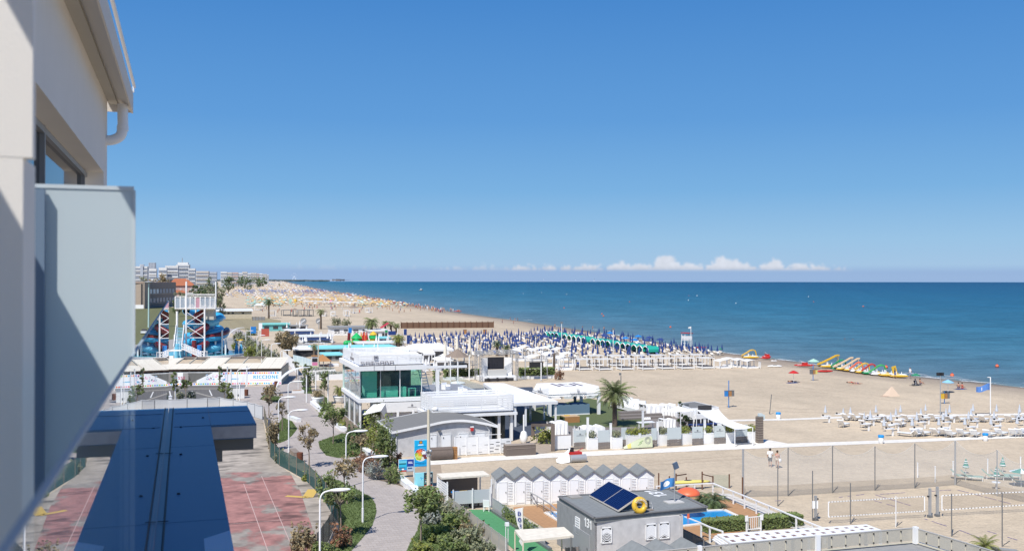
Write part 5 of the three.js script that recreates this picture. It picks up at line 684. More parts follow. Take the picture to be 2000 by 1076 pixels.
const xa=lenV(p,742),xb=lenV(p,838),xm=(xa+xb)/2;mb().box(xb-xa,1.15,.2,xm,hS-.65,.5).build('name_panel',M.white,t);const l2=mb();spiral(l2,.22,T4(lenV(p,803),hS-.45,.62));l2.box(1.1,.05,.02,lenV(p,803),hS-.68,.61);l2.build('panel_logo',mat('grey letters',[.3,.29,.3],.6),t);
for(let i=0;i<4;i++)mb().on(.26,hS-1.1,.26,xa+.2+i*(xb-xa-.4)/3,0,.5).build('column',M.white,t);mb().box(xb-xa,1.9,.05,xm,.95,.1).build('shutter',mat('shutter grey',[.5,.5,.53],.6),t);
const aw=mb();const a0=lenV(p,712),a1=lenV(p,752);aw.quad(V3(a0-.6,1.9,1.9),V3(a1-.9,2.35,2.2),V3(a1,3.0,.5),V3(a0+1,2.9,.4));aw.quad(V3(a0-.6,1.85,1.9),V3(a1-.9,2.3,2.2),V3(a1,2.95,.5),V3(a0+1,2.85,.4));aw.tri(V3(a1-.9,2.35,2.2),V3(a1,3,.5),V3(a1,1.0,.5));aw.build('awning',M.fabric,t);
for(let i=0;i<4;i++)mb().box(.02,1.0,l/4-.08,wT-.2,hT+.55,-l/4*(i+.5)).build('parapet_glass',M.glass,t);for(let i=0;i<3;i++)mb().box((wT-w)/3*.9,1.0,.02,w+(wT-w)*(i+.5)/3,hT+.55,-l+.2).build('parapet_glass',M.glass,t);
mb().on(.42,3.1,.42,w+2.1,hT,-1.2).build('column',M.white,t);mb().box(6.5,.3,.3,w+2.6,hC+.1,-1.2).box(.3,.3,5,w+.6,hC+.1,-3).build('beam',M.white,t);
const ss=mb();for(let i=0;i<9;i++)ss.box(.9,.08,.28,w+1.0-i*.02,hT+.25+i*.33,-2-i*.3);ss.bar(V3(w+.6,hT,-1.8),V3(w+.45,hT+3,-4.6),.05).bar(V3(w+1.4,hT,-1.8),V3(w+1.3,hT+3,-4.6),.05);ss.build('stair',M.white,t);
for(const[x,z,l2]of[[w+5.4,-1.4,'white lounge chair on the upper terrace by the glass parapet'],[w+4.6,-6.6,'white armchair at the far side of the upper terrace']]){const c=thing('lounge_chair',l2,'chair',off(p,x,-z).setY(hT+.03),TH+.5);mb().on(.8,.4,.8).build('seat',M.whiteC,c);mb().box(.8,.5,.15,0,.6,-.35,0,-.2).build('backrest',M.whiteC,c);for(const s of[-.4,.4])mb().on(.12,.6,.8,s,0,0).build('armrest',M.whiteC,c);}
}
{
const p=G(845,870),w=lenV(p,1003),h=topAt(p,812),hp=topAt(p,776.5),t=thing('slatted_terrace','low building with a white slatted roof terrace behind the curved roof','building',p,TH),d=5.6;
mb().box(w+.8,.3,d+.5,w/2,h-.1,-d/2).build('roof_slab',M.white,t);mb().box(w,.12,.05,w/2,h+.12,.05).build('dark_gap',M.dark,t);
const sc=(x0,z0,x1,z1)=>{const n=7,hh=hp-h-.2;const s=mb();for(let i=0;i<n;i++)s.beam(V3(x0,h+.22+(i+.5)*hh/n,z0),V3(x1,h+.22+(i+.5)*hh/n,z1),.03,hh/n-.05);s.build('slat_screen',M.white,t);for(let i=0;i<=5;i++)mb().on(.06,hp-h,.06,x0+(x1-x0)*i/5,h,z0+(z1-z0)*i/5-.05).build('screen_post',M.white,t);};
sc(0,0,w,0);sc(0,-.05,0,-d);sc(w,-.05,w,-d);sc(0,-d,w,-d);mb().box(w-.3,.04,d-.3,w/2,h+.08,-d/2).build('terrace_floor',M.white,t);
mb().box(w-1,h-.3,.1,w/2,(h-.3)/2,-1.4).build('dark_glass',mat('dark shop glass',[.03,.045,.05],.1),t);for(const x of[w*.55,w*.83,w-.1])mb().on(.3,h-.2,.3,x,0,-.4).build('column',M.white,t);
const c=G(1023,866),lm=thing('vase_lamp','white vase-shaped floor lamp beside the white column','lamp',c,0);mb().lathe([[.2,0],[.42,.3],[.44,.7],[.3,1.25],[.12,1.35],[.0,1.36]],16).build('vase',M.whiteC,lm);mb().bar(V3(0,1.3,0),V3(0,3.1,0),.1).build('post',M.white,lm);
}
{
const p=G(772,894),t=thing('curved_roof_block','grey service block with curved roof, white doors and red bucket light','building',p,TH),w=lenV(p,960),d=7.6;
const K=[[765,843],[804,835],[834,829],[867,822],[903,819.5],[942,824.5],[971,831]].map(([x,y])=>{const v=lenV(p,x);return[v,topAt(off(p,v),y)];});
const rf=mb(),cv=new THREE.CatmullRomCurve3(K.map(([x,y])=>V3(x,y,0))).getPoints(36);for(let i=0;i<36;i++){const a=cv[i],b=cv[i+1];for(const e of[0,-.16])rf.quad(V3(a.x,a.y+e,.35),V3(b.x,b.y+e,.35),V3(b.x,b.y+e,-d),V3(a.x,a.y+e,-d));}rf.build('roof',M.roofK,t);
const ed=mb();for(let i=0;i<36;i++){const a=cv[i],b=cv[i+1];for(const z of[.36,-d-.01])ed.quad(V3(a.x,a.y+.05,z),V3(b.x,b.y+.05,z),V3(b.x,b.y-.2,z),V3(a.x,a.y-.2,z));}for(const q of[cv[0],cv[36]])ed.box(.06,.25,d+.35,q.x,q.y-.07,-d/2+.17);ed.build('fascia',M.white,t);
const wl=mb();for(let i=0;i<36;i++){const a=cv[i],b=cv[i+1];const c=(x)=>Math.max(0,Math.min(w,x));if(b.x>0&&a.x<w)for(const z of[0,-d+.3])wl.quad(V3(c(a.x),0,z),V3(c(b.x),0,z),V3(c(b.x),b.y-.15,z),V3(c(a.x),a.y-.15,z));}for(const x of[0,w])wl.box(.1,2.55,d-.3,x,1.27,-d/2+.15);wl.build('wall',mat('pale grey wall',[.60,.60,.61],.9,{map:rep(tWear,3)}),t);
for(const[x0,x1]of[[839.5,853],[862.5,881],[896,915],[929.5,947.5]]){const a=lenV(p,x0),b=lenV(p,x1),dr=mb().box(b-a-.1,2.0,.05,(a+b)/2,1.02,.03).build('door',M.whiteC,t);mb().box(.06,.14,.06,a+.2,1.75,.08).build('handle',M.black,dr);mb().box(.06,2.1,.08,a,1.05,.03).box(.06,2.1,.08,b,1.05,.03).box(b-a,.06,.08,(a+b)/2,2.1,.03).build('door_frame',M.white,t);}
const lx=lenV(p,921.5);mb().box(.28,.36,.22,lx,2.5,.15).build('red_bucket',M.red,t);mb().box(.34,.12,.26,lx,2.74,.15).build('lamp_shade',M.white,t);const l3=lenV(p,858);mb().box(.3,.14,.26,l3,2.5,.15).build('wall_lamp',M.steelD,t);
mb().bar(V3(w-.25,0,.1),V3(w-.25,2.3,.1),.05).bar(V3(w-.25,2.3,.1),V3(w-.7,2.95,.12),.05).build('downpipe',M.white,t);mb().bar(V3(.05,0,.1),V3(.05,2.5,.1),.05).build('downpipe',M.white,t);
}
{
const p=G(888,890.5),w=lenV(p,1000),t=thing('slotted_fence','white panel fence with small dark slots before the grey block','fence',p,TH),n=5;seed(301);
for(let i=0;i<n;i++){const x=w*(i+.5)/n,h=i<3?1.75:1.45;const pn=mb().box(w/n-.12,h,.05,x,h/2+.05,0).build('panel',M.white,t);mb().on(.12,h+.12,.12,w*i/n,0,0).build('post',M.white,t);for(let k=0;k<6;k++)mb().box(.4,.07,.02,x+(k%2?.28:-.28)*(w/n)*.8+rr(-.1,.1),.25+k*(h-.35)/6,.02).build('slot',i<3&&k%3?M.whiteC:i<3?M.steel:M.dark,pn);}
mb().box(w*.62,.9,.05,-1.4,.5,.12).build('low_panel',M.white,t);mb().box(w*.8,.05,.08,w*.42,1.95,-.1).build('top_rail',M.white,t);
const r0=G(840,899),ro=thing('reed_roll','brown reed mat roll lying behind the salad sign','reed mat',r0,TH),rl=lenV(r0,883);mb().add(new THREE.CylinderGeometry(.62,.62,rl,14,1),new THREE.Matrix4().makeRotationZ(Math.PI/2).setPosition(rl/2,.62,0)).box(rl,.5,.3,rl/2,.85,.35).build('roll',M.wicker,ro);const r1=G(884,897),cr=thing('wood_crate','orange brown slatted crate beside the reed roll','crate',r1,TH),cw=lenV(r1,893);for(let i=0;i<8;i++)mb().on(cw,.12,.5,cw/2,i*.155,0).build('slat',M.woodO,cr);
const k0=G(987,891),k=thing('wicker_chest','dark brown wicker chest beside the entrance path','chest',k0,TH),kw=lenV(k0,1046);mb().on(kw,1.0,.9,kw/2,0,-.2).build('body',M.wicker,k);mb().on(kw,.06,.9,kw/2,1.04,-.2).build('lid',mat('wicker light',[.3,.25,.21],.9),k);mb().box(kw*.95,.05,.02,kw/2,.75,.27).build('rim',mat('wicker light2',[.3,.25,.21],.9),k);
const a=G(1041,853),b=G(1080,881),po=thing('wicker_portal','brown wicker entrance portal with two posts and a lintel','portal',a.clone()),e=b.clone().sub(a),hh=topAt(a,830),h2=topAt(b,830);mb().on(.4,hh,.4,0,0,0).build('post',M.wicker,po);mb().on(.4,h2,.4,e.x,0,e.z).build('post',M.wicker,po);mb().beam(V3(0,hh,0),V3(e.x,h2,e.z),.4,.3).build('lintel',M.wicker,po);
sheet('entrance_path',PX([[1048,888],[1080,882],[1062,842],[1046,846]]),.025,mat('sandy path',[.40,.33,.26],.95,{map:rep(tWear,2)}));
seed(302);bush('shrub','sparse green bush growing inside the wicker portal','shrub',G(1062,866),1.3,1.5,1.1,M.leafY,520,.3);
const w0=G(1081,880),wb=thing('white_board','blank white board on the fence right of the wicker portal','board',w0,TH),ww=lenV(w0,1116);mb().box(ww,1.35,.06,ww/2,.8,0).build('board',M.white,wb);for(const x of[.05,ww-.05])mb().on(.08,1.5,.08,x,0,-.06).build('post',M.steel,wb);
}
{
const H=2.85,c=PX([[944.5,749],[984,749],[1089,784],[1005.6,788]],H),b=c[3].clone().setY(0),t=thing('white_pergola','large white louvred pergola roof beside the slatted terrace','pergola',b.clone()),P=c.map((p)=>p.clone().sub(b)),q=(u,v,y=H)=>P[3].clone().lerp(P[2],u).lerp(P[0].clone().lerp(P[1],u),v).setY(y);
const n=26;for(let i=0;i<n;i++){const m=mb();m.quad(q(0,i/n,H-.02),q(1,i/n,H-.02),q(1,(i+.93)/n,H),q(0,(i+.93)/n,H)).quad(q(0,(i+.93)/n,H),q(1,(i+.93)/n,H),q(1,(i+.93)/n,H-.08),q(0,(i+.93)/n,H-.08));m.build('louvre',M.white,t);}mb().beam(q(0,.5,H+.05),q(1,.5,H+.05),.2,.12).build('cross_beam',M.white,t);
for(const[a,e]of[[q(0,0),q(1,0)],[q(1,0),q(1,1)],[q(1,1),q(0,1)],[q(0,1),q(0,0)]])mb().beam(a.setY(H-.14),e.setY(H-.14),.16,.36).build('edge_beam',M.white,t);
for(const[u,v]of[[.02,.01],[.26,.01],[.97,.01],[.97,.2],[.97,.45],[.97,.75],[.02,.5],[.02,.97],[.97,.97],[.6,.2]]){const p=q(u,v,0);mb().on(.2,H-.2,.2,p.x,0,p.z,TH).build('post',u===.6?M.steel:M.white,t);}
}
sheet('club_floor',PX([[880,760],[1040,756],[1050,780],[1075,800],[1082,824],[1052,846],[1000,862],[900,862]]),.03,navyFl);
sheet('club_lawn',PX([[1030,800],[1075,792],[1150,778],[1190,786],[1218,797],[1270,829],[1250,834],[1130,836],[1102,829],[1058,822],[1012,828]]),.034,M.lawnA);
sheet('club_deck',PX([[1190,786],[1235,782],[1335,812],[1470,838],[1470,858],[1120,872],[1095,860],[1060,830],[1102,829],[1130,836],[1250,834],[1270,829],[1218,797]]),.032,deckW);
{
const p=G(1073,814),w=lenV(p,1172),l=lenU(p,1042.5),h0=topAt(p,775),h1=topAt(p,757.5),t=thing('bar_kiosk','white canvas-roofed bar kiosk with a blue grey counter on the lawn','kiosk',p,TH),iN=.5;
const r=mb(),A=[[-.15,.15],[w+.15,.15],[w+.15,-l-.15],[-.15,-l-.15]],lo=A.map(([x,z])=>V3(x,h0,z)),hi=[[.05,-.25],[w-.05,-.25],[w-.35,-l+.3],[.35,-l+.3]].map(([x,z])=>V3(x,h1,z));for(let i=0;i<4;i++)r.quad(lo[i],lo[(i+1)%4],hi[(i+1)%4],hi[i]);r.quad(...hi).quad(...lo.map((v)=>v.clone().setY(h0+.3)));r.build('canvas_roof',M.fabric,t);
const dk=mat('dark logo',[.05,.035,.09],.8),lg=mb(),L=(x,z,ww,dd)=>lg.box(ww,.02,dd,x,h1+.02,z);const cx=w*.5,cz=-l*.47,s=w*.085;for(const[x,k]of[[-2.6,.9],[-1.3,.55],[1.3,.55],[2.6,.9]])L(cx+x*s,cz,s*.55,l*.62*k);L(cx,cz+l*.22,s*2.6,.22);L(cx,cz-l*.18,s*1.6,.2);lg.build('roof_logo',dk,t);
const fl=mb(),gl=mat('grey letters',[.33,.33,.35],.7);spiral(fl,.34,T4(w*.56,h0+.72,.12,0,-.35));word(fl,.27,.06,T4(w*.56,h0+.36,.2,0,-.35));fl.build('front_logo',gl,t);const sl=mb();word(sl,.22,.05,T4(-.2,h0+.4,-l*.5,-Math.PI/2));spiral(sl,.28,T4(-.15,h0+.75,-l*.5,-Math.PI/2));sl.build('side_logo',gl,t);
for(const[x,z]of[[.1,-.1],[w-.1,-.1],[.1,-l],[w-.1,-l]])mb().on(.36,h0,.36,x,0,z).build('pillar',M.white,t);mb().on(.3,h0,.3,w*.68,0,-l*.5).build('pillar',barM,t);
const bx=w*.80;mb().on(bx,1.3,1.0,bx/2+.15,.12,-.9).build('bar_counter',barM,t);mb().on(bx,.18,1.02,bx/2+.15,0,-.88).build('white_plinth',M.white,t);const wv=mb();for(const[x,ww]of[[bx*.28,bx*.42],[bx*.72,bx*.46]])wv.ball(1,x+.1,1.45,-.9,ww/2,.22,.45,14);wv.build('counter_cover',mat('counter cover',[.06,.15,.3],.8),t);
for(let i=0;i<7;i++)mb().box(.32,.1,.2,.6+i*(w-1)/6,h0-.06,.08).build('valance_fitting',i%2?M.steelD:M.white,t);
const k=thing('stool_stack','dark metal trolley and white stool legs in front of the blue counter','trolley',G(1116,811),TH);for(let i=0;i<9;i++)mb().on(.06,.55,.06,.3+i*.2,0,0).build('leg',M.white,k);mb().bar(V3(-.1,1,0),V3(.4,.6,0),.05).bar(V3(.3,.6,0),V3(2.1,.6,0),.035).bar(V3(.1,0,0),V3(.1,.7,0),.05).build('frame',M.black,k);
}
{
seed(311);palmTree('date_palm','big date palm with grey green fronds on the club lawn',G(1201,833),topAt(G(1201,833),769),2.9,{n:44,tr:.24,droop:.5,lf:16});
const q=G(1205,834),lp=thing('palm_light','thin dark pole light behind the date palm crown','light pole',G(1213,800),0);mb().bar(V3(0,0,0),V3(0,topAt(G(1213,800),733),0),.06).build('pole',M.steelD,lp);mb().box(.3,.3,.2,-.1,topAt(G(1213,800),730),0).build('lamp_head',M.steelD,lp);
const b0=G(1101,826),bl=thing('turf_block','wooden block bench with turf side on the club lawn','bench',b0,TH),bw=lenV(b0,1132);mb().on(bw*.95,.75,1.6,bw*.5,0,-.5).build('body',M.woodO,bl);mb().on(bw,.04,1.62,bw*.5,.75,-.5).build('top',mat('raw wood',[.5,.36,.22],.85),bl);mb().on(.06,.72,1.6,-.03+bw*.02,0,-.5).build('turf_side',M.lawnA,bl);mb().box(.6,.1,.5,bw*.3,.83,-.5).build('yellow_pad',M.yellow,bl);
const cov=(l,x0,x1,yb,yt,d=1.2)=>{const p=G(x0,yb),w=lenV(p,x1),h=topAt(p,yt),t=thing('covered_furniture',l,'covered furniture',p,TH),m=mb(),n=8;seed(x0);const hs=Array.from({length:n+1},()=>h*rr(.82,1.03));for(let i=0;i<n;i++){const a=w*i/n,b=w*(i+1)/n,f1=.12*(i%2),f2=.12*((i+1)%2);m.quad(V3(a,hs[i],-d*.1),V3(b,hs[i+1],-d*.1),V3(b,hs[i+1]*.95,-d),V3(a,hs[i]*.95,-d));m.quad(V3(a,0,f1),V3(b,0,f2),V3(b,hs[i+1],-d*.1),V3(a,hs[i],-d*.1));m.quad(V3(a,0,-d),V3(b,0,-d),V3(b,hs[i+1]*.95,-d),V3(a,hs[i]*.95,-d));}m.tri(V3(0,0,.1),V3(0,0,-d),V3(0,hs[0],-d*.3)).tri(V3(w,0,.1),V3(w,0,-d),V3(w,hs[n],-d*.3));m.build('white_cover',M.fabric,t);mb().on(w*.9,h*.7,d*.7,w/2,0,-d*.5).build('furniture',M.whiteC,t);};
cov('white tarpaulin draped over furniture behind the fence glass panels',1134,1184,856,834,2);cov('white covered sofas beside the wicker portal',1082,1111,850,825,2.4);cov('angular white covered loungers right of the sofa row',1263,1303,815,791,2.4);cov('angular white covered furniture next to the sail shade',1300,1322,814,790,2);cov('white covered counter below the big sail',1296,1322,836,818,1.4);cov('small white cover lying on the deck steps',1258,1272,820,815,.8);
const s0=G(1206,795),s1=G(1256,809),pl=thing('sofa_platform','long white platform carrying the row of white sofas','platform',s0.clone());const e=s1.clone().sub(s0);mb().beam(V3(0,.45,0),V3(e.x,.45,e.z),2.2,.5).build('platform',M.white,pl);for(let i=0;i<4;i++)mb().on(.12,.3,.12,e.x*i/3,0,e.z*i/3+1).build('leg',M.white,pl);
for(let i=0;i<4;i++){const q2=s0.clone().lerp(s1,(i+.5)/4).setY(.7),sf=thing('white_sofa','white sofa '+['first and farthest','second','third','nearest'][i]+' in the row on the white platform','sofa',q2,TH-.9);mb().on(1.5,.4,.9).build('seat',M.whiteC,sf);mb().on(1.5,.55,.2,0,.4,-.35).build('backrest',M.whiteC,sf);for(const x of[-.7,.7])mb().on(.14,.6,.9,x,0,0).build('armrest',M.whiteC,sf);}
const d0=thing('deck_step','grey wooden deck steps at the right of the club lawn','deck',G(1225,822),TH);for(let i=0;i<3;i++)mb().on(7-i*1.2,.25,1.0,3-i*.2,i*.25,-1-i*1.0).build('step',deckW,d0);
const rt=G(1262,838),tb=thing('white_table','long white table near the front fence of the club','table',rt,TH);mb().on(2.0,.07,1.0,0,.78,0).build('top',M.whiteC,tb);for(const x of[-.9,.9])mb().on(.08,.78,.08,x,0,0).build('leg',M.white,tb);
const pl2=[[1148,878,816],[1193,876,827],[1256,847,803],[1250,874.5,847],[1284.5,871,824],[1377,867,819],[1404,866,825],[1408,866,826],[1121,872,838]];pl2.forEach(([x,y,ty],i)=>{const p=G(x,y),o=thing('fence_post',['white post left of the first planter','white post between pale glass panels','tall white post on the deck by the palm','white post in front of the red lifebuoy box','white post right of the wide planter','tall white post before the bar sail','left of two thin white posts','right of two thin white posts','white post by the white board'][i],'post',p,TH);mb().on(.2,topAt(p,ty),.2).build('post',M.white,o);mb().on(.24,.05,.24,0,topAt(p,ty),0).build('cap',M.whiteC,o);});
{const p=G(1252,868),o=thing('lifebuoy_box','orange red box hanging on the white post above the board','box',p,TH);mb().box(.5,.62,.2,0,topAt(p,849),0).build('box',mat('orange red',[.6,.12,.06],.6),o);mb().box(.54,.06,.24,0,topAt(p,849)+.33,0).build('lid',M.red,o);}
{const p=G(1216,877),o=thing('surf_sail','green and yellow patterned windsurf board leaning on the planter','surfboard',p,TH),w=lenV(p,1272);const m=mb(),k=mb(),z=.42;const n=16,prof=(u)=>.62*Math.pow(Math.sin(Math.PI*Math.min(1,u*.5+.04)),1.2)+.02;for(let i=0;i<n;i++){const a=i/n,b=(i+1)/n;for(const zz of[z,z-.1])(i>1&&i<4?k:m).quad(V3(a*w,.12,zz+.05),V3(b*w,.12,zz+.05),V3(b*w,.12+prof(b)*1.7,zz-.1),V3(a*w,.12+prof(a)*1.7,zz-.1));}m.build('board',mat('pale lime board',[.58,.62,.42],.5),o);k.build('yellow_band',M.yellowP,o);for(const r of[.22,.34])mb().add(new THREE.TorusGeometry(r,.025,6,24),T4(w*.84,.82,.38,0,-.1)).build('ring_mark',M.greyD,o);mb().box(.5,.03,.02,w*.55,.5,.43,0,0,.5).box(.5,.03,.02,w*.6,.75,.41,0,0,.5).build('stripe',mat('lime',[.3,.5,.15],.6),o);}
}
{
seed(321);const pls=[[1149.6,1169,879,'first'],[1197,1217,877.5,'second'],[1227,1275,873,'widest'],[1288,1308,871,'fourth'],[1332,1353,869,'fifth'],[1375,1396,868,'sixth'],[1419,1439,866.5,'seventh'],[1462,1482,865,'last']];
pls.forEach(([x0,x1,y,o],i)=>{const p=G(x0,y),w=lenV(p,x1),t=thing('white_planter',o+' white box planter with green shrubs along the club front, counted from left','planter',p,TH),h=1.12;mb().on(w,h,1.0,w/2,0,-.5).build('box',M.white,t);mb().on(w+.04,.05,1.04,w/2,h,-.5).build('rim',M.whiteC,t);const B=mb();leaves(B,260*w,.2,()=>{const r=inBall();return[V3(w/2+r.x*w*.55,h+.3+r.y*.45+.1,-.5+r.z*.6),r,.8+.4*rnd()];});B.build('shrub',i===0||i===1||i===3?M.leafO:M.leafY,t);});
[[1121,1147,866,'between white board and first planter'],[1168.5,1193,866,'between first and second planters'],[1214,1226,860,'behind the surf board'],[1273,1285,861,'narrow, right of widest planter'],[1304,1333,860,'between fourth and fifth planters'],[1353,1375,858,'between fifth and sixth planters'],[1396,1419,856,'between sixth and seventh planters'],[1439,1462,854,'between seventh and last planters']].forEach(([x0,x1,y,l])=>{const p=G(x0,y+12),w=lenV(p,x1),t=thing('wind_panel','pale frosted glass wind panel '+l,'wind panel',p,TH);mb().box(w-.06,1.25,.03,w/2,1.35,-.1).build('glass',M.paleG,t);for(let k=0;k<3;k++)mb().box(w-.02,.2,.06,w/2,.12+k*.23,-.06).build('board',deckW,t);if(/white board|sixth and|seventh and|fifth and/.test(l)){const m=mb();spiral(m,.14,T4(w/2,1.55,-.08));m.box(.8,.04,.01,w/2,1.4,-.08);m.build('logo',M.steelD,t);}});
const far=[[1070,1095,788],[1103,1118,787],[1126,1140,786],[1146,1166,786]];far.forEach(([x0,x1,y],i)=>{const p=G(x0,y-8),w=lenV(p,x1),t=thing(i%2?'wind_panel':'white_planter',['white planter seen under the kiosk roof at left','pale wind panel seen under the kiosk roof','white planter with green plant seen under the kiosk roof centre','pale wind panel seen under the kiosk roof at right'][i],i%2?'wind panel':'planter',p,TH);mb().on(w,1.15,.6,w/2).build(i%2?'glass':'box',i%2?M.paleG:M.white,t);const B=mb();if(!(i%2)){leaves(B,200,.3,()=>{const r=inBall();return[V3(w/2+r.x*w*.5,1.4+r.y*.4,r.z*.4),r,1];});B.build('shrub',M.leafY,t);}else mb().on(w,.1,.7,w/2,1.15).build('rail',M.white,t);});
}
{
const p=G(1350,824),t=thing('bar_hut','small white hut with flat dark grey roof behind the sail shades','hut',p,TH),H=topAt(p,798),c=PX([[1325,788.5],[1357,784.5],[1404,795.5],[1350,798]],H).map((q)=>{const e=q.sub(p);return V3(e.dot(VV),H,-e.dot(UU));});const m=mb();m.quad(...c).quad(...c.map((v)=>v.clone().setY(H-.2)));m.build('roof',M.roofK,t);const f=mb();for(let i=0;i<4;i++)f.beam(c[i].clone().setY(H-.08),c[(i+1)%4].clone().setY(H-.08),.1,.26);f.build('fascia',M.white,t);const w=lenV(p,1398);mb().box(w,H-.2,.15,w/2,H/2-.1,-.3).build('front_wall',M.white,t);mb().box(.15,H-.2,4,.1,H/2-.1,-2.3).build('side_wall',M.white,t);mb().box(w*.55,1.1,.05,w*.6,1.4,-.2).build('service_hatch',M.dark,t);mb().on(.4,H-.3,.4,.3,0,.1).build('pillar',M.white,t);mb().on(w*.9,1.0,.5,w/2+.2,0,.6).build('counter',M.white,t);
mb().box(.5,.15,.35,1,H+.15,-3).build('roof_unit',M.steelD,t);
const sail=(l,pts,sag)=>{const P=pts.map(([x,y,h])=>G(x,y,h)),b=P[0].clone().setY(0),o=thing('sail_shade',l,'sail shade',b),q=P.map((v)=>v.clone().sub(b)),m2=mb(),n=8;const S=(u,v)=>{const a=q[0].clone().lerp(q[1],u),c2=(q[3]??q[2]).clone().lerp(q[2],u);const r=a.lerp(c2,v);r.y-=sag*4*u*(1-u)*(.4+v*.6)+sag*2*v*(1-v);return r;};for(let i=0;i<n;i++)for(let j=0;j<n;j++){m2.quad(S(i/n,j/n),S((i+1)/n,j/n),S((i+1)/n,(j+1)/n),S(i/n,(j+1)/n));}m2.build('cloth',mat('white sail cloth',[.8,.8,.79],.9,{transmission:.15,thickness:0}),o);q.forEach((v)=>mb().bar(V3(v.x,0,v.z),v,.05).build('mast',M.white,o));};
sail('white sail shade left of the grey roofed hut',[[1297,803,2.3],[1325,792.5,2.9],[1355,800,2.6],[1330,804.5,2.5]],.12);sail('large white sail sweeping down from the hut front',[[1361,800,2.7],[1404,799,2.7],[1429,823,2.3],[1394,823.5,2.3]],.25);sail('low white sail shade running to the wicker tower',[[1404,824.5,2.25],[1430,822,2.3],[1471,834.5,2.0],[1436,838.5,1.9]],.08);
const g=G(1484,865),k=thing('wicker_tower','tall brown slatted tower post at the right end of the club','tower',g,TH),hk=topAt(g,812);for(let i=0;i<22;i++)mb().on(.62,hk/22*.8,.62,0,i*hk/22,0).build('slat',i%2?M.wood:M.wicker,k);mb().on(.5,hk,.5).build('core',M.dark,k);mb().on(.4,.3,.4,.1,hk,0).build('beacon',M.pale,k);mb().box(.3,.5,.3,.45,hk-.1,0).build('light_box',M.pale,k);
seed(331);for(const[x,y,l,cl]of[[1352,838,'dark motor scooter shape under the bar sail, left one',1],[1380,836,'dark stacked chairs under the bar sail, right one',1]]){const o=thing('stacked_seats',l,'seats',G(x,y),TH);for(let i=0;i<3;i++){mb().on(.7,.12,.7,i*.9,.45,0).build('seat',M.navy,o);mb().box(.7,.6,.1,i*.9,.8,-.3).build('backrest',M.black,o);for(const s of[-.3,.3])mb().on(.06,.45,.5,i*.9+s,0,0).build('leg',M.black,o);}}
tree('potted_tree','green bushy plant in the middle of the bar deck','plant',G(1338,842),{h:1.9,r:.8,th:.4,n:360,size:.28,k:8,m:M.leaf});tree('potted_tree','dark tall slim plant beside the sail shade','plant',G(1329,828),{h:3.0,r:.45,th:.3,n:360,size:.25,k:8,m:M.leafD});
const rz=G(1108,903),rv=thing('beach_roller','small red and grey sand roller under a white cover on the path','machine',rz,TH);mb().add(new THREE.CylinderGeometry(.38,.38,1.6,16),new THREE.Matrix4().makeRotationZ(Math.PI/2).setPosition(1.0,.38,.3)).build('drum',M.steel,rv);mb().on(1.4,.35,.7,.8,.6,-.2).build('body',M.red,rv);mb().box(.3,.5,.3,.6,1.1,-.3).build('seat',M.black,rv);const cv=mb();cv.quad(V3(-1.2,.1,.3),V3(.2,1.1,0),V3(.6,1.4,-.4),V3(-.9,.2,-.7)).quad(V3(-1.2,.1,.3),V3(.2,1.1,0),V3(.1,.1,.5),V3(-.8,0,.5));cv.build('cover',M.fabric,rv);mb().bar(V3(.9,.8,-.4),V3(1.9,1.2,-.6),.03).build('handlebar',M.red,rv);
}
// ---------- people ----------
function bodyGeo(bones,res=40,box=[-.5,.5,0,1.85,-.5,.5]){
const[x0,x1,y0,y1,z0,z1]=box,S=Math.max(x1-x0,y1-y0,z1-z0)*1.06,C=V3((x0+x1)/2,(y0+y1)/2,(z0+z1)/2);
const mc=new MarchingCubes(res,new THREE.MeshBasicMaterial(),false,false,40000);mc.isolation=0;const h=S/2,p=V3(),pa=V3(),ba=V3();
for(let k=0;k<res;k++)for(let j=0;j<res;j++)for(let i=0;i<res;i++){
p.set((i-res/2)/(res/2)*h+C.x,(j-res/2)/(res/2)*h+C.y,(k-res/2)/(res/2)*h+C.z);let d=9;
for(const[a,b,ra,rb]of bones){pa.subVectors(p,a);ba.subVectors(b,a);const t=Math.max(0,Math.min(1,pa.dot(ba)/Math.max(1e-6,ba.lengthSq())));const e=pa.addScaledVector(ba,-t).length()-(ra+(rb-ra)*t);const kk=.035,hh=Math.max(0,Math.min(1,.5+.5*(d-e)/kk));d=d+(e-d)*hh-kk*hh*(1-hh);}
mc.field[i+j*res+k*res*res]=-d;
}
mc.update();const n=mc.count,pos=new Float32Array(n*3),nor=new Float32Array(n*3);for(let i=0;i<n*3;i+=3){pos[i]=mc.positionArray[i]*h+C.x;pos[i+1]=mc.positionArray[i+1]*h+C.y;pos[i+2]=mc.positionArray[i+2]*h+C.z;nor[i]=mc.normalArray[i];nor[i+1]=mc.normalArray[i+1];nor[i+2]=mc.normalArray[i+2];}
const g=new THREE.BufferGeometry();g.setAttribute('position',new THREE.BufferAttribute(pos,3));g.computeVertexNormals();g.setAttribute('uv',new THREE.BufferAttribute(new Float32Array(n*2),2));return g;
}
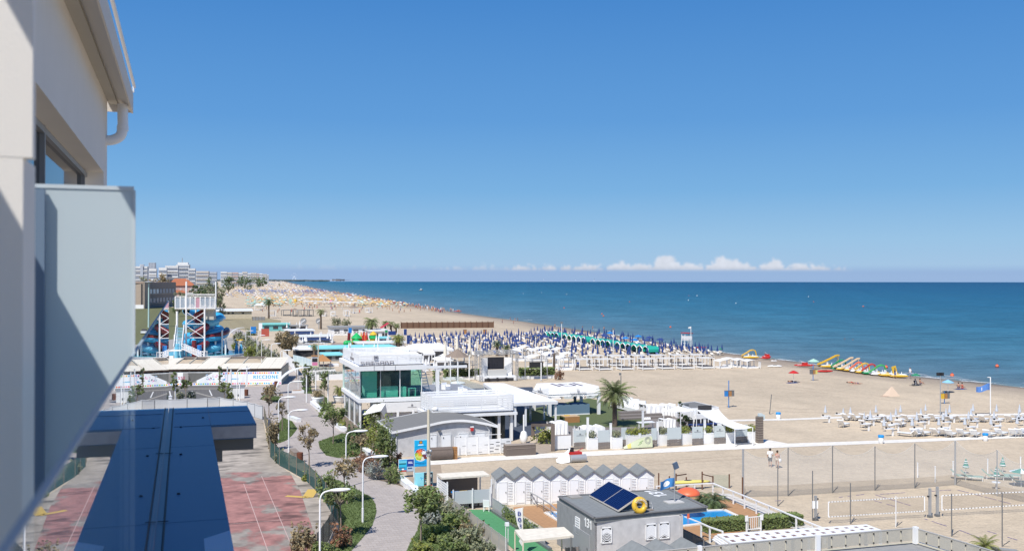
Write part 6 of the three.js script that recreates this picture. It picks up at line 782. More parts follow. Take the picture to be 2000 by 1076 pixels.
function pose(o={}){
const st=o.stride??.12,w=o.woman?.9:1,J={hip:V3(0,.93,0),chest:V3(0,1.28,0),neck:V3(0,1.47,.0),head:V3(0,1.62,.02),sl:V3(.19*w,1.40,0),sr:V3(-.19*w,1.40,0),el:V3(.25*w,1.12,-.03-st*.5),er:V3(-.25*w,1.12,-.03+st*.5),hl:V3(.26*w,.86,.02-st*.6),hr:V3(-.26*w,.86,.06+st*.6),pl:V3(.095,.9,0),pr:V3(-.095,.9,0),kl:V3(.10,.49,.03+st),kr:V3(-.10,.49,.03-st*.6),al:V3(.10,.08,.02+st*1.5),ar:V3(-.10,.1,-st*2),tl:V3(.11,.035,.17+st*1.5),tr:V3(-.11,.035,.13-st*2)};
if(o.sit){const y=-.80;for(const k of['hip','chest','neck','head','sl','sr','el','er','hl','hr','pl','pr'])J[k].y+=y;J.kl.set(.13,.34,.36);J.kr.set(-.13,.30,.38);J.al.set(.14,.07,.62);J.ar.set(-.13,.07,.66);J.tl.set(.15,.05,.76);J.tr.set(-.14,.05,.80);J.hl.set(.24,.22,.34);J.hr.set(-.3,.06,-.22);J.er.set(-.3,.32,-.1);J.el.set(.28,.36,.1);for(const k of['chest','neck','head','sl','sr'])J[k].z-=.08;}
if(o.lie){const m={};for(const k in J)m[k]=V3(J[k].x*1.1,.13+J[k].z*.6,-(J[k].y-.9));for(const k of['kl','kr','al','ar','tl','tr'])m[k].y=.10;return m;}
return J;
}
function bonesOf(J,part,g=0){
const L=[];const B=(a,b,ra,rb)=>L.push([J[a],J[b],ra+g,rb+g]);
if(part==='body'){B('hip','chest',.125,.135);B('chest','neck',.12,.06);B('neck','head',.055,.055);L.push([J.head,J.head.clone().add(V3(0,.045,.01)),.095,.1]);B('chest','sl',.09,.065);B('chest','sr',.09,.065);for(const s of'lr'){B('s'+s,'e'+s,.05,.04);B('e'+s,'h'+s,.038,.026);B('p'+s,'k'+s,.085,.055);B('k'+s,'a'+s,.052,.034);B('a'+s,'t'+s,.038,.028);}}
if(part==='shirt'){B('hip','chest',.13,.14);B('chest','neck',.115,.06);B('chest','sl',.09,.07);B('chest','sr',.09,.07);for(const s of'lr')L.push([J['s'+s],J['s'+s].clone().lerp(J['e'+s],.6),.06+g,.055+g]);}
if(part==='shorts'){B('hip','hip',.13,.13);for(const s of'lr')L.push([J['p'+s],J['p'+s].clone().lerp(J['k'+s],.72),.095+g,.075+g]);}
if(part==='brief'){B('hip','hip',.125,.125);for(const s of'lr')L.push([J['p'+s],J['p'+s].clone().lerp(J['k'+s],.18),.09+g,.088+g]);}
if(part==='top'){L.push([J.chest.clone().add(V3(-.07,.0,.0)),J.chest.clone().add(V3(.07,.0,.0)),.115+g,.115+g]);}
return L;
}
function person(label,p,turn,o){
const t=thing('person',label,'person',p,turn),J=pose(o),bx=o.lie?[-.5,.5,-.1,.6,-1,1]:o.sit?[-.5,.5,-.05,1,-.5,.9]:[-.5,.5,-.05,1.8,-.55,.55],R=o.res??44;t.scale.setScalar(o.s??1);
const b=mb();b.add(bodyGeo(bonesOf(J,'body'),R,bx));
for(const s of'lr'){const h=J['h'+s],d=h.clone().sub(J['e'+s]).normalize(),sd=s==='l'?1:-1;for(let i=0;i<4;i++){const r=h.clone().addScaledVector(d,.055).add(V3(0,0,(i-1.5)*.02));const m2=r.clone().addScaledVector(d,.04-Math.abs(i-1.3)*.005);b.bar(r.clone().addScaledVector(d,-.04),m2,.0095,5).bar(m2,m2.clone().addScaledVector(d,.026).add(V3(-sd*.012,0,.008)),.0085,5,.007);}b.bar(h.clone(),h.clone().addScaledVector(d,.045).add(V3(-sd*.01,0,.045)),.011,5,.008);}
const hd=J.head;const face=(x,y,z,r)=>b.ball(r,hd.x+x,hd.y+y,hd.z+z,1,1,1,6);if(!o.lie){face(0,-.0,.105,.014);face(.09,.01,0,.02);face(-.09,.01,0,.02);}
b.build('body',o.skin??M.skin,t);
if(!o.lie){mb().ball(.011,hd.x+.033,hd.y+.03,hd.z+.095).build('eye',M.dark,t);mb().ball(.011,hd.x-.033,hd.y+.03,hd.z+.095).build('eye',M.dark,t);mb().box(.04,.01,.012,hd.x,hd.y-.045,hd.z+.092).build('mouth',M.red,t);}
const ha=o.lie?V3(0,-.01,-.04):V3(0,.05,-.025);mb().ball(.112,hd.x+ha.x,hd.y+ha.y,hd.z+ha.z,1,1,1.02,12).build('hair',o.hair??M.hair,t);if(o.bun)mb().ball(.05,hd.x,hd.y+.14,hd.z-.07).build('hair_bun',o.hair??M.hair,t);
for(const[pt,m]of o.wear??[])mb().add(bodyGeo(bonesOf(J,pt,.016),R,bx)).build({shirt:'shirt',shorts:'shorts',brief:'swim_trunks',top:'bikini_top'}[pt],m,t);
return t;
}
const navyS=mat('dark navy cloth',[.04,.05,.08],.9);
person('man in white shirt and dark shorts walking on the sand behind the net',G(1505,912),Math.PI-.25,{wear:[['shirt',M.fabric],['shorts',navyS]],stride:.1,s:1.0});
person('woman in pale swimwear walking beside the man behind the net',G(1519,914.5),Math.PI-.2,{woman:true,bun:true,wear:[['brief',mat('cream swimwear',[.6,.54,.45],.9)],['top',mat('coral top',[.6,.25,.2],.9)]],stride:.1,s:.95});
{const q=G(1524,914.5),b=thing('beach_bag','white cloth beach bag carried by the walking woman','bag',V3(q.x,.55,q.z),0);mb().lathe([[0,0],[.14,.02],[.16,.2],[.11,.38],[.1,.38]],10).build('bag',M.fabric,b);mb().tube([V3(-.1,.36,0),V3(-.05,.6,0),V3(.05,.6,0),V3(.1,.36,0)],.012).build('strap',M.fabric,b);}
person('man in dark shirt standing in front of the yellow pedal boat',G(1749,738),1.2,{wear:[['shirt',navyS],['shorts',M.blueC]],res:34});
person('woman in white shirt standing at the waterline by the last pedal boat',G(1779,737),-1.2,{woman:true,wear:[['shirt',M.fabric],['shorts',mat('light denim',[.25,.32,.45],.9)]],res:34});
person('person in dark clothes sitting beneath the green umbrella',G(1789,751),2.4,{sit:true,wear:[['shirt',navyS],['shorts',M.navy]],res:32});
person('sunbather sitting on the sand right of the green umbrella',G(1799,750),1.8,{sit:true,wear:[['brief',M.navy]],res:32});
person('person sitting at left on the dark mat by the light blue umbrella',G(1873.5,758),2.6,{sit:true,wear:[['brief',M.navy]],res:32});person('person sitting at right on the dark mat by the light blue umbrella',G(1881,758.5),2.2,{sit:true,woman:true,wear:[['brief',M.red],['top',M.red]],res:32});
person('sunbather lying under the red umbrella',G(1548,746),TH+1.5,{lie:true,wear:[['brief',M.navy]],res:32});person('first of two sunbathers lying on the open sand',G(1664,748),TH+1.3,{lie:true,wear:[['brief',M.red]],res:32});person('second of two sunbathers lying on the open sand',G(1676,750),TH+1.2,{lie:true,woman:true,wear:[['brief',M.navy],['top',M.navy]],res:32});
person('person in dark shirt sitting under the straw gazebo',G(899.7,738),2.8,{wear:[['shirt',navyS],['shorts',navyS]],res:30});person('man standing in shade of the first pale cabana bed',G(1129,722),.4,{wear:[['shirt',M.blueC],['shorts',navyS]],res:30});
{
const a=person('bather wading at the waterline left of the blue umbrella field',G(996.5,627,-.35),1,{res:26,wear:[['brief',M.navy]]});
[[1006,628.5,'second bather of the trio wading at the waterline'],[1011,629,'third bather of the trio wading at the waterline'],[1084,642,'bather at the waterline left above the teal cabins'],[1138,645.5,'bather standing above the middle teal cabins'],[1158,646,'bather at the waterline behind the teal tents'],[1180,648,'bather right of the others at the waterline above the tents'],[874,610,'bather near the red boat far up the waterline'],[826,603,'lone bather far up the waterline'],[981,633,'figure walking on the open sand near the brown fence'],[1003,634.5,'second figure walking on the open sand near the fence']].forEach(([x,y,l],i)=>copy(a,G(x,y,i>7?0:-.3),i*1.3,l,null,.95+(i%3)*.05));
const sw=(x,y,l)=>{const t=thing('swimmer',l,'swimmer',G(x,y,SEA));mb().ball(.13,0,.14,0).ball(.2,0,-.06,-.05,1.2,.6,.8).build('head_and_shoulders',M.skin,t);mb().ball(.125,0,.2,-.02).build('hair',M.hair,t);};sw(1651,662.5,'swimmer in the sea, left of a pair');sw(1667,664,'swimmer in the sea, right of a pair');
}
// ---------- pedal boats and small craft at the waterline ----------
function pedalBoat(l,x0,x1,y,hullM,slideM,kind,turnA=-.12){
const p=G((x0+x1)/2,y,-.12),s=mp(p),L=(x1-x0)*s*.98,t=thing('pedal_boat',l,'pedal boat',p,turnA);
for(const z of[-.62,.62])mb().ball(1,0,.3,z,L/2,.26,.32,16).build('hull',hullM,t);mb().box(L*.8,.12,1.5,0,.55,0).build('deck',M.whiteC,t);for(const z of[-.4,.4]){mb().box(.5,.12,.6,-.2,.68,z).build('seat',hullM===M.whiteC?M.yellow:hullM,t);mb().box(.1,.5,.6,-.5,.9,z).build('seat_back',M.whiteC,t);}
mb().cyl(.06,.06,.4,.6,.6,0).build('paddle_box',M.whiteC,t);
if(kind==='slide'){const sl=mb();const P=[V3(-L*.55,.6,0),V3(-L*.25,1.1,0),V3(L*.1,1.8,0),V3(L*.36,2.35,0),V3(L*.5,2.42,0)];for(let i=0;i<4;i++){sl.beam(P[i],P[i+1],.62,.09);sl.beam(P[i].clone().add(V3(0,.12,.3)),P[i+1].clone().add(V3(0,.12,.3)),.06,.22);sl.beam(P[i].clone().add(V3(0,.12,-.3)),P[i+1].clone().add(V3(0,.12,-.3)),.06,.22);}sl.build('slide',slideM,t);for(const z of[-.28,.28])mb().bar(V3(L*.45,.5,z),V3(L*.42,2.3,z),.05).build('ladder_rail',slideM,t);for(let k=0;k<4;k++)mb().bar(V3(L*.44,.8+k*.4,-.28),V3(L*.44,.8+k*.4,.28),.03).build('rung',M.steel,t);}
if(kind==='loop'){const sl=mb();const P=[V3(-L*.5,.6,0),V3(-L*.2,1.25,0),V3(.0,1.75,0),V3(L*.18,1.85,0),V3(L*.3,1.6,0),V3(L*.36,.6,0)];for(let i=0;i<5;i++)sl.beam(P[i],P[i+1],.5,.1);sl.build('slide',slideM,t);mb().tube(P.map((v)=>v.clone().add(V3(0,.14,.26))),.05).tube(P.map((v)=>v.clone().add(V3(0,.14,-.26))),.05).build('handrail',slideM,t);}
if(kind==='back'){mb().box(.9,1.5,.12,-L*.2,1.3,0,.3,0,.25).build('raised_slide',slideM,t);}
return t;
}
pedalBoat('white pedal boat with long straight yellow slide, leftmost of the row',1599,1641,718,M.yellow,M.yellow,'slide',.1);pedalBoat('white pedal boat with small green slide between two longer ones',1624,1658,722,M.green,M.green,'loop');pedalBoat('pedal boat with a long cream slide, second long slide',1632,1667,723,M.yellow,mat('cream slide',[.66,.5,.33],.4),'slide');pedalBoat('pedal boat with a long cream slide, third long slide',1647,1680,725,M.yellow,mat('cream slide',[.66,.5,.33],.4),'slide');pedalBoat('pedal boat with orange red looped slide',1660,1691,727,M.whiteC,M.orange,'loop');pedalBoat('yellow pedal boat with yellow looped slide',1670,1704,729,M.yellow,M.yellow,'loop');pedalBoat('green hulled pedal boat with a red slide',1684,1716,731,M.green,M.red,'loop');pedalBoat('pedal boat with crossed green slide arms',1700,1736,733,M.whiteC,mat('bright green',[.04,.38,.08],.4),'loop');pedalBoat('yellow pedal boat without a slide, next to last',1717,1754,735,M.yellow,M.yellow,'');pedalBoat('yellow pedal boat with raised yellow back, rightmost of the row',1737,1774,737,M.yellow,M.yellow,'back');pedalBoat('yellow pedal boat with yellow loop lying alone left of the row',1449,1483,700,M.yellow,M.yellow,'loop',.05);
{
const canoe=(l,x0,x1,y,m,r=.22,z=0)=>{const p=G((x0+x1)/2,y,z),t=thing('kayak',l,'kayak',p,TH*.3);const L=(x1-x0)*mp(p);mb().ball(1,0,r,0,L/2,r,r*1.6,16).build('hull',m,t);mb().box(L*.25,.06,r*2,0,r*1.85,0).build('cockpit',M.dark,t);return t;};
canoe('red kayak lying in front of the pedal boats',1594,1629,727,M.red);canoe('white board lying on the sand left of the red rescue boat',1499,1529,717,M.whiteC,.2);canoe('white surf canoe by the waterline',1506,1519,706,M.whiteC,.14);canoe('small red float beside the lone yellow pedal boat',1486,1506,701,M.red);canoe('red rescue float beside the lifeguard tower',1350,1382,680,M.red,.18);
const rescue=(l,x0,x1,y)=>{const p=G((x0+x1)/2,y),t=thing('rescue_boat',l,'rescue boat',p,TH*.4),L=(x1-x0)*mp(p);for(const z of[-.5,.5])mb().ball(1,0,.28,z,L/2,.2,.22,14).build('hull',M.red,t);mb().box(.9,.5,.9,.1,.6,0).build('seat_box',M.red,t);mb().bar(V3(-L*.35,.4,0),V3(L*.35,.4,0),.06).build('cross_bar',M.whiteC,t);mb().bar(V3(.2,.8,.3),V3(-L*.3,1.3,.5),.04).build('oar',M.whiteC,t);};rescue('red catamaran rowing rescue boat left of the pedal boats',1552,1592,716);rescue('small red rescue boat by the water near the lone yellow pedal boat',1490,1506,699);rescue('red boats far up the waterline above the brown fence',886,902,609);
[[1176,614],[1179,618],[1687,599],[1590,590],[1732,719],[1861,735],[1949,717],[1346,578],[1230,590],[1102,602],[1310,640]].forEach(([x,y],i)=>{const t=thing('buoy','small orange buoy '+['off the waterline left of the lifeguard tower','just below another buoy left of the tower','large, far at right','far right of centre','right behind the pedal boats','near the right light pole','at the right edge of the water','far out below the big cloud','far out left of the big cloud','far out below small clouds','above the lifeguard tower'][i],'buoy',G(x,y,SEA),0,'orange buoys marking the bathing area');mb().ball(.5,0,.2,0,i===2?1.4:.8,.7,.8,8).build('float',M.orange,t);mb().cyl(.1,.08,.2,0,.5,0,6).build('cap',M.red,t);});
const sail=(x,y,s,l)=>{const d=(EYE-SEA)*FPX/(y-HZ+.6),p=V3(kx(x)*d,SEA,-d),t=thing('sailing_boat',l,'boat',p,1);const k=s*d/FPX;mb().ball(1,0,.1*k,0,k*.4,.12*k,.15*k,8).build('hull',M.whiteC,t);mb().tri(V3(0,.2*k,0),V3(.02*k,k,0),V3(.35*k,.2*k,.02*k)).build('sail',M.fabric,t);mb().bar(V3(0,0,0),V3(0,k,0),.02*k,4).build('mast',M.steel,t);};
sail(1161,548,6,'white sailing boat on the horizon right of centre');sail(1005,546.3,3.5,'tiny sail on the horizon left of the clouds');sail(1062,546.2,3.5,'tiny sail on the horizon between small clouds');sail(1124,546.5,3,'small white motor yacht on the horizon');
{const p=G(822,567.5,SEA),t=thing('fishing_boat','small dark boat with a mast anchored off the far beach','boat',p,.3),s=mp(p);mb().ball(1,0,.6,0,4*s,1.2,1.4,10).build('hull',M.steelD,t);mb().box(3*s,1.6,1.6,0,1.8,0).build('cabin',M.whiteC,t);mb().bar(V3(0,1,0),V3(0,7.5*s,0),.12,5).build('mast',M.steel,t);}
[[1022,574,2],[1058,572,2],[1107,575,3],[1362,578,4],[1345,587,3],[1580,580,3],[1438,593,3],[776,553,5],[700,555,4]].forEach(([x,y,w],i)=>{const p=G(x,y,SEA),t=thing('distant_boat','tiny white boat on the open sea, '+['left of the mid-sea boats','second of the mid-sea boats','below the small clouds','below the biggest cloud','nearer, below the biggest cloud','far right below the last cloud','nearest, right of centre','close to the horizon at left','leftmost off the far beach'][i],'boat',p,0,'tiny white boats dotted over the sea'),s=mp(p)*.65;mb().ball(1,0,.2,0,w*s/2,.35,.6,8).build('hull',M.whiteC,t);mb().box(w*s*.3,.5,.5,0,.6,0).build('cabin',M.whiteC,t);});
}
// ---------- beach umbrellas, trash stations, flags on the right ----------
function openUmb(name,l,p,h,r,m,group,seg=8){const t=thing(name,l,'umbrella',p,0,group);mb().lathe([[0,h],[r*.5,h-r*.2],[r,h-r*.48],[r*.97,h-r*.52],[0,h-r*.1]],seg).build('canopy',m,t);mb().bar(V3(0,0,0),V3(0,h+.06,0),.03,5).build('pole',M.whiteC,t);return t;}
openUmb('beach_umbrella','red open umbrella alone on the sand',G(1551,747),2.1,.95,M.red);openUmb('beach_umbrella','dark green open umbrella near the waterline',G(1790,752),2.0,.82,mat('dark green cloth',[.02,.2,.1],.8));openUmb('beach_umbrella','light blue open umbrella on the right sand',G(1853,766),2.0,.95,mat('light blue cloth',[.22,.47,.68],.8));openUmb('beach_umbrella','pale green open umbrella by the red rescue boat',G(1590,719),1.9,1.2,mat('pale green cloth',[.35,.55,.45],.8));openUmb('beach_umbrella','green tilted umbrella at the right end of the blue field',G(1408,692),1.5,.5,mat('dark green cloth',[.02,.2,.1],.8));
{
const tw=mat('towel',[.5,.35,.25],.95);[[1548,748,'purple towel under the red umbrella',M.navy],[1670,751,'pinkish towel under the lying pair',tw],[1853,766.5,'dark towel under the light blue umbrella',M.black],[1877,760,'dark blanket under the sitting pair',M.navy],[1790,753,'dark towel beneath the green umbrella',M.black]].forEach(([x,y,l,m])=>{const t=thing('towel',l,'towel',G(x,y),TH);mb().box(1.9,.03,1.0,0,.02,0).build('cloth',m,t);mb().box(.4,.1,.3,-.6,.08,.1).build('folded_end',m,t);});
{const p=G(1742,773),t=thing('beach_tent','small beige beach tent alone on the sand','tent',p,TH);mb().tri(V3(-1,0,.7),V3(1,0,.7),V3(.1,1.5,0)).tri(V3(-1,0,-.7),V3(1,0,-.7),V3(.1,1.5,0)).tri(V3(1,0,.7),V3(1,0,-.7),V3(.1,1.5,0)).tri(V3(-1,0,.7),V3(-1,0,-.7),V3(.1,1.5,0)).build('canvas',mat('beige canvas',[.60,.47,.36],.9),t);mb().quad(V3(-2.0,.02,.8),V3(-1,.03,.75),V3(-1,.03,-.5),V3(-1.8,.02,-.4)).build('ground_flap',tw,t);mb().bar(V3(.1,0,0),V3(.1,1.55,0),.03).build('pole',M.steel,t);}
const tr=(l,x,y,ty,a,b)=>{const p=G(x,y),h=topAt(p,ty),t=thing('waste_station',l,'waste station',p,TH);mb().bar(V3(0,0,0),V3(0,h,0),.06).build('post',M.blue,t);for(const[dx,m]of[[-.45,a],[.1,M.woodO],[.5,b]]){mb().on(.42,.75,.35,dx,h*.42,.1).build('bin',m,t);mb().on(.46,.05,.38,dx,h*.42+.75,.1).build('rim',M.steelD,t);}};tr('blue and orange waste bins on a tall post in the middle of the sand',1424,796,742,M.blue,M.steelD);tr('grey and orange waste bins near the red rescue boat',1589,743,712,M.steelD,M.yellowP);tr('orange and grey waste bins with blue post by the light pole',1846,788,763,M.yellow,M.steelD);
{const p=G(1504,809),t=thing('sand_pole','thin dark pole leaning alone in the sand','pole',p);mb().bar(V3(0,0,0),V3(.25,topAt(p,769),0),.05).build('pole',M.steelD,t);mb().bar(V3(0,0,0),V3(0,.3,0),.08).build('base',M.steelD,t);}
[[1521,818.5,804,'white bin with blue lid beside the upper white path'],[1722,866.5,848,'white bin with blue lid on the lower white path, left one'],[1926,861.5,844,'white bin with blue lid on the lower white path, right one']].forEach(([x,y,ty,l])=>{const p=G(x,y),h=topAt(p,ty),t=thing('lidded_bin',l,'bin',p,TH);mb().lathe([[0,0],[.24,0],[.28,h*.72],[0,h*.72]],12).build('body',M.whiteC,t);mb().lathe([[.29,h*.70],[.33,h*.76],[.32,h*.97],[.26,h],[0,h]],12).build('lid',mat('bright blue lid',[.02,.28,.66],.4),t);});
{const p=G(1936,812),h=topAt(p,735),t=thing('flagpole','white flagpole behind the white loungers','flagpole',p,0);mb().bar(V3(0,0,0),V3(0,h,0),.07,8).bar(V3(0,h,0),V3(-.4,h,0),.05).build('pole',M.white,t);mb().cyl(.14,.14,.3,0,0,0).build('base',M.steel,t);const f=thing('blue_flag','light blue flag flying from the white flagpole on the beach','flag',p.clone().setY(h-1.2),0),c=mb();const q=(u,v)=>V3(-.1-u*1.75,-u*.35+v*.9*(1-u*.25)-.45+.1*Math.sin(u*7),.2*Math.sin(u*6));for(let i=0;i<10;i++)for(let j=0;j<3;j++)c.quad(q(i/10,j/3),q((i+1)/10,j/3),q((i+1)/10,(j+1)/3),q(i/10,(j+1)/3));c.build('cloth',mat('flag light blue',[.09,.22,.55],.8),f);mb().tri(q(.2,.5).add(V3(0,0,.02)),q(.6,.2).add(V3(0,0,.02)),q(.6,.8).add(V3(0,0,.02))).build('emblem',M.fabric,f);}
{const p=G(1838,812),h=topAt(p,729),t=thing('light_pole','tall pale light pole with dark floodlights on the beach','light pole',p,0);mb().bar(V3(0,0,0),V3(0,h,0),.08,8,.05).build('pole',M.steel,t);for(const dx of[-.25,.2])mb().box(.42,.4,.3,dx,h,0,.4).build('floodlight',M.black,t);}
}
{
seed(401);const L0=lounger('white_lounger','white sun lounger in the rows of closed white umbrellas','sun lounger',M.whiteC,M.steel,'white sun loungers on the right part of the beach');let first=true;
let row='',nth=0;const put=(x,y,s=1.15)=>{const p=G(x,y),a=Math.PI-.75+rr(-.15,.15),l='white sun lounger, number '+(++nth)+' from the left in the '+row+' row';if(first){L0.position.copy(p);L0.rotation.y=a;L0.scale.setScalar(s);L0.userData.label=l;first=false;}else copy(L0,p,a,l,null,s);};
row='front';[1774,1793,1805,1832,1845,1858,1882,1906,1934,1957,1983,1996,2010].forEach((x)=>put(x,853+rr(-1.5,1.5)));row='back';nth=0;[1656,1672,1692,1708,1731,1774,1805,1827,1855,1876,1903,1922,1950,1975,1992,2008].forEach((x)=>put(x,823+rr(-2,2)));row='middle left';nth=0;[1648,1690,1735,1760].forEach((x)=>put(x,836+rr(-2,2)));
const ug=mat('pale grey umbrella cloth',[.47,.51,.57],.85),U0=closedUmbrella('white_umbrella','closed white umbrella among the white loungers',2.3,ug,M.white,false,.3);U0.userData.group='closed white umbrellas on the right part of the beach';let f2=true;[[1613,815,790],[1648,820,795],[1662,818,793],[1689,827,803],[1701,830,799],[1712,815,789],[1728,843,813],[1741,832,803],[1751,820,795],[1760,814,789],[1783,843,811],[1792,832,802],[1800,822,795],[1809,810,787],[1835,841,811],[1843,831,803],[1849,825,795],[1856,816,788],[1886,840,811],[1893,829,801],[1898,823,795],[1902,812,786],[1937,839,811],[1943,829,800],[1948,813,787],[1988,837,810],[1991,828,800],[1993,816,787]].forEach(([x,y,ty],i)=>{const p=G(x,y),s=topAt(p,ty)/2.3,l=['leftmost','second','third','fourth','fifth','sixth','seventh','eighth','ninth','tenth','eleventh','twelfth','thirteenth','fourteenth','fifteenth','sixteenth','seventeenth','eighteenth','nineteenth','twentieth','eighth from right','seventh from right','sixth from right','fifth from right','fourth from right','third from right','next to last','rightmost'][i]+' closed white umbrella from the left among the white loungers'.replace(i>19?' from the left':'@','');if(f2){U0.position.copy(p);U0.scale.setScalar(s);U0.userData.label=l;f2=false;}else copy(U0,p,rr(0,6),l,null,s);});
const T0=thing('beach_table','small white table between white loungers','table',V3(),TH,'small white tables among the white loungers');mb().box(1.15,.06,.5,.1,.85,0).build('top',M.whiteC,T0);mb().on(.16,.85,.16,.55,0,0).build('leg',M.white,T0);mb().on(.1,.2,.2,-.35,.88,0).build('black_box',M.black,T0);let f3=true;[[1613,826],[1640,822],[1737,852],[1748,842],[1758,832],[1800,838],[1792,851],[1808,829],[1849,838],[1845,850],[1858,826],[1903,836],[1897,848],[1912,824],[1948,834],[1947,846],[1996,832],[1690,842],[1700,832],[1720,826]].sort((a,b)=>a[0]-b[0]).forEach(([x,y],i)=>{const p=G(x,y),l='small white table, number '+(i+1)+' from the left between white loungers';if(f3){T0.position.copy(p);T0.userData.label=l;f3=false;}else copy(T0,p,TH,l);});
}
// ---------- cabana beds ----------
{
const t0=thing('cabana_bed','white framed cabana bed with dark curtains','cabana',V3(),TH);const w=2.7,h=2.15,d=2.4;for(const x of[0,w])for(const z of[0,-d])mb().on(.11,h,.11,x,0,z).build('post',M.white,t0);for(const z of[0,-d])mb().box(w+.1,.13,.12,w/2,h,z).build('beam',M.white,t0);for(const x of[0,w])mb().box(.1,.11,d,x,h,-d/2).build('side_beam',M.white,t0);for(let i=0;i<3;i++)mb().box(w,.04,.1,w/2,h+.08,-.5-i*.7).build('roof_slat',M.white,t0);mb().on(w-.2,.28,d-.2,w/2,.15,-d/2).build('bed',M.whiteC,t0);mb().on(w-.4,.16,d-.4,w/2,.43,-d/2).build('mattress',mat('dark mattress',[.09,.085,.09],.9),t0);for(const[x,z]of[[.3,-d+.1],[w-.5,-.2]])mb().lathe([[.12,0],[.1,.6],[.06,1.0],[.14,1.7]],8,x,.35,z).build('curtain',mat('dark curtain',[.10,.09,.09],.9),t0);
const nm=['first','second','third','fourth','fifth','sixth','seventh'];[[1132,724],[1171,724],[1214,723.5],[1256,723],[1294,722],[1333,721.5],[1372,721]].forEach(([x,y],i)=>{const p=G(x,y),l=nm[i]+' white framed cabana bed with dark curtains in the front row, from left';if(i)copy(t0,p,TH,l,'cabana beds along the sand');else{t0.position.copy(p);t0.userData.label=l;t0.userData.group='cabana beds along the sand';}});[[1155,716],[1196,716],[1240,715.5],[1278,715],[1318,714.5],[1355,714]].forEach(([x,y],i)=>copy(t0,G(x,y),TH,nm[i]+' cabana bed of the back row, half hidden by the front row','cabana beds along the sand'));
const g0=thing('white_gazebo','white canopy frame with curtains','gazebo',V3(),TH);for(const x of[0,3.4])for(const z of[0,-3])mb().on(.12,2.3,.12,x,0,z).build('post',M.white,g0);const c=mb();for(let i=0;i<6;i++){const a=i/6,b=(i+1)/6,y=(u)=>2.3+.45*Math.sin(Math.PI*u);c.quad(V3(a*3.4,y(a),.2),V3(b*3.4,y(b),.2),V3(b*3.4,y(b),-3.2),V3(a*3.4,y(a),-3.2));}c.build('canopy',M.fabric,g0);mb().on(2.9,.45,2.3,1.7,0,-1.5).build('bed',M.whiteC,g0);for(const x of[.1,3.1])mb().lathe([[.16,0],[.12,1],[.2,2]],8,x,.2,-.1).build('curtain',M.fabric,g0);
[[1007,706,'white canopy gazebo behind the stage at left'],[1020,700,'white canopy gazebo behind the stage, farther'],[1038,707,'white canopy gazebo right of the stage'],[1060,702,'white canopy gazebo before the blue umbrellas'],[1036,722,'wide white canopy gazebo over the right speaker screen'],[1066,716,'white canopy gazebo beside the dead palm'],[1090,724,'white gazebo right of the dead palm, first before cabanas'],[1100,716,'white gazebo behind the first cabana bed'],[1085,705,'white gazebo farthest by the umbrella field'],[1406,720,'white low daybed frame right of the cabanas'],[1420,716,'white daybed canopy near the right sand, left one'],[1440,718,'white daybed canopy near the right sand, middle one'],[1460,720,'white daybed canopy near the right sand, right one']].forEach(([x,y,l],i)=>{const p=G(x,y);if(i)copy(g0,p,TH,l,'white canopy gazebos',i>8?V3(.9,.62,.8):1);else{g0.position.copy(p);g0.userData.label=l;g0.userData.group='white canopy gazebos';}});
}
// ---------- teal tent cabins ----------
{
const t0=thing('teal_cabin','teal tent cabin with white arch','tent cabin',V3(),TH-Math.PI/2),w=3.3,h=1.4,d=2.8,n=8;const f=(u)=>[w*(u-.5),h+.65*Math.sin(Math.PI*u)];const r=mb();for(let i=0;i<n;i++){const[a,b]=f(i/n),[a2,b2]=f((i+1)/n);r.quad(V3(a,b,.1),V3(a2,b2,.1),V3(a2,b2,-d),V3(a,b,-d));}for(const s of[-1,1])r.quad(V3(s*w/2,h,.1),V3(s*w/2,h,-d),V3(s*w/2,h-.65,-d),V3(s*w/2,h-.65,.1));for(let i=0;i<n;i++){const[a,b]=f(i/n),[a2,b2]=f((i+1)/n);r.tri(V3(0,h-.4,-d),V3(a,b,-d),V3(a2,b2,-d));}r.quad(V3(-w/2,0,-d),V3(w/2,0,-d),V3(w/2,h,-d),V3(-w/2,h,-d));r.build('tent_cover',M.teal,t0);const arch=mb(),P=[];for(let i=0;i<=n;i++){const[a,b]=f(i/n);P.push(V3(a*.93,b-.05,.14));}arch.tube(P,.12,6);for(const s of[-1,1])arch.bar(V3(s*w*.46,0,.14),V3(s*w*.46,h,.14),.1);arch.build('white_arch',M.white,t0);mb().on(.5,.9,.5,0,.1,-1.6).build('chair',M.navy,t0);
const gz=[[130,300],[172,304],[212,309],[252,314],[335,330],[382,338],[430,346],[480,354],[530,362],[625,380],[680,388],[728,396],[780,404],[880,420],[935,430],[990,440],[1050,450],[1108,460],[1168,468]];gz.forEach(([x,y],i)=>{const p=G(1040+x/5.263,600+(y+22)/5.263),l=['first','second','third','fourth','fifth','sixth','seventh','eighth','ninth','tenth','eleventh','twelfth','thirteenth','fourteenth','fifteenth','sixteenth','seventeenth','eighteenth','last and nearest'][i]+' teal arched tent cabin counted from the far left end';if(i)copy(t0,p,TH-Math.PI/2,l,'row of teal tent cabins');else{t0.position.copy(p);t0.userData.label=l;t0.userData.group='row of teal tent cabins';}});
}
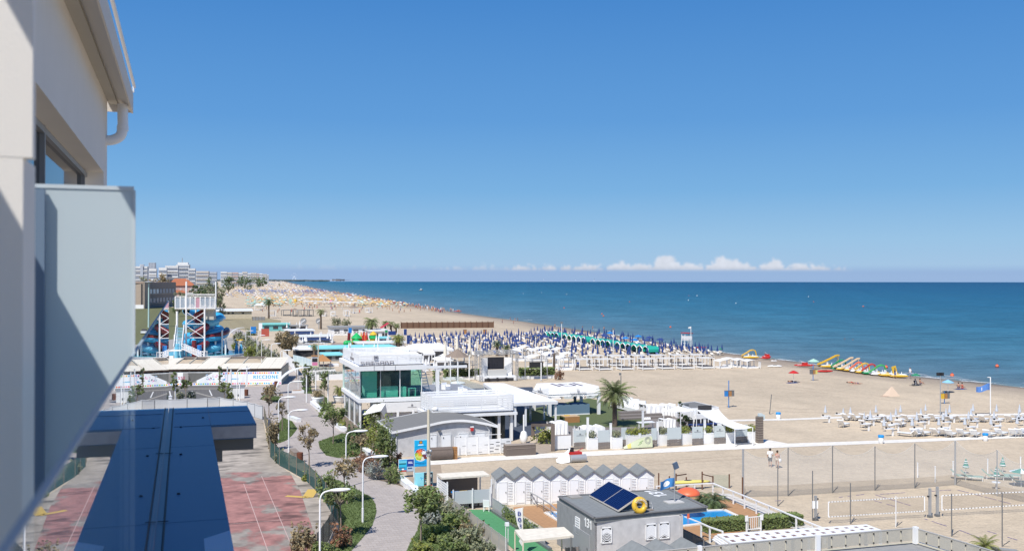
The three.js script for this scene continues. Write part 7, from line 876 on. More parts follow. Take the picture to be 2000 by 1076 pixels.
// ---------- field of blue umbrellas and loungers ----------
{
seed(411);const inP=(x,y,P)=>{let c=false;for(let a=0,b=P.length-1;a<P.length;b=a++)if((P[a][1]>y)!==(P[b][1]>y)&&x<(P[b][0]-P[a][0])*(y-P[a][1])/(P[b][1]-P[a][1])+P[a][0])c=!c;return c;};
const field=[[798,692],[800,664],[900,658],[1010,654],[1070,646],[1200,657],[1300,675],[1420,692],[1400,699],[1280,696],[1240,703],[1090,703],[1000,692],[930,700]];
const toPx=(p)=>{const q=p.clone().sub(camera.position).applyQuaternion(camera.quaternion.clone().invert());return[1000+FPX*q.x/-q.z,538-FPX*q.y/-q.z];};
const ug='closed blue umbrellas of the middle beach',U0=thing('blue_umbrella','closed blue beach umbrella in the crowded umbrella field','umbrella',V3(),0,ug);mb().bar(V3(0,0,0),V3(0,2.25,0),.03,4).build('pole',M.white,U0);mb().lathe([[.03,2.25],[.07,2.05],[.27,.95],[.2,.85],[.02,.85]],6).build('canopy',M.navy,U0);
const lg='pale loungers under the blue umbrellas',L0=new THREE.Mesh(mb().box(1.3,.06,.6,.3,.34,0).box(.75,.06,.6,-.6,.5,0,0,0,-.5).box(.05,.32,.5,-.3,.16,0).box(.05,.32,.5,.8,.16,0).geo(),mat('pale lounger',[.60,.53,.43],.8));L0.name='beach_lounger';tag(L0,'pale sun lounger standing under the blue umbrellas','sun lounger',lg);
const lm2=mat('blue lounger',[.08,.14,.33],.8);let nU=0,nL=0,fu=true,fl=true;const c0=G(1100,690),cand=[];for(let i=-45;i<60;i++)for(let j=-40;j<40;j++){const q=off(c0,i*2.75+(j%2)*.5,j*3.1);if(q.z>-20)continue;const[x,y]=toPx(q);if(inP(x,y,field))cand.push([q,x,y]);}
cand.sort((a,b)=>b[0].z-a[0].z);
const more=[[],[]];for(const[q,x,y]of cand){q.x+=rr(-.3,.3);q.z+=rr(-.3,.3);
if(nU<292&&rnd()<292/cand.length){nU++;const s=rr(.92,1.08);if(fu){U0.position.copy(q);fu=false;}else{const c=copy(U0,q,rr(0,6),null,null,s);c.rotation.z=rr(-.07,.07);}}else if(rnd()<.42)more[0].push(q.clone());if(rnd()<.5)more[1].push(off(q,rr(-1.2,1.2),.7));
if(nL<292&&rnd()<292/cand.length){nL++;const p=off(q,rr(-.9,.9),-.6);if(fl){scene.add(L0);L0.position.copy(p);L0.rotation.y=-1.2;fl=false;}else{const c=L0.clone();c.name=numbered('beach_lounger');c.position.copy(p);c.rotation.y=-1.2+rr(-.2,.2);if(rnd()<.25)c.material=lm2;scene.add(c);}}}
{const m4=new THREE.Matrix4(),inst=(nm,g,m,L,l,cat,ry)=>{const I=new THREE.InstancedMesh(g,m,L.length);L.forEach((p,i)=>{m4.compose(p,new THREE.Quaternion().setFromEuler(new THREE.Euler(0,ry+rr(-.2,.2),0)),V3(1,rr(.93,1.05),1));I.setMatrixAt(i,m4);});I.name=nm;I.userData.kind='stuff';scene.add(I);tag(I,l,cat);};
inst('more_blue_umbrellas',mb().lathe([[.03,2.25],[.07,2.05],[.27,.95],[.2,.85],[.02,.85]],6).bar(V3(0,0,0),V3(0,.9,0),.04,4).geo(),M.navy,more[0],'further closed blue umbrellas filling the umbrella field','umbrellas',0);inst('more_loungers',L0.geometry,mat('off-white lounger',[.68,.65,.60],.8),more[1],'further pale loungers filling the umbrella field','sun loungers',-1.2);}
cnt.beach_lounger=cnt.beach_lounger??0;
const O=[[950,672],[1008,673],[1045,662],[1052,661],[1066,664],[1086,672],[1090,657],[1135,658],[1180,660],[1184,663],[1192,656],[1222,667],[1240,671],[1247,663],[1264,672],[1268,666],[1290,670],[840,662],[1020,678],[1030,684]];O.sort((a,b)=>a[0]-b[0]).forEach(([x,y],i)=>openUmb('open_blue_umbrella','open blue beach umbrella, number '+(i+1)+' from the left in the umbrella field',G(x,y+6),2.2,1.15,i>12&&i<17?M.blue:M.navy,'open blue umbrellas of the middle beach'));
[[870,704],[1018,694],[1034,692],[1074,686],[1060,697]].forEach(([x,y],i)=>openUmb('open_white_umbrella',['open white umbrella left of the cream parasols','open white umbrella behind the stage, left one','open white umbrella behind the stage, second','white and teal open umbrella near the umbrella field','open white umbrella nearest the white gazebos'][i],G(x,y+4),2.1,1.3,i===3?mat('white teal',[.5,.7,.72],.8):M.fabric,'open white umbrellas'));
[[1097,690,630],[1198,697,642],[1046,700,656],[932,716,660],[905,716,662],[845,690,655],[873,690,655],[1245,700,690]].forEach(([x,y,ty],i)=>{const p=G(x,y),t=thing('beach_light_pole',['white light pole at left end of the teal cabins','white light pole in the middle of the teal cabins','white pole behind the canopy gazebos','white pole left of the stage','white pole beside the cream parasols','white pole at the left of the umbrella field','white pole behind the cream parasols','short white pole by the cabanas'][i],'pole',p);mb().bar(V3(0,0,0),V3(0,topAt(p,ty),0),.09,6).build('pole',M.white,t);mb().box(.6,.35,.3,0,topAt(p,ty),0).build('lamp_head',M.steelD,t);});
{const p=G(1342,676),s=mp(p),t=thing('lifeguard_tower','white lifeguard tower with red roof at the waterline','lifeguard tower',p,TH);for(const x of[-1,1])for(const z of[-.9,.9])mb().bar(V3(x*1.15,0,z),V3(x,3.4,z),.1,6).build('leg',M.white,t);mb().box(2.2,.14,2,0,1.6,0).build('platform',M.white,t);mb().box(2.2,.9,.1,0,2.3,1).box(.1,.9,2,-1.05,2.3,0).box(.1,.9,2,1.05,2.3,0).build('side_panel',M.white,t);mb().box(2.5,.16,2.3,0,3.5,0,0,0,-.03).build('roof',M.red,t);for(let i=0;i<5;i++)mb().box(.7,.06,.1,0,.3+i*.28,1.1+(4-i)*.05).build('rung',M.white,t);mb().box(.7,.8,.5,0,2.05,0).build('seat',M.whiteC,t);const q=G(1350,677),f=thing('beach_flagpole','white flagpole with a white flag beside the lifeguard tower','flagpole',q),h=topAt(q,637);mb().bar(V3(0,0,0),V3(0,h,0),.09,6).build('pole',M.white,f);mb().quad(V3(0,h,0),V3(-.7,h-.15,.1),V3(-.75,h-.55,.1),V3(0,h-.5,0)).build('flag',M.fabric,f);}
}
// ---------- stage, gazebo, parasols, hedges behind the bar ----------
{
const p=G(939,746),w=lenV(p,1010),H=topAt(p,690),t=thing('stage','truss stage with dark video screen and white side panels','stage',p,TH);const truss=(a,b,s,nm)=>{const m=mb();const d=b.clone().sub(a),n=Math.max(2,Math.round(d.length()/.6));const up=Math.abs(d.y)>d.length()*.7?V3(0,0,1):V3(0,1,0),sd=V3().crossVectors(d,up).normalize().multiplyScalar(s);const u2=up.clone().multiplyScalar(s);const c=[[1,1],[1,-1],[-1,-1],[-1,1]].map(([i,j])=>sd.clone().multiplyScalar(i).addScaledVector(u2,j));c.forEach((o)=>m.bar(a.clone().add(o),b.clone().add(o),.035,4));for(let k=0;k<n;k++)for(let i=0;i<4;i++)m.bar(a.clone().lerp(b,k/n).add(c[i]),a.clone().lerp(b,(k+1)/n).add(c[(i+1)%4]),.022,4);m.build(nm,M.steel,t);};
for(const x of[0,w])for(const z of[0,-3])truss(V3(x,0,z),V3(x,H,z),.18,'truss_tower');truss(V3(-1,H,0),V3(w+.3,H,0),.22,'truss_beam');truss(V3(-.4,H,-3),V3(w+.3,H,-3),.22,'truss_beam');truss(V3(0,H,0),V3(0,H,-3),.2,'truss_beam');truss(V3(w,H,0),V3(w,H,-3),.2,'truss_beam');
mb().box(w*.5,2.1,.15,w*.5,H*.60,-2.4).build('video_screen',mat('screen cells',[.03,.03,.04],.5,{map:rep(noiseTex((u,v)=>((u*8)%1<.12||(v*8)%1<.12)?1:.35+.3*h2(Math.floor(u*8),Math.floor(v*8),3),128),2.4)}),t);for(const x of[.17,.83])mb().box(w*.2,3.4,.08,w*x,2.3,-1.6,x<.5?.3:-.3).build('side_panel',M.fabric,t);mb().on(w,.75,3.2,w/2,.1,-1.6).build('platform',M.white,t);mb().on(w*.8,.5,3,w/2,.05,-1.4).build('dark_underside',M.dark,t);mb().on(w*.5,1.1,.6,w/2,.85,-1.0).build('desk',mat('light grey desk',[.5,.5,.48],.7),t);for(const x of[w*.2,w*.45,w*.7])mb().box(.3,.5,.3,x,.4,.15).build('speaker',M.black,t);
const q=G(893,742),z=thing('straw_gazebo','brown straw roofed gazebo beside the cream parasols','gazebo',q,TH),eh=topAt(q,697),ah=topAt(q,681),r=25*mp(q);for(let i=0;i<8;i++){const a=i/8*6.283+.39,b=(i+1)/8*6.283+.39;mb().tri(V3(0,ah,0),V3(Math.cos(a)*r,eh,Math.sin(a)*r),V3(Math.cos(b)*r,eh,Math.sin(b)*r)).build('roof_segment',M.thatch,z);}for(const[x,y]of[[-1.7,-1.7],[1.7,-1.7],[1.7,1.7],[-1.7,1.7]])mb().bar(V3(x,0,y),V3(x,eh+.2,y),.12,6).build('post',M.white,z);mb().box(2.6,1.2,.2,.3,eh-1.6,-1.6).build('white_back_panel',M.white,z);
for(const[x0,x1,y0,y1,yb,l]of[[885,915,711,720,742,'dark video panel hung on a truss below the straw gazebo'],[1034,1061,707,718,742,'dark video panel hung right of the stage']]){const b=G(x0,yb),o=thing('video_panel',l,'screen',b,TH),ww=lenV(b,x1),ya=topAt(b,y0),yb2=topAt(b,y1);mb().box(ww,ya-yb2,.15,ww/2,(ya+yb2)/2,0).build('panel',M.black,o);mb().bar(V3(-1,ya+.15,0),V3(ww+1,ya+.15,0),.07).bar(V3(-1,ya+.45,0),V3(ww+1,ya+.45,0),.05).build('truss',M.steel,o);for(const x of[-.8,ww+.8])mb().bar(V3(x,0,0),V3(x,ya+.5,0),.07).build('post',M.steel,o);}
[[869.5,718,665.5,'cream closed parasol, leftmost of three'],[892.5,712,654,'cream closed parasol, tallest and middle of three'],[917,714,659,'cream closed parasol, rightmost of three']].forEach(([x,y,ty,l])=>{const b=G(x,y),h=topAt(b,ty),o=thing('cream_parasol',l,'parasol',b);mb().lathe([[.03,h],[.2,h-.6],[.42,h*.5],[.5,h*.32],[.4,h*.28],[.05,h*.3]],10).build('canopy',mat('cream parasol cloth',[.70,.65,.55],.9),o);mb().bar(V3(0,0,0),V3(0,h,0),.07).build('pole',M.white,o);});
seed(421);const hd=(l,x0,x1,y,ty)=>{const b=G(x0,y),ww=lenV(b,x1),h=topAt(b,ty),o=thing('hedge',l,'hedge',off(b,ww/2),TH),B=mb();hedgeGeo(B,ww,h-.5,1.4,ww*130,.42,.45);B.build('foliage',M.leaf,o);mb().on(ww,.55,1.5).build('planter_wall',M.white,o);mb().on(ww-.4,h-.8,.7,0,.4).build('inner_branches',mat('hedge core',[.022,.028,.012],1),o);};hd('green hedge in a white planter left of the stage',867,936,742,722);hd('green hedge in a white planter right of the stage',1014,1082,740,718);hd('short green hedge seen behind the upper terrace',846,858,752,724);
{const b=G(1081.7,736),o=thing('dead_palm','dead palm trunk without leaves right of the hedge','palm',b),h=topAt(b,690);mb().bar(V3(0,0,0),V3(.1,h,0),.28,8,.2).build('trunk',M.bark,o);const f=mb();for(let i=0;i<9;i++){const a=i*.7;f.bar(V3(.1,h-.1,0),V3(.1+Math.cos(a)*1.2,h+rr(-.9,.5),Math.sin(a)*1.2),.05,4,.02);}f.build('dead_fronds',M.wood,o);bush('shrub','dry brown bush at the foot of the dead palm','shrub',G(1092,742),.9,1.6,.8,M.leafR,360,.3);}
{const b=G(894,750),o=thing('white_parasol_stand','white pole with a heavy white base on the upper terrace side','pole',b);mb().bar(V3(0,0,0),V3(0,topAt(b,706),0),.12,8).build('pole',M.white,o);mb().lathe([[0,0],[1.3,0],[1.2,.3],[.2,.5]],12).build('base',M.whiteC,o);}{const b=G(1057,744),o=thing('white_sign_pole','thin white pole in front of the right hedge','pole',b);mb().bar(V3(0,0,0),V3(0,topAt(b,708),0),.1,8).build('pole',M.white,o);mb().cyl(.15,.15,.15,0,0,0).build('base',M.steel,o);}
palmTree('fan_palm','green fan palm behind the stage, left of a pair',G(971,695),topAt(G(971,695),672),1.7,{n:26,tr:.25,m:M.leafD,droop:.6});palmTree('fan_palm','green fan palm behind the stage, right of a pair',G(989,702),topAt(G(989,702),679),1.6,{n:26,tr:.25,m:M.leafD,droop:.6});
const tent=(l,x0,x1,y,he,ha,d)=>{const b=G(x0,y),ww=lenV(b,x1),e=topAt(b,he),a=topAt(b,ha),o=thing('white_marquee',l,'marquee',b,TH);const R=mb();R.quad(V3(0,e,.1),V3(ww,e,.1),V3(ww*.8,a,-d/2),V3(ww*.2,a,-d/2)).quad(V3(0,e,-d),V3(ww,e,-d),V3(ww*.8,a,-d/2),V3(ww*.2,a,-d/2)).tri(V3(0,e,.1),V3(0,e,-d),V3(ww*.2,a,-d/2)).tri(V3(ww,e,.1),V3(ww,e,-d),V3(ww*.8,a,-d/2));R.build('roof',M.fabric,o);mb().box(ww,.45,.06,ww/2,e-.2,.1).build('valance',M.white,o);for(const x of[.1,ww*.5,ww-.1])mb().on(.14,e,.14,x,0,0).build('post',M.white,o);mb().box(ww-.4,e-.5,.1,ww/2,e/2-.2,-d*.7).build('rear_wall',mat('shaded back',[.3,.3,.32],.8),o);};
tent('long white marquee left of the cream parasols',800,886,707,684,674,8);tent('white peaked marquee behind the slatted roof terrace',826,850,716,690,681,5);tent('low white marquee beside the gazebo',852,884,726,704,698,4);tent('white marquee beyond the bar roof at left',786,826,716,696,690,6);
}
M.awn=mat('dark blue awning',[.014,.035,.11],.85);
// ---------- market building with printed banner ----------
{
const yaw=.13,p=G(549,751.5),t=thing('market_building','long low building with cream roof sections and a colourful lettered banner','building',p,yaw),c=Math.cos(yaw),s=Math.sin(yaw);
const W=30,h=topAt(p,719),hb=h+.75,D=13,X=(px)=>{const k=kx(px);return-(p.x-k*dep(p))/(c-k*s);};
const x1=X(548),segs=[[-W,X(282),1],[X(282),X(328),1],[X(328),X(383),0],[X(383),X(425),1],[X(426),X(503),0],[X(503),0,1]];
for(const[a,b,full]of segs){const z0=full?-D:-D*.42,y=(z)=>h+(hb-h)*(-z/D),n=Math.max(1,Math.round((b-a)/1.6));for(let i=0;i<n;i++){const q=mb(),xa=a+(b-a)*i/n+.015,xb=a+(b-a)*(i+1)/n-.015,e=(i%3)*.004;q.quad(V3(xa,y(0)+e,.35),V3(xb,y(0)+e,.35),V3(xb,y(z0)+e,z0),V3(xa,y(z0)+e,z0));q.quad(V3(xa,y(0)+e,.35),V3(xb,y(0)+e,.35),V3(xb,y(0)-.1,.35),V3(xa,y(0)-.1,.35));q.build('roof_panel',M.cream,t);}
if(!full){const f=mb();mb().beam(V3(a,y(-D),-D),V3(b,y(-D),-D),.3,.35).build('frame_beam',M.wood,t);mb().box(b-a,.05,D*.5,(a+b)/2,h-.7,-D*.72).build('dark_canopy',mat('grey awning',[.13,.13,.14],.9),t);for(const x of[a+.1,(a+b)/2,b-.1])mb().beam(V3(x,y(-D),-D),V3(x,y(-D*.42),-D*.42),.16,.2).build('rafter',M.creamP,t);mb().box(b-a-.4,.05,1.2,(a+b)/2,y(-D*.5)-.15,-D*.5).build('loose_canvas',M.cream,t);}}
for(let k=0;k<5;k++)mb().box(1.5,.03,.05,-1.4,h+.12+k*.12,-2-k*2.1).build('roof_batten',M.wood,t);
mb().box(W,h-.2,.2,-W/2,(h-.2)/2,-1.0).build('front_wall',mat('market wall',[.30,.26,.22],.9),t);mb().box(.2,h-.2,D,-.1,(h-.2)/2,-D/2).build('side_wall',M.ivory,t);mb().box(W,.2,.3,-W/2,h-.2,.1).build('front_beam',M.brown,t);
const tex=canvasTex(2048,180,(x,w,hh)=>{seed(501);x.fillStyle='#eef0f2';x.fillRect(0,0,w,hh);const pal=['#e0483e','#f2b23a','#58b5d9','#e58bb4','#8cc36a','#f07f3a','#6f7fd0'];for(let i=0;i<82;i++){x.fillStyle=pick(pal);x.fillRect(i*25,150,17,20);}for(let i=0;i<27;i++){x.fillStyle=pick(pal);x.fillRect(1350+i*25,8,17,22);}for(const[x0,x1,c1]of[[560,900,'#8c8782'],[960,1110,'#a09c98']]){x.fillStyle=c1;x.fillRect(x0,6,x1-x0,140);x.fillStyle='#54504c';x.fillRect(x0+60,40,(x1-x0)*.3,80);}x.fillStyle='#6b6a66';x.beginPath();x.moveTo(1010,8);x.lineTo(1290,8);x.lineTo(1060,140);x.fill();for(const[cx,cs]of[[430,1],[1330,1]])for(let i=0;i<40;i++){x.fillStyle=pick(['#6fb3df','#4a4f5e','#e3d5e8','#9fb4c8','#e78fb5']);x.beginPath();x.ellipse(cx+rr(-110,110),rr(30,140),rr(3,16),rr(3,9),rr(0,3),0,7);x.fill();}x.fillStyle='#34a6d0';x.font='bold 60px sans-serif';x.fillText('RICCIONE',1730,96);x.fillStyle='#e0709a';x.fillRect(1700,116,230,6);x.fillStyle='#4fb0d8';x.font='bold 40px sans-serif';x.fillRect(1480,90,90,12);x.fillStyle='#b23a58';x.font='bold 54px sans-serif';x.fillText('SSI',905,96);x.fillStyle='#58a8c8';x.fillRect(860,70,40,10);});
const pos=[],uv=[],n=40;for(let i=0;i<n;i++)for(const[a,b]of[[0,0],[1,0],[1,1],[0,0],[1,1],[0,1]]){const u=(i+a)/n;pos.push(-W*(1-u),.05+b*(h-.65),.12+.06*Math.sin(u*60)*(1-b));uv.push(u,b);}
const g=new THREE.BufferGeometry();g.setAttribute('position',new THREE.Float32BufferAttribute(pos,3));g.setAttribute('uv',new THREE.Float32BufferAttribute(uv,2));g.computeVertexNormals();mb().add(g).build('banner',printMat('banner print',tex),t);
}
// ---------- water slide tower ----------
{
const p=G(387,698),t=thing('water_slide','water slide tower with blue spiral tubes, red tube and white steel stairs','water slide',p,.05),s=mp(p),X=(px)=>(px-387)*s,Y=(py)=>topAt(p,py),fl=Y(604);
const P4=[[-17,3],[18,3],[-17,-5],[18,-5]];for(const[dx,z]of P4)mb().bar(V3(X(387+dx),0,z),V3(X(387+dx),fl,z),.2,8).build('leg',M.white,t);mb().bar(V3(X(370),fl,3),V3(X(370),Y(551),3),.2,8).build('mast',M.white,t);mb().bar(V3(X(424),fl,2),V3(X(424),Y(551),2),.15,8).build('mast',M.white,t);mb().bar(V3(X(352.5),0,3),V3(X(352.5),fl-.5,3),.25,8).build('leg',M.white,t);
for(const y of[.42,.7]){mb().beam(V3(X(370),fl*y,3),V3(X(405),fl*y,3),.15,.15).build('cross_beam',M.white,t);mb().bar(V3(X(370),fl*y,3),V3(X(405),fl*(y+.24),3),.07).build('brace',M.white,t);mb().bar(V3(X(405),fl*y,3),V3(X(370),fl*(y+.24),3),.07).build('brace',M.white,t);}
mb().box(X(425)-X(349),.3,7,(X(425)+X(349))/2,fl,-.5).build('platform',M.creamP,t);const pan=mat('platform glass',[.50,.58,.68],.3,{transparent:true,opacity:.4});const N=8,x0=X(349),x1=X(425),rh=Y(580)-fl;for(let i=0;i<N;i++){mb().box((x1-x0)/N-.3,rh*.8,.06,x0+(x1-x0)*(i+.5)/N,fl+rh*.5,3).build('parapet_panel',i===4?mat('pinkish panel',[.6,.35,.42],.4,{transparent:true,opacity:.7}):pan,t);}for(let i=0;i<=N;i++)mb().on(.2,rh,.2,x0+(x1-x0)*i/N,fl,3).build('parapet_post',M.white,t);mb().box(x1-x0,.15,.15,(x0+x1)/2,fl+rh,3).box(x1-x0,.15,.15,(x0+x1)/2,fl+rh*.05,3.05).build('parapet_rail',M.white,t);mb().box(X(424)-X(371),.2,.2,(X(424)+X(371))/2,Y(576),3).build('top_bar',M.white,t);for(let i=0;i<4;i++)mb().box(X(383)-X(371),.12,.12,(X(383)+X(371))/2,Y(573)-i*.4,3).build('upper_rail',M.white,t);
mb().box(X(420)-X(404),(fl-Y(625)),2,X(412),(fl+Y(625))/2,1).build('grey_chute_panel',mat('beige panel',[.42,.41,.36],.6),t);
const helix=(r,y0,y1,turns,a0,cx,cz,tr,m,nm,n=90)=>{const P=[];for(let i=0;i<=n;i++){const f=i/n,a=a0+turns*6.2832*f;P.push(V3(cx+Math.cos(a)*r,y0+(y1-y0)*f,cz+Math.sin(a)*r));}mb().tube(P,tr,9,n*2).build(nm,m,t);};
helix(3.9,fl-.6,1.3,3.1,2.6,X(384),-5.5,.8,M.slide,'blue_tube');helix(2.6,fl-3,1.2,2.3,.6,X(398),-4,.9,M.slideL,'light_blue_tube');helix(4.4,fl*.62,1.0,1.4,3.4,X(390),-5,.75,M.slide,'outer_blue_tube');helix(1.1,fl-.4,.9,2.6,0,X(390),-.6,.85,M.slideR,'red_tube');helix(4.3,fl*.62-.9,fl*.2,.8,-.5,X(394),-5,.6,M.slideR,'red_channel');
for(const[px,h]of[[447-12,4],[428,6],[336,5],[345,3.4],[415,3.5]])mb().bar(V3(X(px),0,-2),V3(X(px),h,-2),.22,8).build('support_post',M.white,t);
for(const[px,h,m]of[[353,3.2,M.slideL],[363,3.0,M.slideL],[386,4,M.slideR],[396,3,M.blue]])mb().bar(V3(X(px),0,3.4),V3(X(px),h,3.4),.5,10).build('coloured_pillar',m,t);
const fA=[V3(X(362),fl*.62,4.2),V3(X(362),fl*.20,6)],st=mb();for(let i=0;i<16;i++){const q=fA[0].clone().lerp(fA[1],i/15);mb().box(1.5,.1,.34,q.x,q.y,q.z).build('step',M.slideL,t);}for(const dx of[-.85,.85])mb().beam(fA[0].clone().add(V3(dx,.6,0)),fA[1].clone().add(V3(dx,.6,0)),.12,.9).build('stair_side',M.white,t);
const gA=[V3(X(371),fl*.22,6.2),V3(X(409),.5,6.6)];for(const z of[-.7,.7]){for(const y of[0,.55,1.05])mb().bar(gA[0].clone().add(V3(0,y,z)),gA[1].clone().add(V3(0,y,z)),.08,5).build('stair_rail',M.white,t);for(let i=0;i<=8;i++){const q=gA[0].clone().lerp(gA[1],i/8);mb().on(.07,1.05,.07,q.x,q.y,q.z+z).build('baluster',M.white,t);}}mb().beam(gA[0],gA[1],1.4,.16).build('stair_ramp',M.white,t);mb().box(X(421)-X(407),.12,2.4,X(414),.6,6.6).build('lower_landing',M.white,t);for(const x of[X(408),X(414),X(420)])mb().on(.1,1.3,.1,x,.6,7.7).build('landing_post',M.white,t);mb().box(X(421)-X(407),.1,.1,X(414),1.9,7.7).build('landing_rail',M.white,t);mb().box(X(373)-X(350),.2,2.6,X(361),fl*.19,6.6).build('mid_landing',M.white,t);
const y0=thing('slide_basin','turquoise splash basin with white rim at the foot of the slide','pool',p.clone().add(V3(-1,0,-6)),0);mb().cyl(9.5,9.5,.5,0,0,0,24).build('wall',M.white,y0);mb().cyl(9.2,9.2,.05,0,.5,0,24).build('water',mat('basin water',[.05,.4,.5],.1),y0);
[[437,667,12,'white information board with a drawing left of the olive shrubs'],[333,694,12,'small white box at the foot of the slide stairs']].forEach(([x,y,w,l])=>{const q=G(x,y+26),o=thing('info_board',l,'sign',q,0),k=mp(q);mb().box(w*k,9*k,.2,0,30*k-2,0).build('board',M.whiteC,o);mb().box(w*k*.7,.25,.02,0,30*k-2,.12,0,0,-.3).build('drawing',M.navy,o);for(const e of[-.4,.4])mb().on(.15,26*k,.15,e*w*k,0,-.1).build('post',M.steel,o);});
for(const[x,y,l]of[[461,690,'blue and cream children play figure, left one by the slide'],[470,690,'blue and cream children play figure, right one by the slide']]){const o=thing('play_figure',l,'play figure',G(x,y),.3);mb().lathe([[.4,0],[.5,.6],[.35,1.6],[.15,2.2],[0,2.6]],10).build('body',M.slideL,o);mb().ball(.5,0,2.8,0).build('head',M.cream,o);mb().ball(.55,0,3.1,0,1,.4,1).build('hat',M.yellow,o);}
sheet('slide_yard',PX([[220,704],[540,700],[505,676],[470,660],[330,655],[230,660]]),.022,M.concrete);
}
// ---------- old buildings and far town at the left ----------
function bands(t,w,d,h,n,m,mw,o={}){mb().on(w,h,d,0,0,-d/2).build('wall',m,t);const fh=h/n;for(let i=0;i<n;i++){const k=o.k??Math.max(2,Math.round(w/(fh*1.6)));if(o.strip){mb().box(w*.94,fh*.42,.2,0,fh*(i+.55),.05).build('window_band',mw,t);mb().box(w*1.02,fh*.1,1.2,0,fh*(i+.2),.5).build('balcony',M.white,t);}else for(let j=0;j<k;j++)mb().box(w/k*.5,fh*.5,.2,-w/2+w*(j+.5)/k,fh*(i+.55),.05).build('window',mw,t);}mb().box(w*1.02,fh*.15,d*1.02,0,h+fh*.07,-d/2).build('roof',o.roof??m,t);if(o.side!==false)for(let i=0;i<n;i++)mb().box(.2,fh*.45,d*.8,w/2+.03,fh*(i+.55),-d/2).build('side_window_band',mw,t);}
{
const wd=mat('far window',[.20,.225,.27],.4),wl=mat('far white wall',[.62,.63,.63],.9),wl2=mat('far cream wall',[.55,.50,.44],.9),wl3=mat('far grey wall',[.36,.40,.46],.9),wl4=mat('far pink wall',[.52,.38,.34],.9);
const P=G(279,603),Q=V3(kx(342)*640,0,-640),dq=Q.clone().sub(P),lu=dq.length(),t=thing('derelict_building','derelict flat roofed block with beige end wall and dark window rows','building',P,Math.atan2(-dq.x,-dq.z)),H=topAt(P,554),wv=30;const sw=mat('grey derelict wall',[.25,.225,.205],.95,{map:rep(tWear,6)});mb().box(.4,H,lu,0,H/2,-lu/2).build('sea_wall',sw,t);mb().box(wv,.5,lu,-wv/2,H,-lu/2).build('roof',mat('old roof',[.3,.22,.18],.95),t);for(let r=0;r<2;r++)for(let k=0;k<9;k++)mb().box(.2,H*.17,lu*.065,.25,H*(.3+r*.36),-lu*(.1+k*.1)).build('window',k<4&&r?M.pale:wd,t);for(const y of[.18,.55])mb().box(.3,.5,lu,.25,H*y,-lu/2).build('string_course',M.concrete,t);  // shade on the sea side is put into its darker wall colour
const ew=thing('beige_gable_block','beige windowless end block with a white base at the left of the derelict building','building',P.clone().add(V3(.6,0,0)),-.05);mb().on(10,H+.3,8,-5,0,-4).build('wall',M.brick,ew);mb().box(.9,H*.92,.3,-1.6,H*.5,.05).build('dark_slot',M.dark,ew);mb().box(10,H*.15,.3,-5.4,H*.075,.1).build('whitewashed_base',M.white,ew);mb().box(10.3,.5,8.2,-5,H+.5,-4).build('parapet',M.brick,ew);
{const d=700,p=V3(kx(352)*d,0,-d),o=thing('red_roof_house','large brick house with terracotta hipped roofs above the trees','house',p,TH),k=d/FPX;const hip=(x,z,w,dd,h0,h1,nm)=>{const m=mb(),A=[V3(x-w/2,h0,z),V3(x+w/2,h0,z),V3(x+w/2,h0,z-dd),V3(x-w/2,h0,z-dd)],r0=V3(x-w*.2,h1,z-dd/2),r1=V3(x+w*.2,h1,z-dd/2);m.quad(A[0],A[1],r1,r0).quad(A[2],A[3],r0,r1).tri(A[1],A[2],r1).tri(A[3],A[0],r0);m.build(nm,M.tile,o);};mb().on(18,12.5,14,0,0,-7).build('upper_wall',wl4,o);hip(0,.8,20,16,12.5,17.5,'upper_roof');mb().on(16,7.5,8,-3,0,4).build('lower_wall',wl4,o);hip(-3,8.6,18,10,7.5,9.5,'lower_roof');for(let i=0;i<5;i++)for(let r=0;r<2;r++)mb().box(1.2,1.8,.2,-7+i*3.5,9.6-r*3.2,.1).build('window',i===3?wd:M.pale,o);mb().on(1,2.5,1,4,15.5,-6).build('chimney',wl4,o);}
const B=(l,x0,x1,top,d,n,m,o)=>{const p=V3(kx((x0+x1)/2)*d,0,-d),w=(x1-x0)*d/FPX*.98,h=EYE-(top-HZ)*d/FPX,t2=thing('apartment_building',l,'building',p,TH*.5);bands(t2,w,w*.6,h,n,m,wd,{strip:true,...o});return[t2,w,h];};
{const[a,w,h]=B('white balcony apartment block at left with a stair tower on its roof',262,286,523,1100,6,wl,{});mb().on(w*.22,h*1.09,w*.1,w*.08,0,.7).build('stair_tower',wl3,a);mb().on(w*.3,h*.1,w*.3,.5,h,-w*.3).build('roof_house',wl,a);}
B('grey high-rise tower farther back at left',289,302,515,1800,14,wl3,{strip:false,k:4});B('low white block right of the grey high-rise',290,304,528,1250,4,wl,{});B('white low hotel wing left of the stepped hotel',309,324,526,1000,4,wl,{});B('white terraced hotel wing with dark balcony rows',322,346,522,1010,5,wl,{});
{const[a,w,h]=B('tall white stepped hotel with a mast on its roof',343,368,519,1040,8,wl,{});mb().on(w*.8,h*.09,w*.4,0,h,-w*.3).build('roof_storey',wl,a);mb().bar(V3(-1,h,-4),V3(-1,h*1.24,-4),.4,5).build('mast',M.steel,a);}B('white stepped hotel wing at right of the tall hotel',367,380,527,1030,6,wl,{});B('long cream apartment block right of the stepped hotel',382,406,532,1300,5,wl2,{});
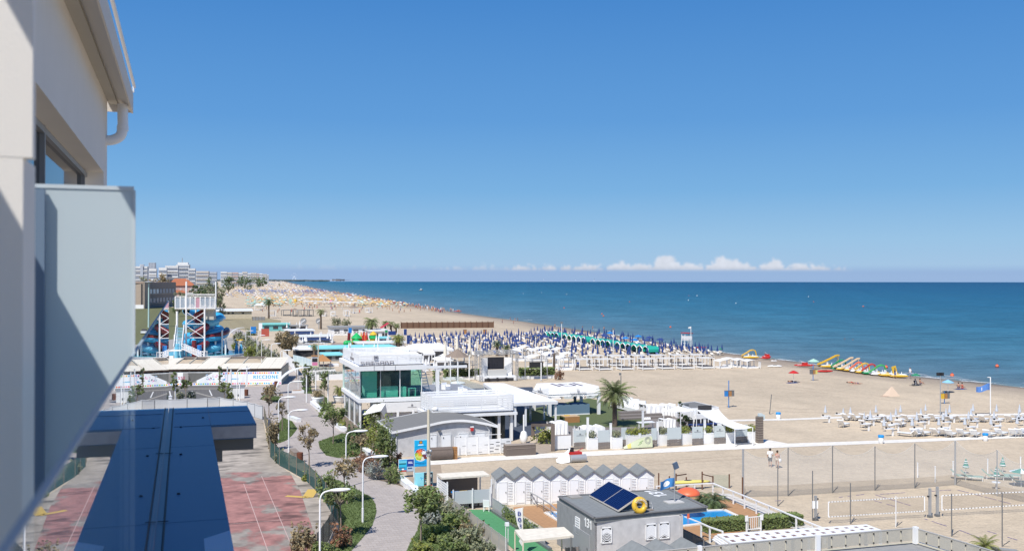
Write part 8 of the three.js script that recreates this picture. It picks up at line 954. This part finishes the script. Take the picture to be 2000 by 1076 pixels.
const dsc=['grey block just right of the cream apartments','white block first of the far group','cream block second of the far group','pinkish block third of the far group','white block at the middle of the far group','cream block beyond the middle of the far group','white narrow block above the beach crowd','wide cream block above the beach crowd','small pinkish block near the skyline end','white block near the skyline end','cream block near the tip of the skyline','last tiny white block at the tip of the skyline','white block behind the cream apartments'];const far=[[407,422,533.5,1700,wl3],[430,442,533,2000,wl],[441,452,534,2100,wl2],[452,464,534,2200,wl4],[463,473,535,2400,wl],[472,482,533,2500,wl2],[481,489,535.5,2600,wl],[488,500,535,2700,wl2],[498,505,536,2900,wl4],[503,512,536,3100,wl],[511,520,537,3300,wl2],[519,524,538,3600,wl],[384,396,536,1500,wl]];far.forEach(([a,b,c,d,m],i)=>B('far '+dsc[i]+' on the coast',a,b,c,d,4,m,{}));
seed(521);const tr=(l,x,d,top,wpx,m,n,yb)=>{const p=V3(kx(x)*d,0,-d),h=EYE-(top-HZ)*d/FPX,r=wpx*d/FPX/2;return tree('tree',l,'tree',p,{h,r,th:h*.06,n,size:Math.max(.5,r*.16),k:22,m,cl:.36,tr:.3});};
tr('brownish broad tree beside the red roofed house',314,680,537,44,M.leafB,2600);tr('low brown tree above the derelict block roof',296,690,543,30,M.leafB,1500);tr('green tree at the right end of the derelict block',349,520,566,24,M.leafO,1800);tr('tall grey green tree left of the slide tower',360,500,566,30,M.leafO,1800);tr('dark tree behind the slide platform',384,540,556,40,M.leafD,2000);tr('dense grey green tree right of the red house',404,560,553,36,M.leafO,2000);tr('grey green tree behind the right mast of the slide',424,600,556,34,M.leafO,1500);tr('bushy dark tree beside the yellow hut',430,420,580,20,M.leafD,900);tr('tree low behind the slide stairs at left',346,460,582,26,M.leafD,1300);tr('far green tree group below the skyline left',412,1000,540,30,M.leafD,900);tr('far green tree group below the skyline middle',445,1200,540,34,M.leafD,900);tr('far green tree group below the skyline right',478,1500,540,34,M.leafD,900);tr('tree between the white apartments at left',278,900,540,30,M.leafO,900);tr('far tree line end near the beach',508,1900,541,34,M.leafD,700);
{const p=G(289,640),o=thing('tall_lamp','tall pale green lamp post with a disc head at left','street lamp',p),h=topAt(p,553);mb().bar(V3(0,0,0),V3(0,h,0),.3,8,.2).build('pole',mat('pale green pole',[.45,.62,.60],.5),o);mb().lathe([[0,h+.5],[1.4,h+.2],[1.5,h],[.3,h-.2]],14).build('lamp_head',M.steel,o);}
{const p=G(423,623),w=lenV(p,491),o=thing('yellow_hut','long low ivory beach hut with a pale flat roof','hut',p,TH),h=topAt(p,609);mb().on(w,h,7,w/2,0,-3.5).build('wall',M.ivory,o);mb().box(w+1.2,.35,9,w/2,h+.3,-3.8,0,.06).build('roof',M.whiteC,o);for(const x of[.21,.33,.45,.75])mb().box(w*.06,.7,.1,w*x,h*.72,.03).build('window',M.dark,o);for(const x of[.08,.14,.2])mb().on(1.0,1.0,.8,w*x,0,1).build('crate',M.blue,o);const f=G(492,626),fe=thing('slat_fence','grey slat fence right of the ivory hut','fence',f,TH),fw=lenV(f,517);mb().on(fw,1.5,.1,fw/2).build('panel',M.greyD,fe);for(let i=0;i<=4;i++)mb().on(.2,1.7,.2,fw*i/4).build('post',M.wood,fe);}
{const p=G(280,652),o=thing('parked_car','white parked car beyond the glass at left','car',p,.3);mb().box(1.75,.6,4.2,0,.62,0).build('body',M.whiteC,o);const c=mb();c.quad(V3(-.8,.92,1.1),V3(.8,.92,1.1),V3(.65,1.48,.5),V3(-.65,1.48,.5)).quad(V3(-.65,1.48,.5),V3(.65,1.48,.5),V3(.65,1.48,-1.3),V3(-.65,1.48,-1.3)).quad(V3(-.8,.92,-1.9),V3(.8,.92,-1.9),V3(.65,1.48,-1.3),V3(-.65,1.48,-1.3));for(const s of[-1,1])c.quad(V3(s*.8,.92,1.1),V3(s*.65,1.48,.5),V3(s*.65,1.48,-1.3),V3(s*.8,.92,-1.9));c.build('cabin',M.dark,o);for(const x of[-.8,.8])for(const z of[-1.3,1.35])mb().add(new THREE.CylinderGeometry(.32,.32,.2,14),new THREE.Matrix4().makeRotationZ(Math.PI/2).setPosition(x,.32,z)).build('wheel',M.black,o);for(const x of[-.6,.6])mb().box(.3,.14,.05,x,.7,2.11).build('headlight',M.pale,o);}
}
// ---------- shrubs, lamps and clutter between the slide and the beach bar ----------
{
seed(531);[[466,664,22,14,'olive shrub at the far end of the path row'],[478,674,26,18,'second olive shrub of the path row'],[490,684,28,20,'third olive shrub of the path row'],[503,694,30,22,'fourth olive shrub of the path row'],[516,702,30,22,'fifth olive shrub of the path row'],[530,708,30,22,'nearest olive shrub of the path row']].forEach(([x,y,w,h,l])=>BU(l,x,y,w,h,M.leafO,900,.42));BU('bright yellow green hedge beside the market building',488,697,26,20,M.leafY,900,.4);BU('small bright green bush left of the information board path',458,683,14,16,M.leafY,400,.4);
const bt=G(560,700);tree('round_tree','big round brownish tree beside the promenade lamps','tree',bt,{h:topAt(bt,646),r:24*mp(bt),th:1.6,n:3000,size:.42,k:26,m:M.leafB,cl:.38,tr:.22});
BU('grey green bush on the sand, left of a pair',655,638,20,17,M.leafO,700,.45);BU('grey green bush on the sand, right of a pair',676,639,20,15,M.leafO,700,.45);
palmTree('palm_tree','tall palm with full crown beside the inflatable playground',G(725,662),topAt(G(725,662),630),3.2,{n:40,tr:.34,m:M.palm,droop:.8});palmTree('palm_tree','thin palm with drooping sparse crown on the sand',G(626,643),topAt(G(626,643),609),2.6,{n:16,tr:.3,m:M.palm,droop:1.1});palmTree('palm_tree','palm beside the ivory hut',G(524,622),topAt(G(524,622),590),3.4,{n:26,tr:.35,m:M.leafD,droop:.9});palmTree('palm_tree','palm of the cluster above the flags, left',G(752,652),topAt(G(752,652),631),2.0,{n:26,tr:.3});palmTree('palm_tree','palm of the cluster above the flags, middle',G(763,653),topAt(G(763,653),632),2.0,{n:26,tr:.3});palmTree('palm_tree','palm of the cluster above the flags, right',G(774,654),topAt(G(774,654),636),1.9,{n:26,tr:.3});palmTree('palm_tree','bushy palm right of the inflatable playground',G(777,684),topAt(G(777,684),661),2.4,{n:40,tr:.4,m:M.leafY,droop:.9});palmTree('palm_tree','small palm beside the turquoise roof',G(613,698),topAt(G(613,698),677),1.5,{n:20,tr:.25});palmTree('palm_tree','low dark palm clump by the far path',G(490,655),.8,3.0,{n:34,tr:.4,m:M.leafD});palmTree('palm_tree','small dark palm on the far sand near the fences',G(545,560),5,4,{n:14,tr:.4,m:M.leafD});
{const A=G(783,641.5),B=G(964,640),o=thing('brown_fence','long brown timber fence across the open sand','fence',A.clone()),e=B.clone().sub(A);const n=16,h=2.1,bm=mat('brown boards',[.17,.10,.065],.9,{map:rep(tStreak,3,1)});for(let i=0;i<n;i++)mb().beam(V3(e.x*i/n,h/2,e.z*i/n),V3(e.x*(i+.97)/n,h/2,e.z*(i+.97)/n),.12,h).build('board_panel',bm,o);for(let i=0;i<=n;i++)mb().on(.22,h+.3,.22,e.x*i/n,0,e.z*i/n+.2).build('post',M.brown,o);for(const[x,l]of[[908,'left orange wooden post box behind the brown fence end'],[947,'right orange wooden post box near the brown fence end']]){const q=G(x,652),b=thing('wooden_box',l,'box',q,TH);mb().on(1.0,1.3,.8).build('body',M.woodO,b);mb().on(1.1,.1,.9,0,1.3).build('lid',M.wood,b);}}
const low=(l,x0,x1,y,top,d,wm,rm,o={})=>{const p=G(x0,y),w=lenV(p,x1),h=topAt(p,top),t=thing('beach_building',l,'building',p,TH);mb().on(w,h-.3,d,w/2,0,-d/2).build('wall',wm,t);mb().box(w+.8,.3,d+.8,w/2,h-.12,-d/2).build('roof',rm,t);const n=Math.max(2,Math.round(w/3));for(let i=0;i<n;i++)mb().box(w/n*.55,h*.4,.1,w*(i+.5)/n,h*.5,.03).build('opening',o.ow??M.dark,t);if(o.aw){const a=mb();for(let i=0;i<6;i++)a.quad(V3(w*i/6,h-.4,.1),V3(w*(i+1)/6,h-.4,.1),V3(w*(i+1)/6,h-1.1+.15*(i%2),2.2),V3(w*i/6,h-1.1,2.2));a.build('awning',o.aw,t);}if(o.zig){const z=mb();const k=12;for(let i=0;i<k;i++){z.bar(V3(w*i/k,.3,1.5),V3(w*(i+.5)/k,1.2,1.5),.12,4).bar(V3(w*(i+.5)/k,1.2,1.5),V3(w*(i+1)/k,.3,1.5),.12,4);}z.bar(V3(0,1.3,1.5),V3(w,1.3,1.5),.1,4).bar(V3(0,.2,1.5),V3(w,.2,1.5),.1,4);z.build('zigzag_railing',M.white,t);}return t;};
low('white beach building with dark blue awning, farther one',560,612,658,646,7,M.white,M.white,{ow:mat('pastel openings',[.5,.45,.5],.8),aw:M.awn});low('white beach building with dark blue awning and pastel posters',586,648,670,657.5,7,M.white,M.whiteC,{ow:mat('pastel posters',[.55,.42,.5],.8),aw:M.awn});low('long white beach bar with dark roof and zigzag railing',648,722,656,640,9,M.white,M.greyD,{zig:true});low('turquoise roofed long building behind the beach bar',614,772,694,681,9,M.greyD,M.azure);low('low turquoise roofed wing beside the thatched hut',634,668,706,693,6,M.greyD,M.azure);low('white awning building left of the small palm',577,613,697,683,6,M.dark,M.fabric);low('teal low sheds behind the red poster',511,564,647,634,8,mat('teal shed',[.16,.45,.45],.8),mat('teal roof',[.2,.55,.52],.8));low('white building with red and white roof beside the palms',724,760,664,646,8,M.white,M.white);low('low white building behind the turquoise roof at right',700,790,680,670,6,M.white,M.whiteC);low('long white shed row near the far path',545,600,645,637,5,M.whiteC,M.greyD);low('white kiosk beside the big round tree',585,640,688,678,4,M.white,M.white);low('small white hut right of the tall palm',738,760,674,660,5,M.white,M.azure);
{const p=G(745,655),o=thing('red_gable_roof','red and white gabled canopy by the flags','canopy',p,TH),w=5;mb().quad(V3(0,2.2,0),V3(w*.5,3.8,0),V3(w*.5,3.8,-4),V3(0,2.2,-4)).build('red_side',M.red,o);mb().quad(V3(w*.5,3.8,0),V3(w,2.2,0),V3(w,2.2,-4),V3(w*.5,3.8,-4)).build('white_side',M.fabric,o);for(const x of[0,w])mb().on(.15,2.2,.15,x,0,0).build('post',M.white,o);}
sheet('beach_terrace',PX([[575,684],[602,684],[603,668],[580,667]]),.04,M.concrete);sheet('play_floor',PX([[640,681],[780,680],[775,668],[650,670]]),.035,mat('reddish floor',[.32,.24,.2],.9));
{const p=G(632,716),o=thing('thatched_hut','small hut with orange straw roof beside the lamp pole','hut',p,TH),k=mp(p);mb().tri(V3(-12*k,11*k,1),V3(14*k,11*k,1),V3(0,23*k,-2)).tri(V3(-12*k,11*k,-5),V3(14*k,11*k,-5),V3(0,23*k,-2)).tri(V3(-12*k,11*k,1),V3(-12*k,11*k,-5),V3(0,23*k,-2)).tri(V3(14*k,11*k,1),V3(14*k,11*k,-5),V3(0,23*k,-2)).build('straw_roof',M.woodO,o);for(const x of[-10,-2,12])mb().on(.16,11*k,.16,x*k,0,.8).build('post',M.steelD,o);mb().on(20*k,4*k,2,2,0,-1).build('counter',M.white,o);}
{const p=G(608,724),o=thing('poster_kiosk','narrow kiosk covered with dark and pink posters','kiosk',p,TH),w=lenV(p,620),h=topAt(p,697);mb().on(w,h,.6,w/2,0,0).build('body',M.whiteC,o);mb().box(w*.9,h*.25,.05,w/2,h*.75,.32).build('dark_poster',M.black,o);mb().box(w*.9,h*.22,.05,w/2,h*.48,.32).build('pink_poster',M.pink,o);mb().box(w*.9,h*.2,.05,w/2,h*.22,.32).build('green_poster',mat('lime',[.35,.45,.1],.7),o);mb().on(w*1.1,.2,.9,w/2,h).build('roof',M.woodO,o);}
{const p=G(621,724),o=thing('tall_light_pole','tall cream light pole beside the poster kiosk','pole',p),h=topAt(p,666);mb().bar(V3(0,0,0),V3(0,h,0),.13,8,.09).build('pole',M.creamP,o);mb().box(.6,.25,.4,0,h,0).build('lamp_head',M.steel,o);}
fenceRun('white_panel_fence','white panel fence along the far promenade beside the lawn','fence',PX([[552,703],[562,712],[572,722],[582,734]]),1.9,2.2,M.white,M.white,{sag:0,rail:.05});fenceRun('pale_poster_fence','white and pale turquoise printed fence near the thatched hut','fence',PX([[572,712],[590,716],[607,722]]),2.0,2.4,M.white,mat('pale print',[.55,.66,.68],.8),{sag:0});{const p=G(622,732),o=thing('white_flower_planters','white planters with pale flowers left of the beach bar','planter',p,TH);mb().on(6,.9,1).build('box',M.white,o);const B2=mb();leaves(B2,700,.3,()=>{const r=inBall();return[V3(r.x*3,1.1+r.y*.4,r.z*.5),r,1.2];});B2.build('flowers',M.leafS,o);const q=G(640,742),o2=thing('white_flower_planters','second white planter row below the glass corner of the bar','planter',q,TH);mb().on(6,1,1).build('box',M.white,o2);const B3=mb();leaves(B3,700,.3,()=>{const r=inBall();return[V3(r.x*3,1.2+r.y*.4,r.z*.5),r,1.2];});B3.build('flowers',M.leafS,o2);}
const bn=(l,x,y0,y1,yb,m,w=1.3)=>{const p=G(x,yb),o=thing('tall_banner',l,'banner',p,TH),a=topAt(p,y0),b=topAt(p,y1);mb().box(w,a-b,.08,0,(a+b)/2,0).build('cloth',m,o);mb().bar(V3(-w/2,0,0),V3(-w/2,a,0),.06).build('pole',M.white,o);};bn('tall blue banner beside the far lamps',494,639,652,660,M.blue,1.6);bn('red poster banner behind the promenade lamps',517,643,658,668,mat('red poster',[.45,.09,.06],.7),2.2);bn('white banner with green sign by the far lamps',508,632,646,656,M.whiteC,1);bn('blue flag banner above the long dark roof',683,641,651,665,M.blue,1.0);bn('blue european flag by the palms',765,647,655,668,M.navy,2.2);bn('blue upright banner right of the inflatables',791,643,655,668,M.navy,.9);bn('green small flag beside the red gable',754,645,650,664,M.green,.9);bn('dark blue banner beside the bushy palm',797,655,672,682,M.navy,.8);
{const t=thing('inflatable_playground','green yellow and red inflatable playground below the tall palm','inflatable',G(703,676),TH),k=mp(G(703,676)),X=(x)=>(x-703)*k,tb=(x0,x1,y,r,m,nm)=>mb().add(new THREE.CapsuleGeometry(r,X(x1)-X(x0)-2*r,5,10),new THREE.Matrix4().makeRotationZ(Math.PI/2).setPosition((X(x0)+X(x1))/2,y,0)).build(nm,m,t);const gr=mat('bright green inflatable',[.01,.38,.10],.5);tb(670,687,.8,.75,gr,'green_tube');tb(712,724,.8,.8,gr,'green_tube');tb(703,713,.7,.7,mat('maroon tube',[.25,.02,.05],.5),'red_tube');for(const x of[692,702])mb().cyl(.6,.5,2.4,X(x),0,-1,10).build('yellow_post',M.yellow,t);mb().lathe([[1.6,2.0],[1.2,2.5],[.2,3.4],[0,3.5]],6,X(697),0,-1).build('green_roof',gr,t);mb().lathe([[1.3,1.2],[.9,1.6],[.1,2.0]],6,X(695),0,.2).build('green_roof',gr,t);mb().cyl(.95,.85,3.0,X(729.5),0,-.5,10).build('yellow_tower',M.yellow,t);for(const y of[.3,1.9])mb().cyl(1.15,1.15,.8,X(729.5),y,-.5,10).build('green_band',gr,t);mb().lathe([[1.1,2.9],[.8,3.3],[0,3.9]],8,X(729.5),0,-.5).build('yellow_dome',M.yellow,t);for(const[x,m]of[[707,M.orangeC],[711,M.red],[718,M.red],[714,M.orange]])mb().cyl(.55,.1,3.0,X(x),.6,-1.5,8).build('cone',m,t);mb().bar(V3(X(682),0,-2),V3(X(684),3.4,-2),.4,8).build('dark_red_pillar',M.slideR,t);mb().box(X(740)-X(668),.3,5,(X(740)+X(668))/2,.1,-.5).build('base_mat',M.wood,t);}
{seed(561);const p0=closedUmbrella('closed_parasol','closed white parasol between the low beach buildings',2.6,M.fabric,M.white,false,.3),gp='closed white parasols between the low beach buildings';p0.userData.group=gp;const tb=thing('garden_table','small white table between the low beach buildings','table',V3(),TH,'small white tables between the low beach buildings');mb().box(1.1,.07,1.1,0,.75,0).build('top',M.whiteC,tb);mb().on(.12,.75,.12).build('leg',M.white,tb);let k=0;for(const[x0,x1,y0,y1,n]of[[575,650,664,678,14],[640,740,684,697,10],[792,866,690,700,16],[786,860,716,734,14],[690,800,668,676,12],[545,600,640,660,8]])for(let i=0;i<n;i++){const p=G(rr(x0,x1),rr(y0,y1)),q=G(rr(x0,x1),rr(y0,y1));if(k++){copy(p0,p,rr(0,6),null,null,rr(.9,1.15));copy(tb,q,TH);}else{p0.position.copy(p);tb.position.copy(q);}}}
const small=[[505,606,'white canopy stall'],[530,618,'grey straw stall'],[560,617,'dark framed swing'],[575,618,'dark wooden umbrella stand'],[590,618,'small dark gabled frame'],[603,618,'dark play frame'],[632,618,'white open frame'],[650,618,'white chair frames'],[676,618,'white low canopy'],[690,612,'cream canopy'],[720,611,'white stand with parasol']];small.forEach(([x,y,n2],i)=>{const p=G(x,y),o=thing('beach_stand',n2+' on the open sand beyond the low buildings','stand',p,TH+i*.2),m=i>1&&i<6?M.steelD:M.white,w=rr(3,5),h=rr(2,3.2);for(const a of[-w/2,w/2])for(const b of[-1,1])mb().on(.2,h,.2,a,0,b).build('post',m,o);if(i%3===0)mb().lathe([[w*.65,h],[0,h+1]],4).build('roof',i===0?M.fabric:M.thatch,o);else mb().box(w,.18,2.2,0,h,0).build('beam',m,o);mb().box(w*.8,.4,1.4,0,.4,0).build('base',m,o);});
for(const[x,y,l]of[[592,634,'round dark fan sign on a pole, left one'],[622,634,'round dark fan sign on a pole, right one']]){const p=G(x,y+8),o=thing('round_sign',l,'sign',p),h=topAt(p,y-6);mb().add(new THREE.CylinderGeometry(1.1,1.1,.2,16),new THREE.Matrix4().makeRotationX(Math.PI/2).setPosition(0,h,0)).build('disc',M.greyD,o);mb().box(1.4,.3,.1,0,h,.14,0,0,.6).build('blade',M.white,o);mb().bar(V3(0,0,0),V3(0,h,0),.12).build('pole',M.steel,o);}
{const p=G(646,600),o=thing('big_white_awning','long white sloping awning among the orange umbrellas','awning',p,.4);mb().box(34,.5,6,0,3.4,0,0,0,-.03).build('roof',M.fabric,o);for(const x of[-15,0,15])mb().on(.5,3.3,.5,x,0,0).build('post',M.white,o);}{const p=G(607,590),o=thing('big_white_awning','shorter white sloping awning farther among umbrellas','awning',p,.4);mb().box(26,.5,6,0,3.6,0,0,0,-.03).build('roof',M.fabric,o);for(const x of[-11,11])mb().on(.5,3.5,.5,x,0,0).build('post',M.white,o);}
{const p=G(576,592),o=thing('yellow_balloon','big yellow ball above the orange umbrella rows','balloon',p);mb().ball(1.3,0,1.5,0).build('ball',M.yellow,o);mb().bar(V3(0,0,0),V3(0,.3,0),.1).build('tether',M.steel,o);const q=G(646,594),o2=thing('pink_balloon','big pink ball at the right of the white awning','balloon',q);mb().ball(1.3,0,1.5,0).build('ball',M.pink,o2);mb().bar(V3(0,0,0),V3(0,.3,0),.1).build('tether',M.steel,o2);}
}
// ---------- the crowded far beach: nearest umbrellas one by one, the rest as a mass ----------
{
seed(541);const cone=mb().lathe([[0,2.3],[1.25,1.75],[1.2,1.7],[0,2.1]],7).bar(V3(0,0,0),V3(0,2.2,0),.05,4).box(1.6,.3,.7,1.2,.3,.4).geo();
const cols={o:mat('orange yellow umbrella',[.60,.40,.16],.85),t:mat('pale teal umbrella',[.30,.52,.47],.85),b:mat('far blue umbrella',[.10,.15,.33],.85),w:M.fabric,r:mat('reddish umbrella',[.42,.20,.15],.85),s:mat('sand beige umbrella',[.60,.47,.34],.85)};  // umbrella colours muted by hand in place of distance haze
const nmC={o:'orange yellow',t:'pale teal',b:'dark blue',w:'white',r:'reddish',s:'beige'};const list=[];
const shoreX=(y)=>{const T=[[546,545],[549,552],[552,562],[556,577],[560,598],[566,622],[572,655],[580,712],[590,768],[600,828],[612,903],[620,960]];let k=0;while(k<T.length-2&&T[k+1][0]<y)k++;return T[k][1]+(T[k+1][1]-T[k][1])*(y-T[k][0])/(T[k+1][0]-T[k][0]);};
const rows=(y0,y1,xl,keys,n,gap=8,xr=9999)=>{for(let i=0;i<n;i++){const y=rr(y0,y1),xm=Math.min(xr,shoreX(y)-gap);if(xm<=xl)continue;const x=rr(xl,xm);list.push([x,y,keys[Math.floor(rnd()*keys.length)]]);}};
rows(586,598,540,'ooooosswt',150,20,770);rows(582,590,500,'oosowso',90,20);rows(585,600,478,'tttwsso',90,0,575);rows(590,601,690,'owto',50,12,800);rows(568,573,455,'bbbbbbw',150,6);rows(563,568,450,'ooswssw',120,6);rows(556,563,430,'bwswsss',340,4);rows(551,557,425,'wswbssst',560,3);rows(547.8,551.5,400,'wsswbsw',650,2);rows(574,581,440,'wbsob',60,10,560);rows(566,584,560,'wbros',120,4);
list.sort((a,b)=>b[1]-a[1]);
list.slice(0,280).forEach(([x,y,k])=>{const o=new THREE.Mesh(cone,cols[k]);o.name=numbered('far_umbrella');o.position.copy(G(x,y));o.rotation.y=rr(0,6);scene.add(o);tag(o,nmC[k]+' open umbrella in the distant rows of the far beach','umbrella',nmC[k]+' umbrellas of the far beach');});
const rest=list.slice(280),I=new THREE.InstancedMesh(cone,mat('far umbrellas',[1,1,1],.85),rest.length),m4=new THREE.Matrix4();rest.forEach(([x,y,k],i)=>{const p=G(x,y);m4.compose(p,new THREE.Quaternion(),V3(1.2,1.15,1.2));I.setMatrixAt(i,m4);I.setColorAt(i,cols[k].color);});I.name='distant_umbrellas';I.userData.kind='stuff';scene.add(I);tag(I,'mass of tiny umbrellas crowding the distant beach up to the headland','umbrellas');
const fig=mb().lathe([[0,0],[.16,.05],[.2,.9],[.24,1.35],[.1,1.45],[.12,1.6],[0,1.75]],6).geo(),C=[];for(let i=0;i<520;i++){const y=549+Math.pow(rnd(),1.6)*62,x=shoreX(y)-rr(-3,22)*(y-544)/40;C.push([x,y]);}for(let i=0;i<130;i++){const y=rr(585,612);C.push([rr(480,shoreX(y)-10),y]);}
const J=new THREE.InstancedMesh(fig,mat('far people',[1,1,1],.8),C.length);C.forEach(([x,y],i)=>{m4.compose(G(x,y,-.1),new THREE.Quaternion(),V3(1.1,1,1.1));J.setMatrixAt(i,m4);J.setColorAt(i,lin(...pick([[.42,.23,.15],[.38,.2,.13],[.5,.3,.2],[.1,.1,.2],[.6,.6,.6],[.5,.08,.06],[.45,.26,.18]])));});J.name='distant_crowd';J.userData.kind='stuff';scene.add(J);tag(J,'crowd of tiny bathers along the distant waterline','crowd');
}
scene.traverse((o)=>{if(o.isMesh){o.castShadow=true;o.receiveShadow=true;}});
renderer.render(scene,camera);
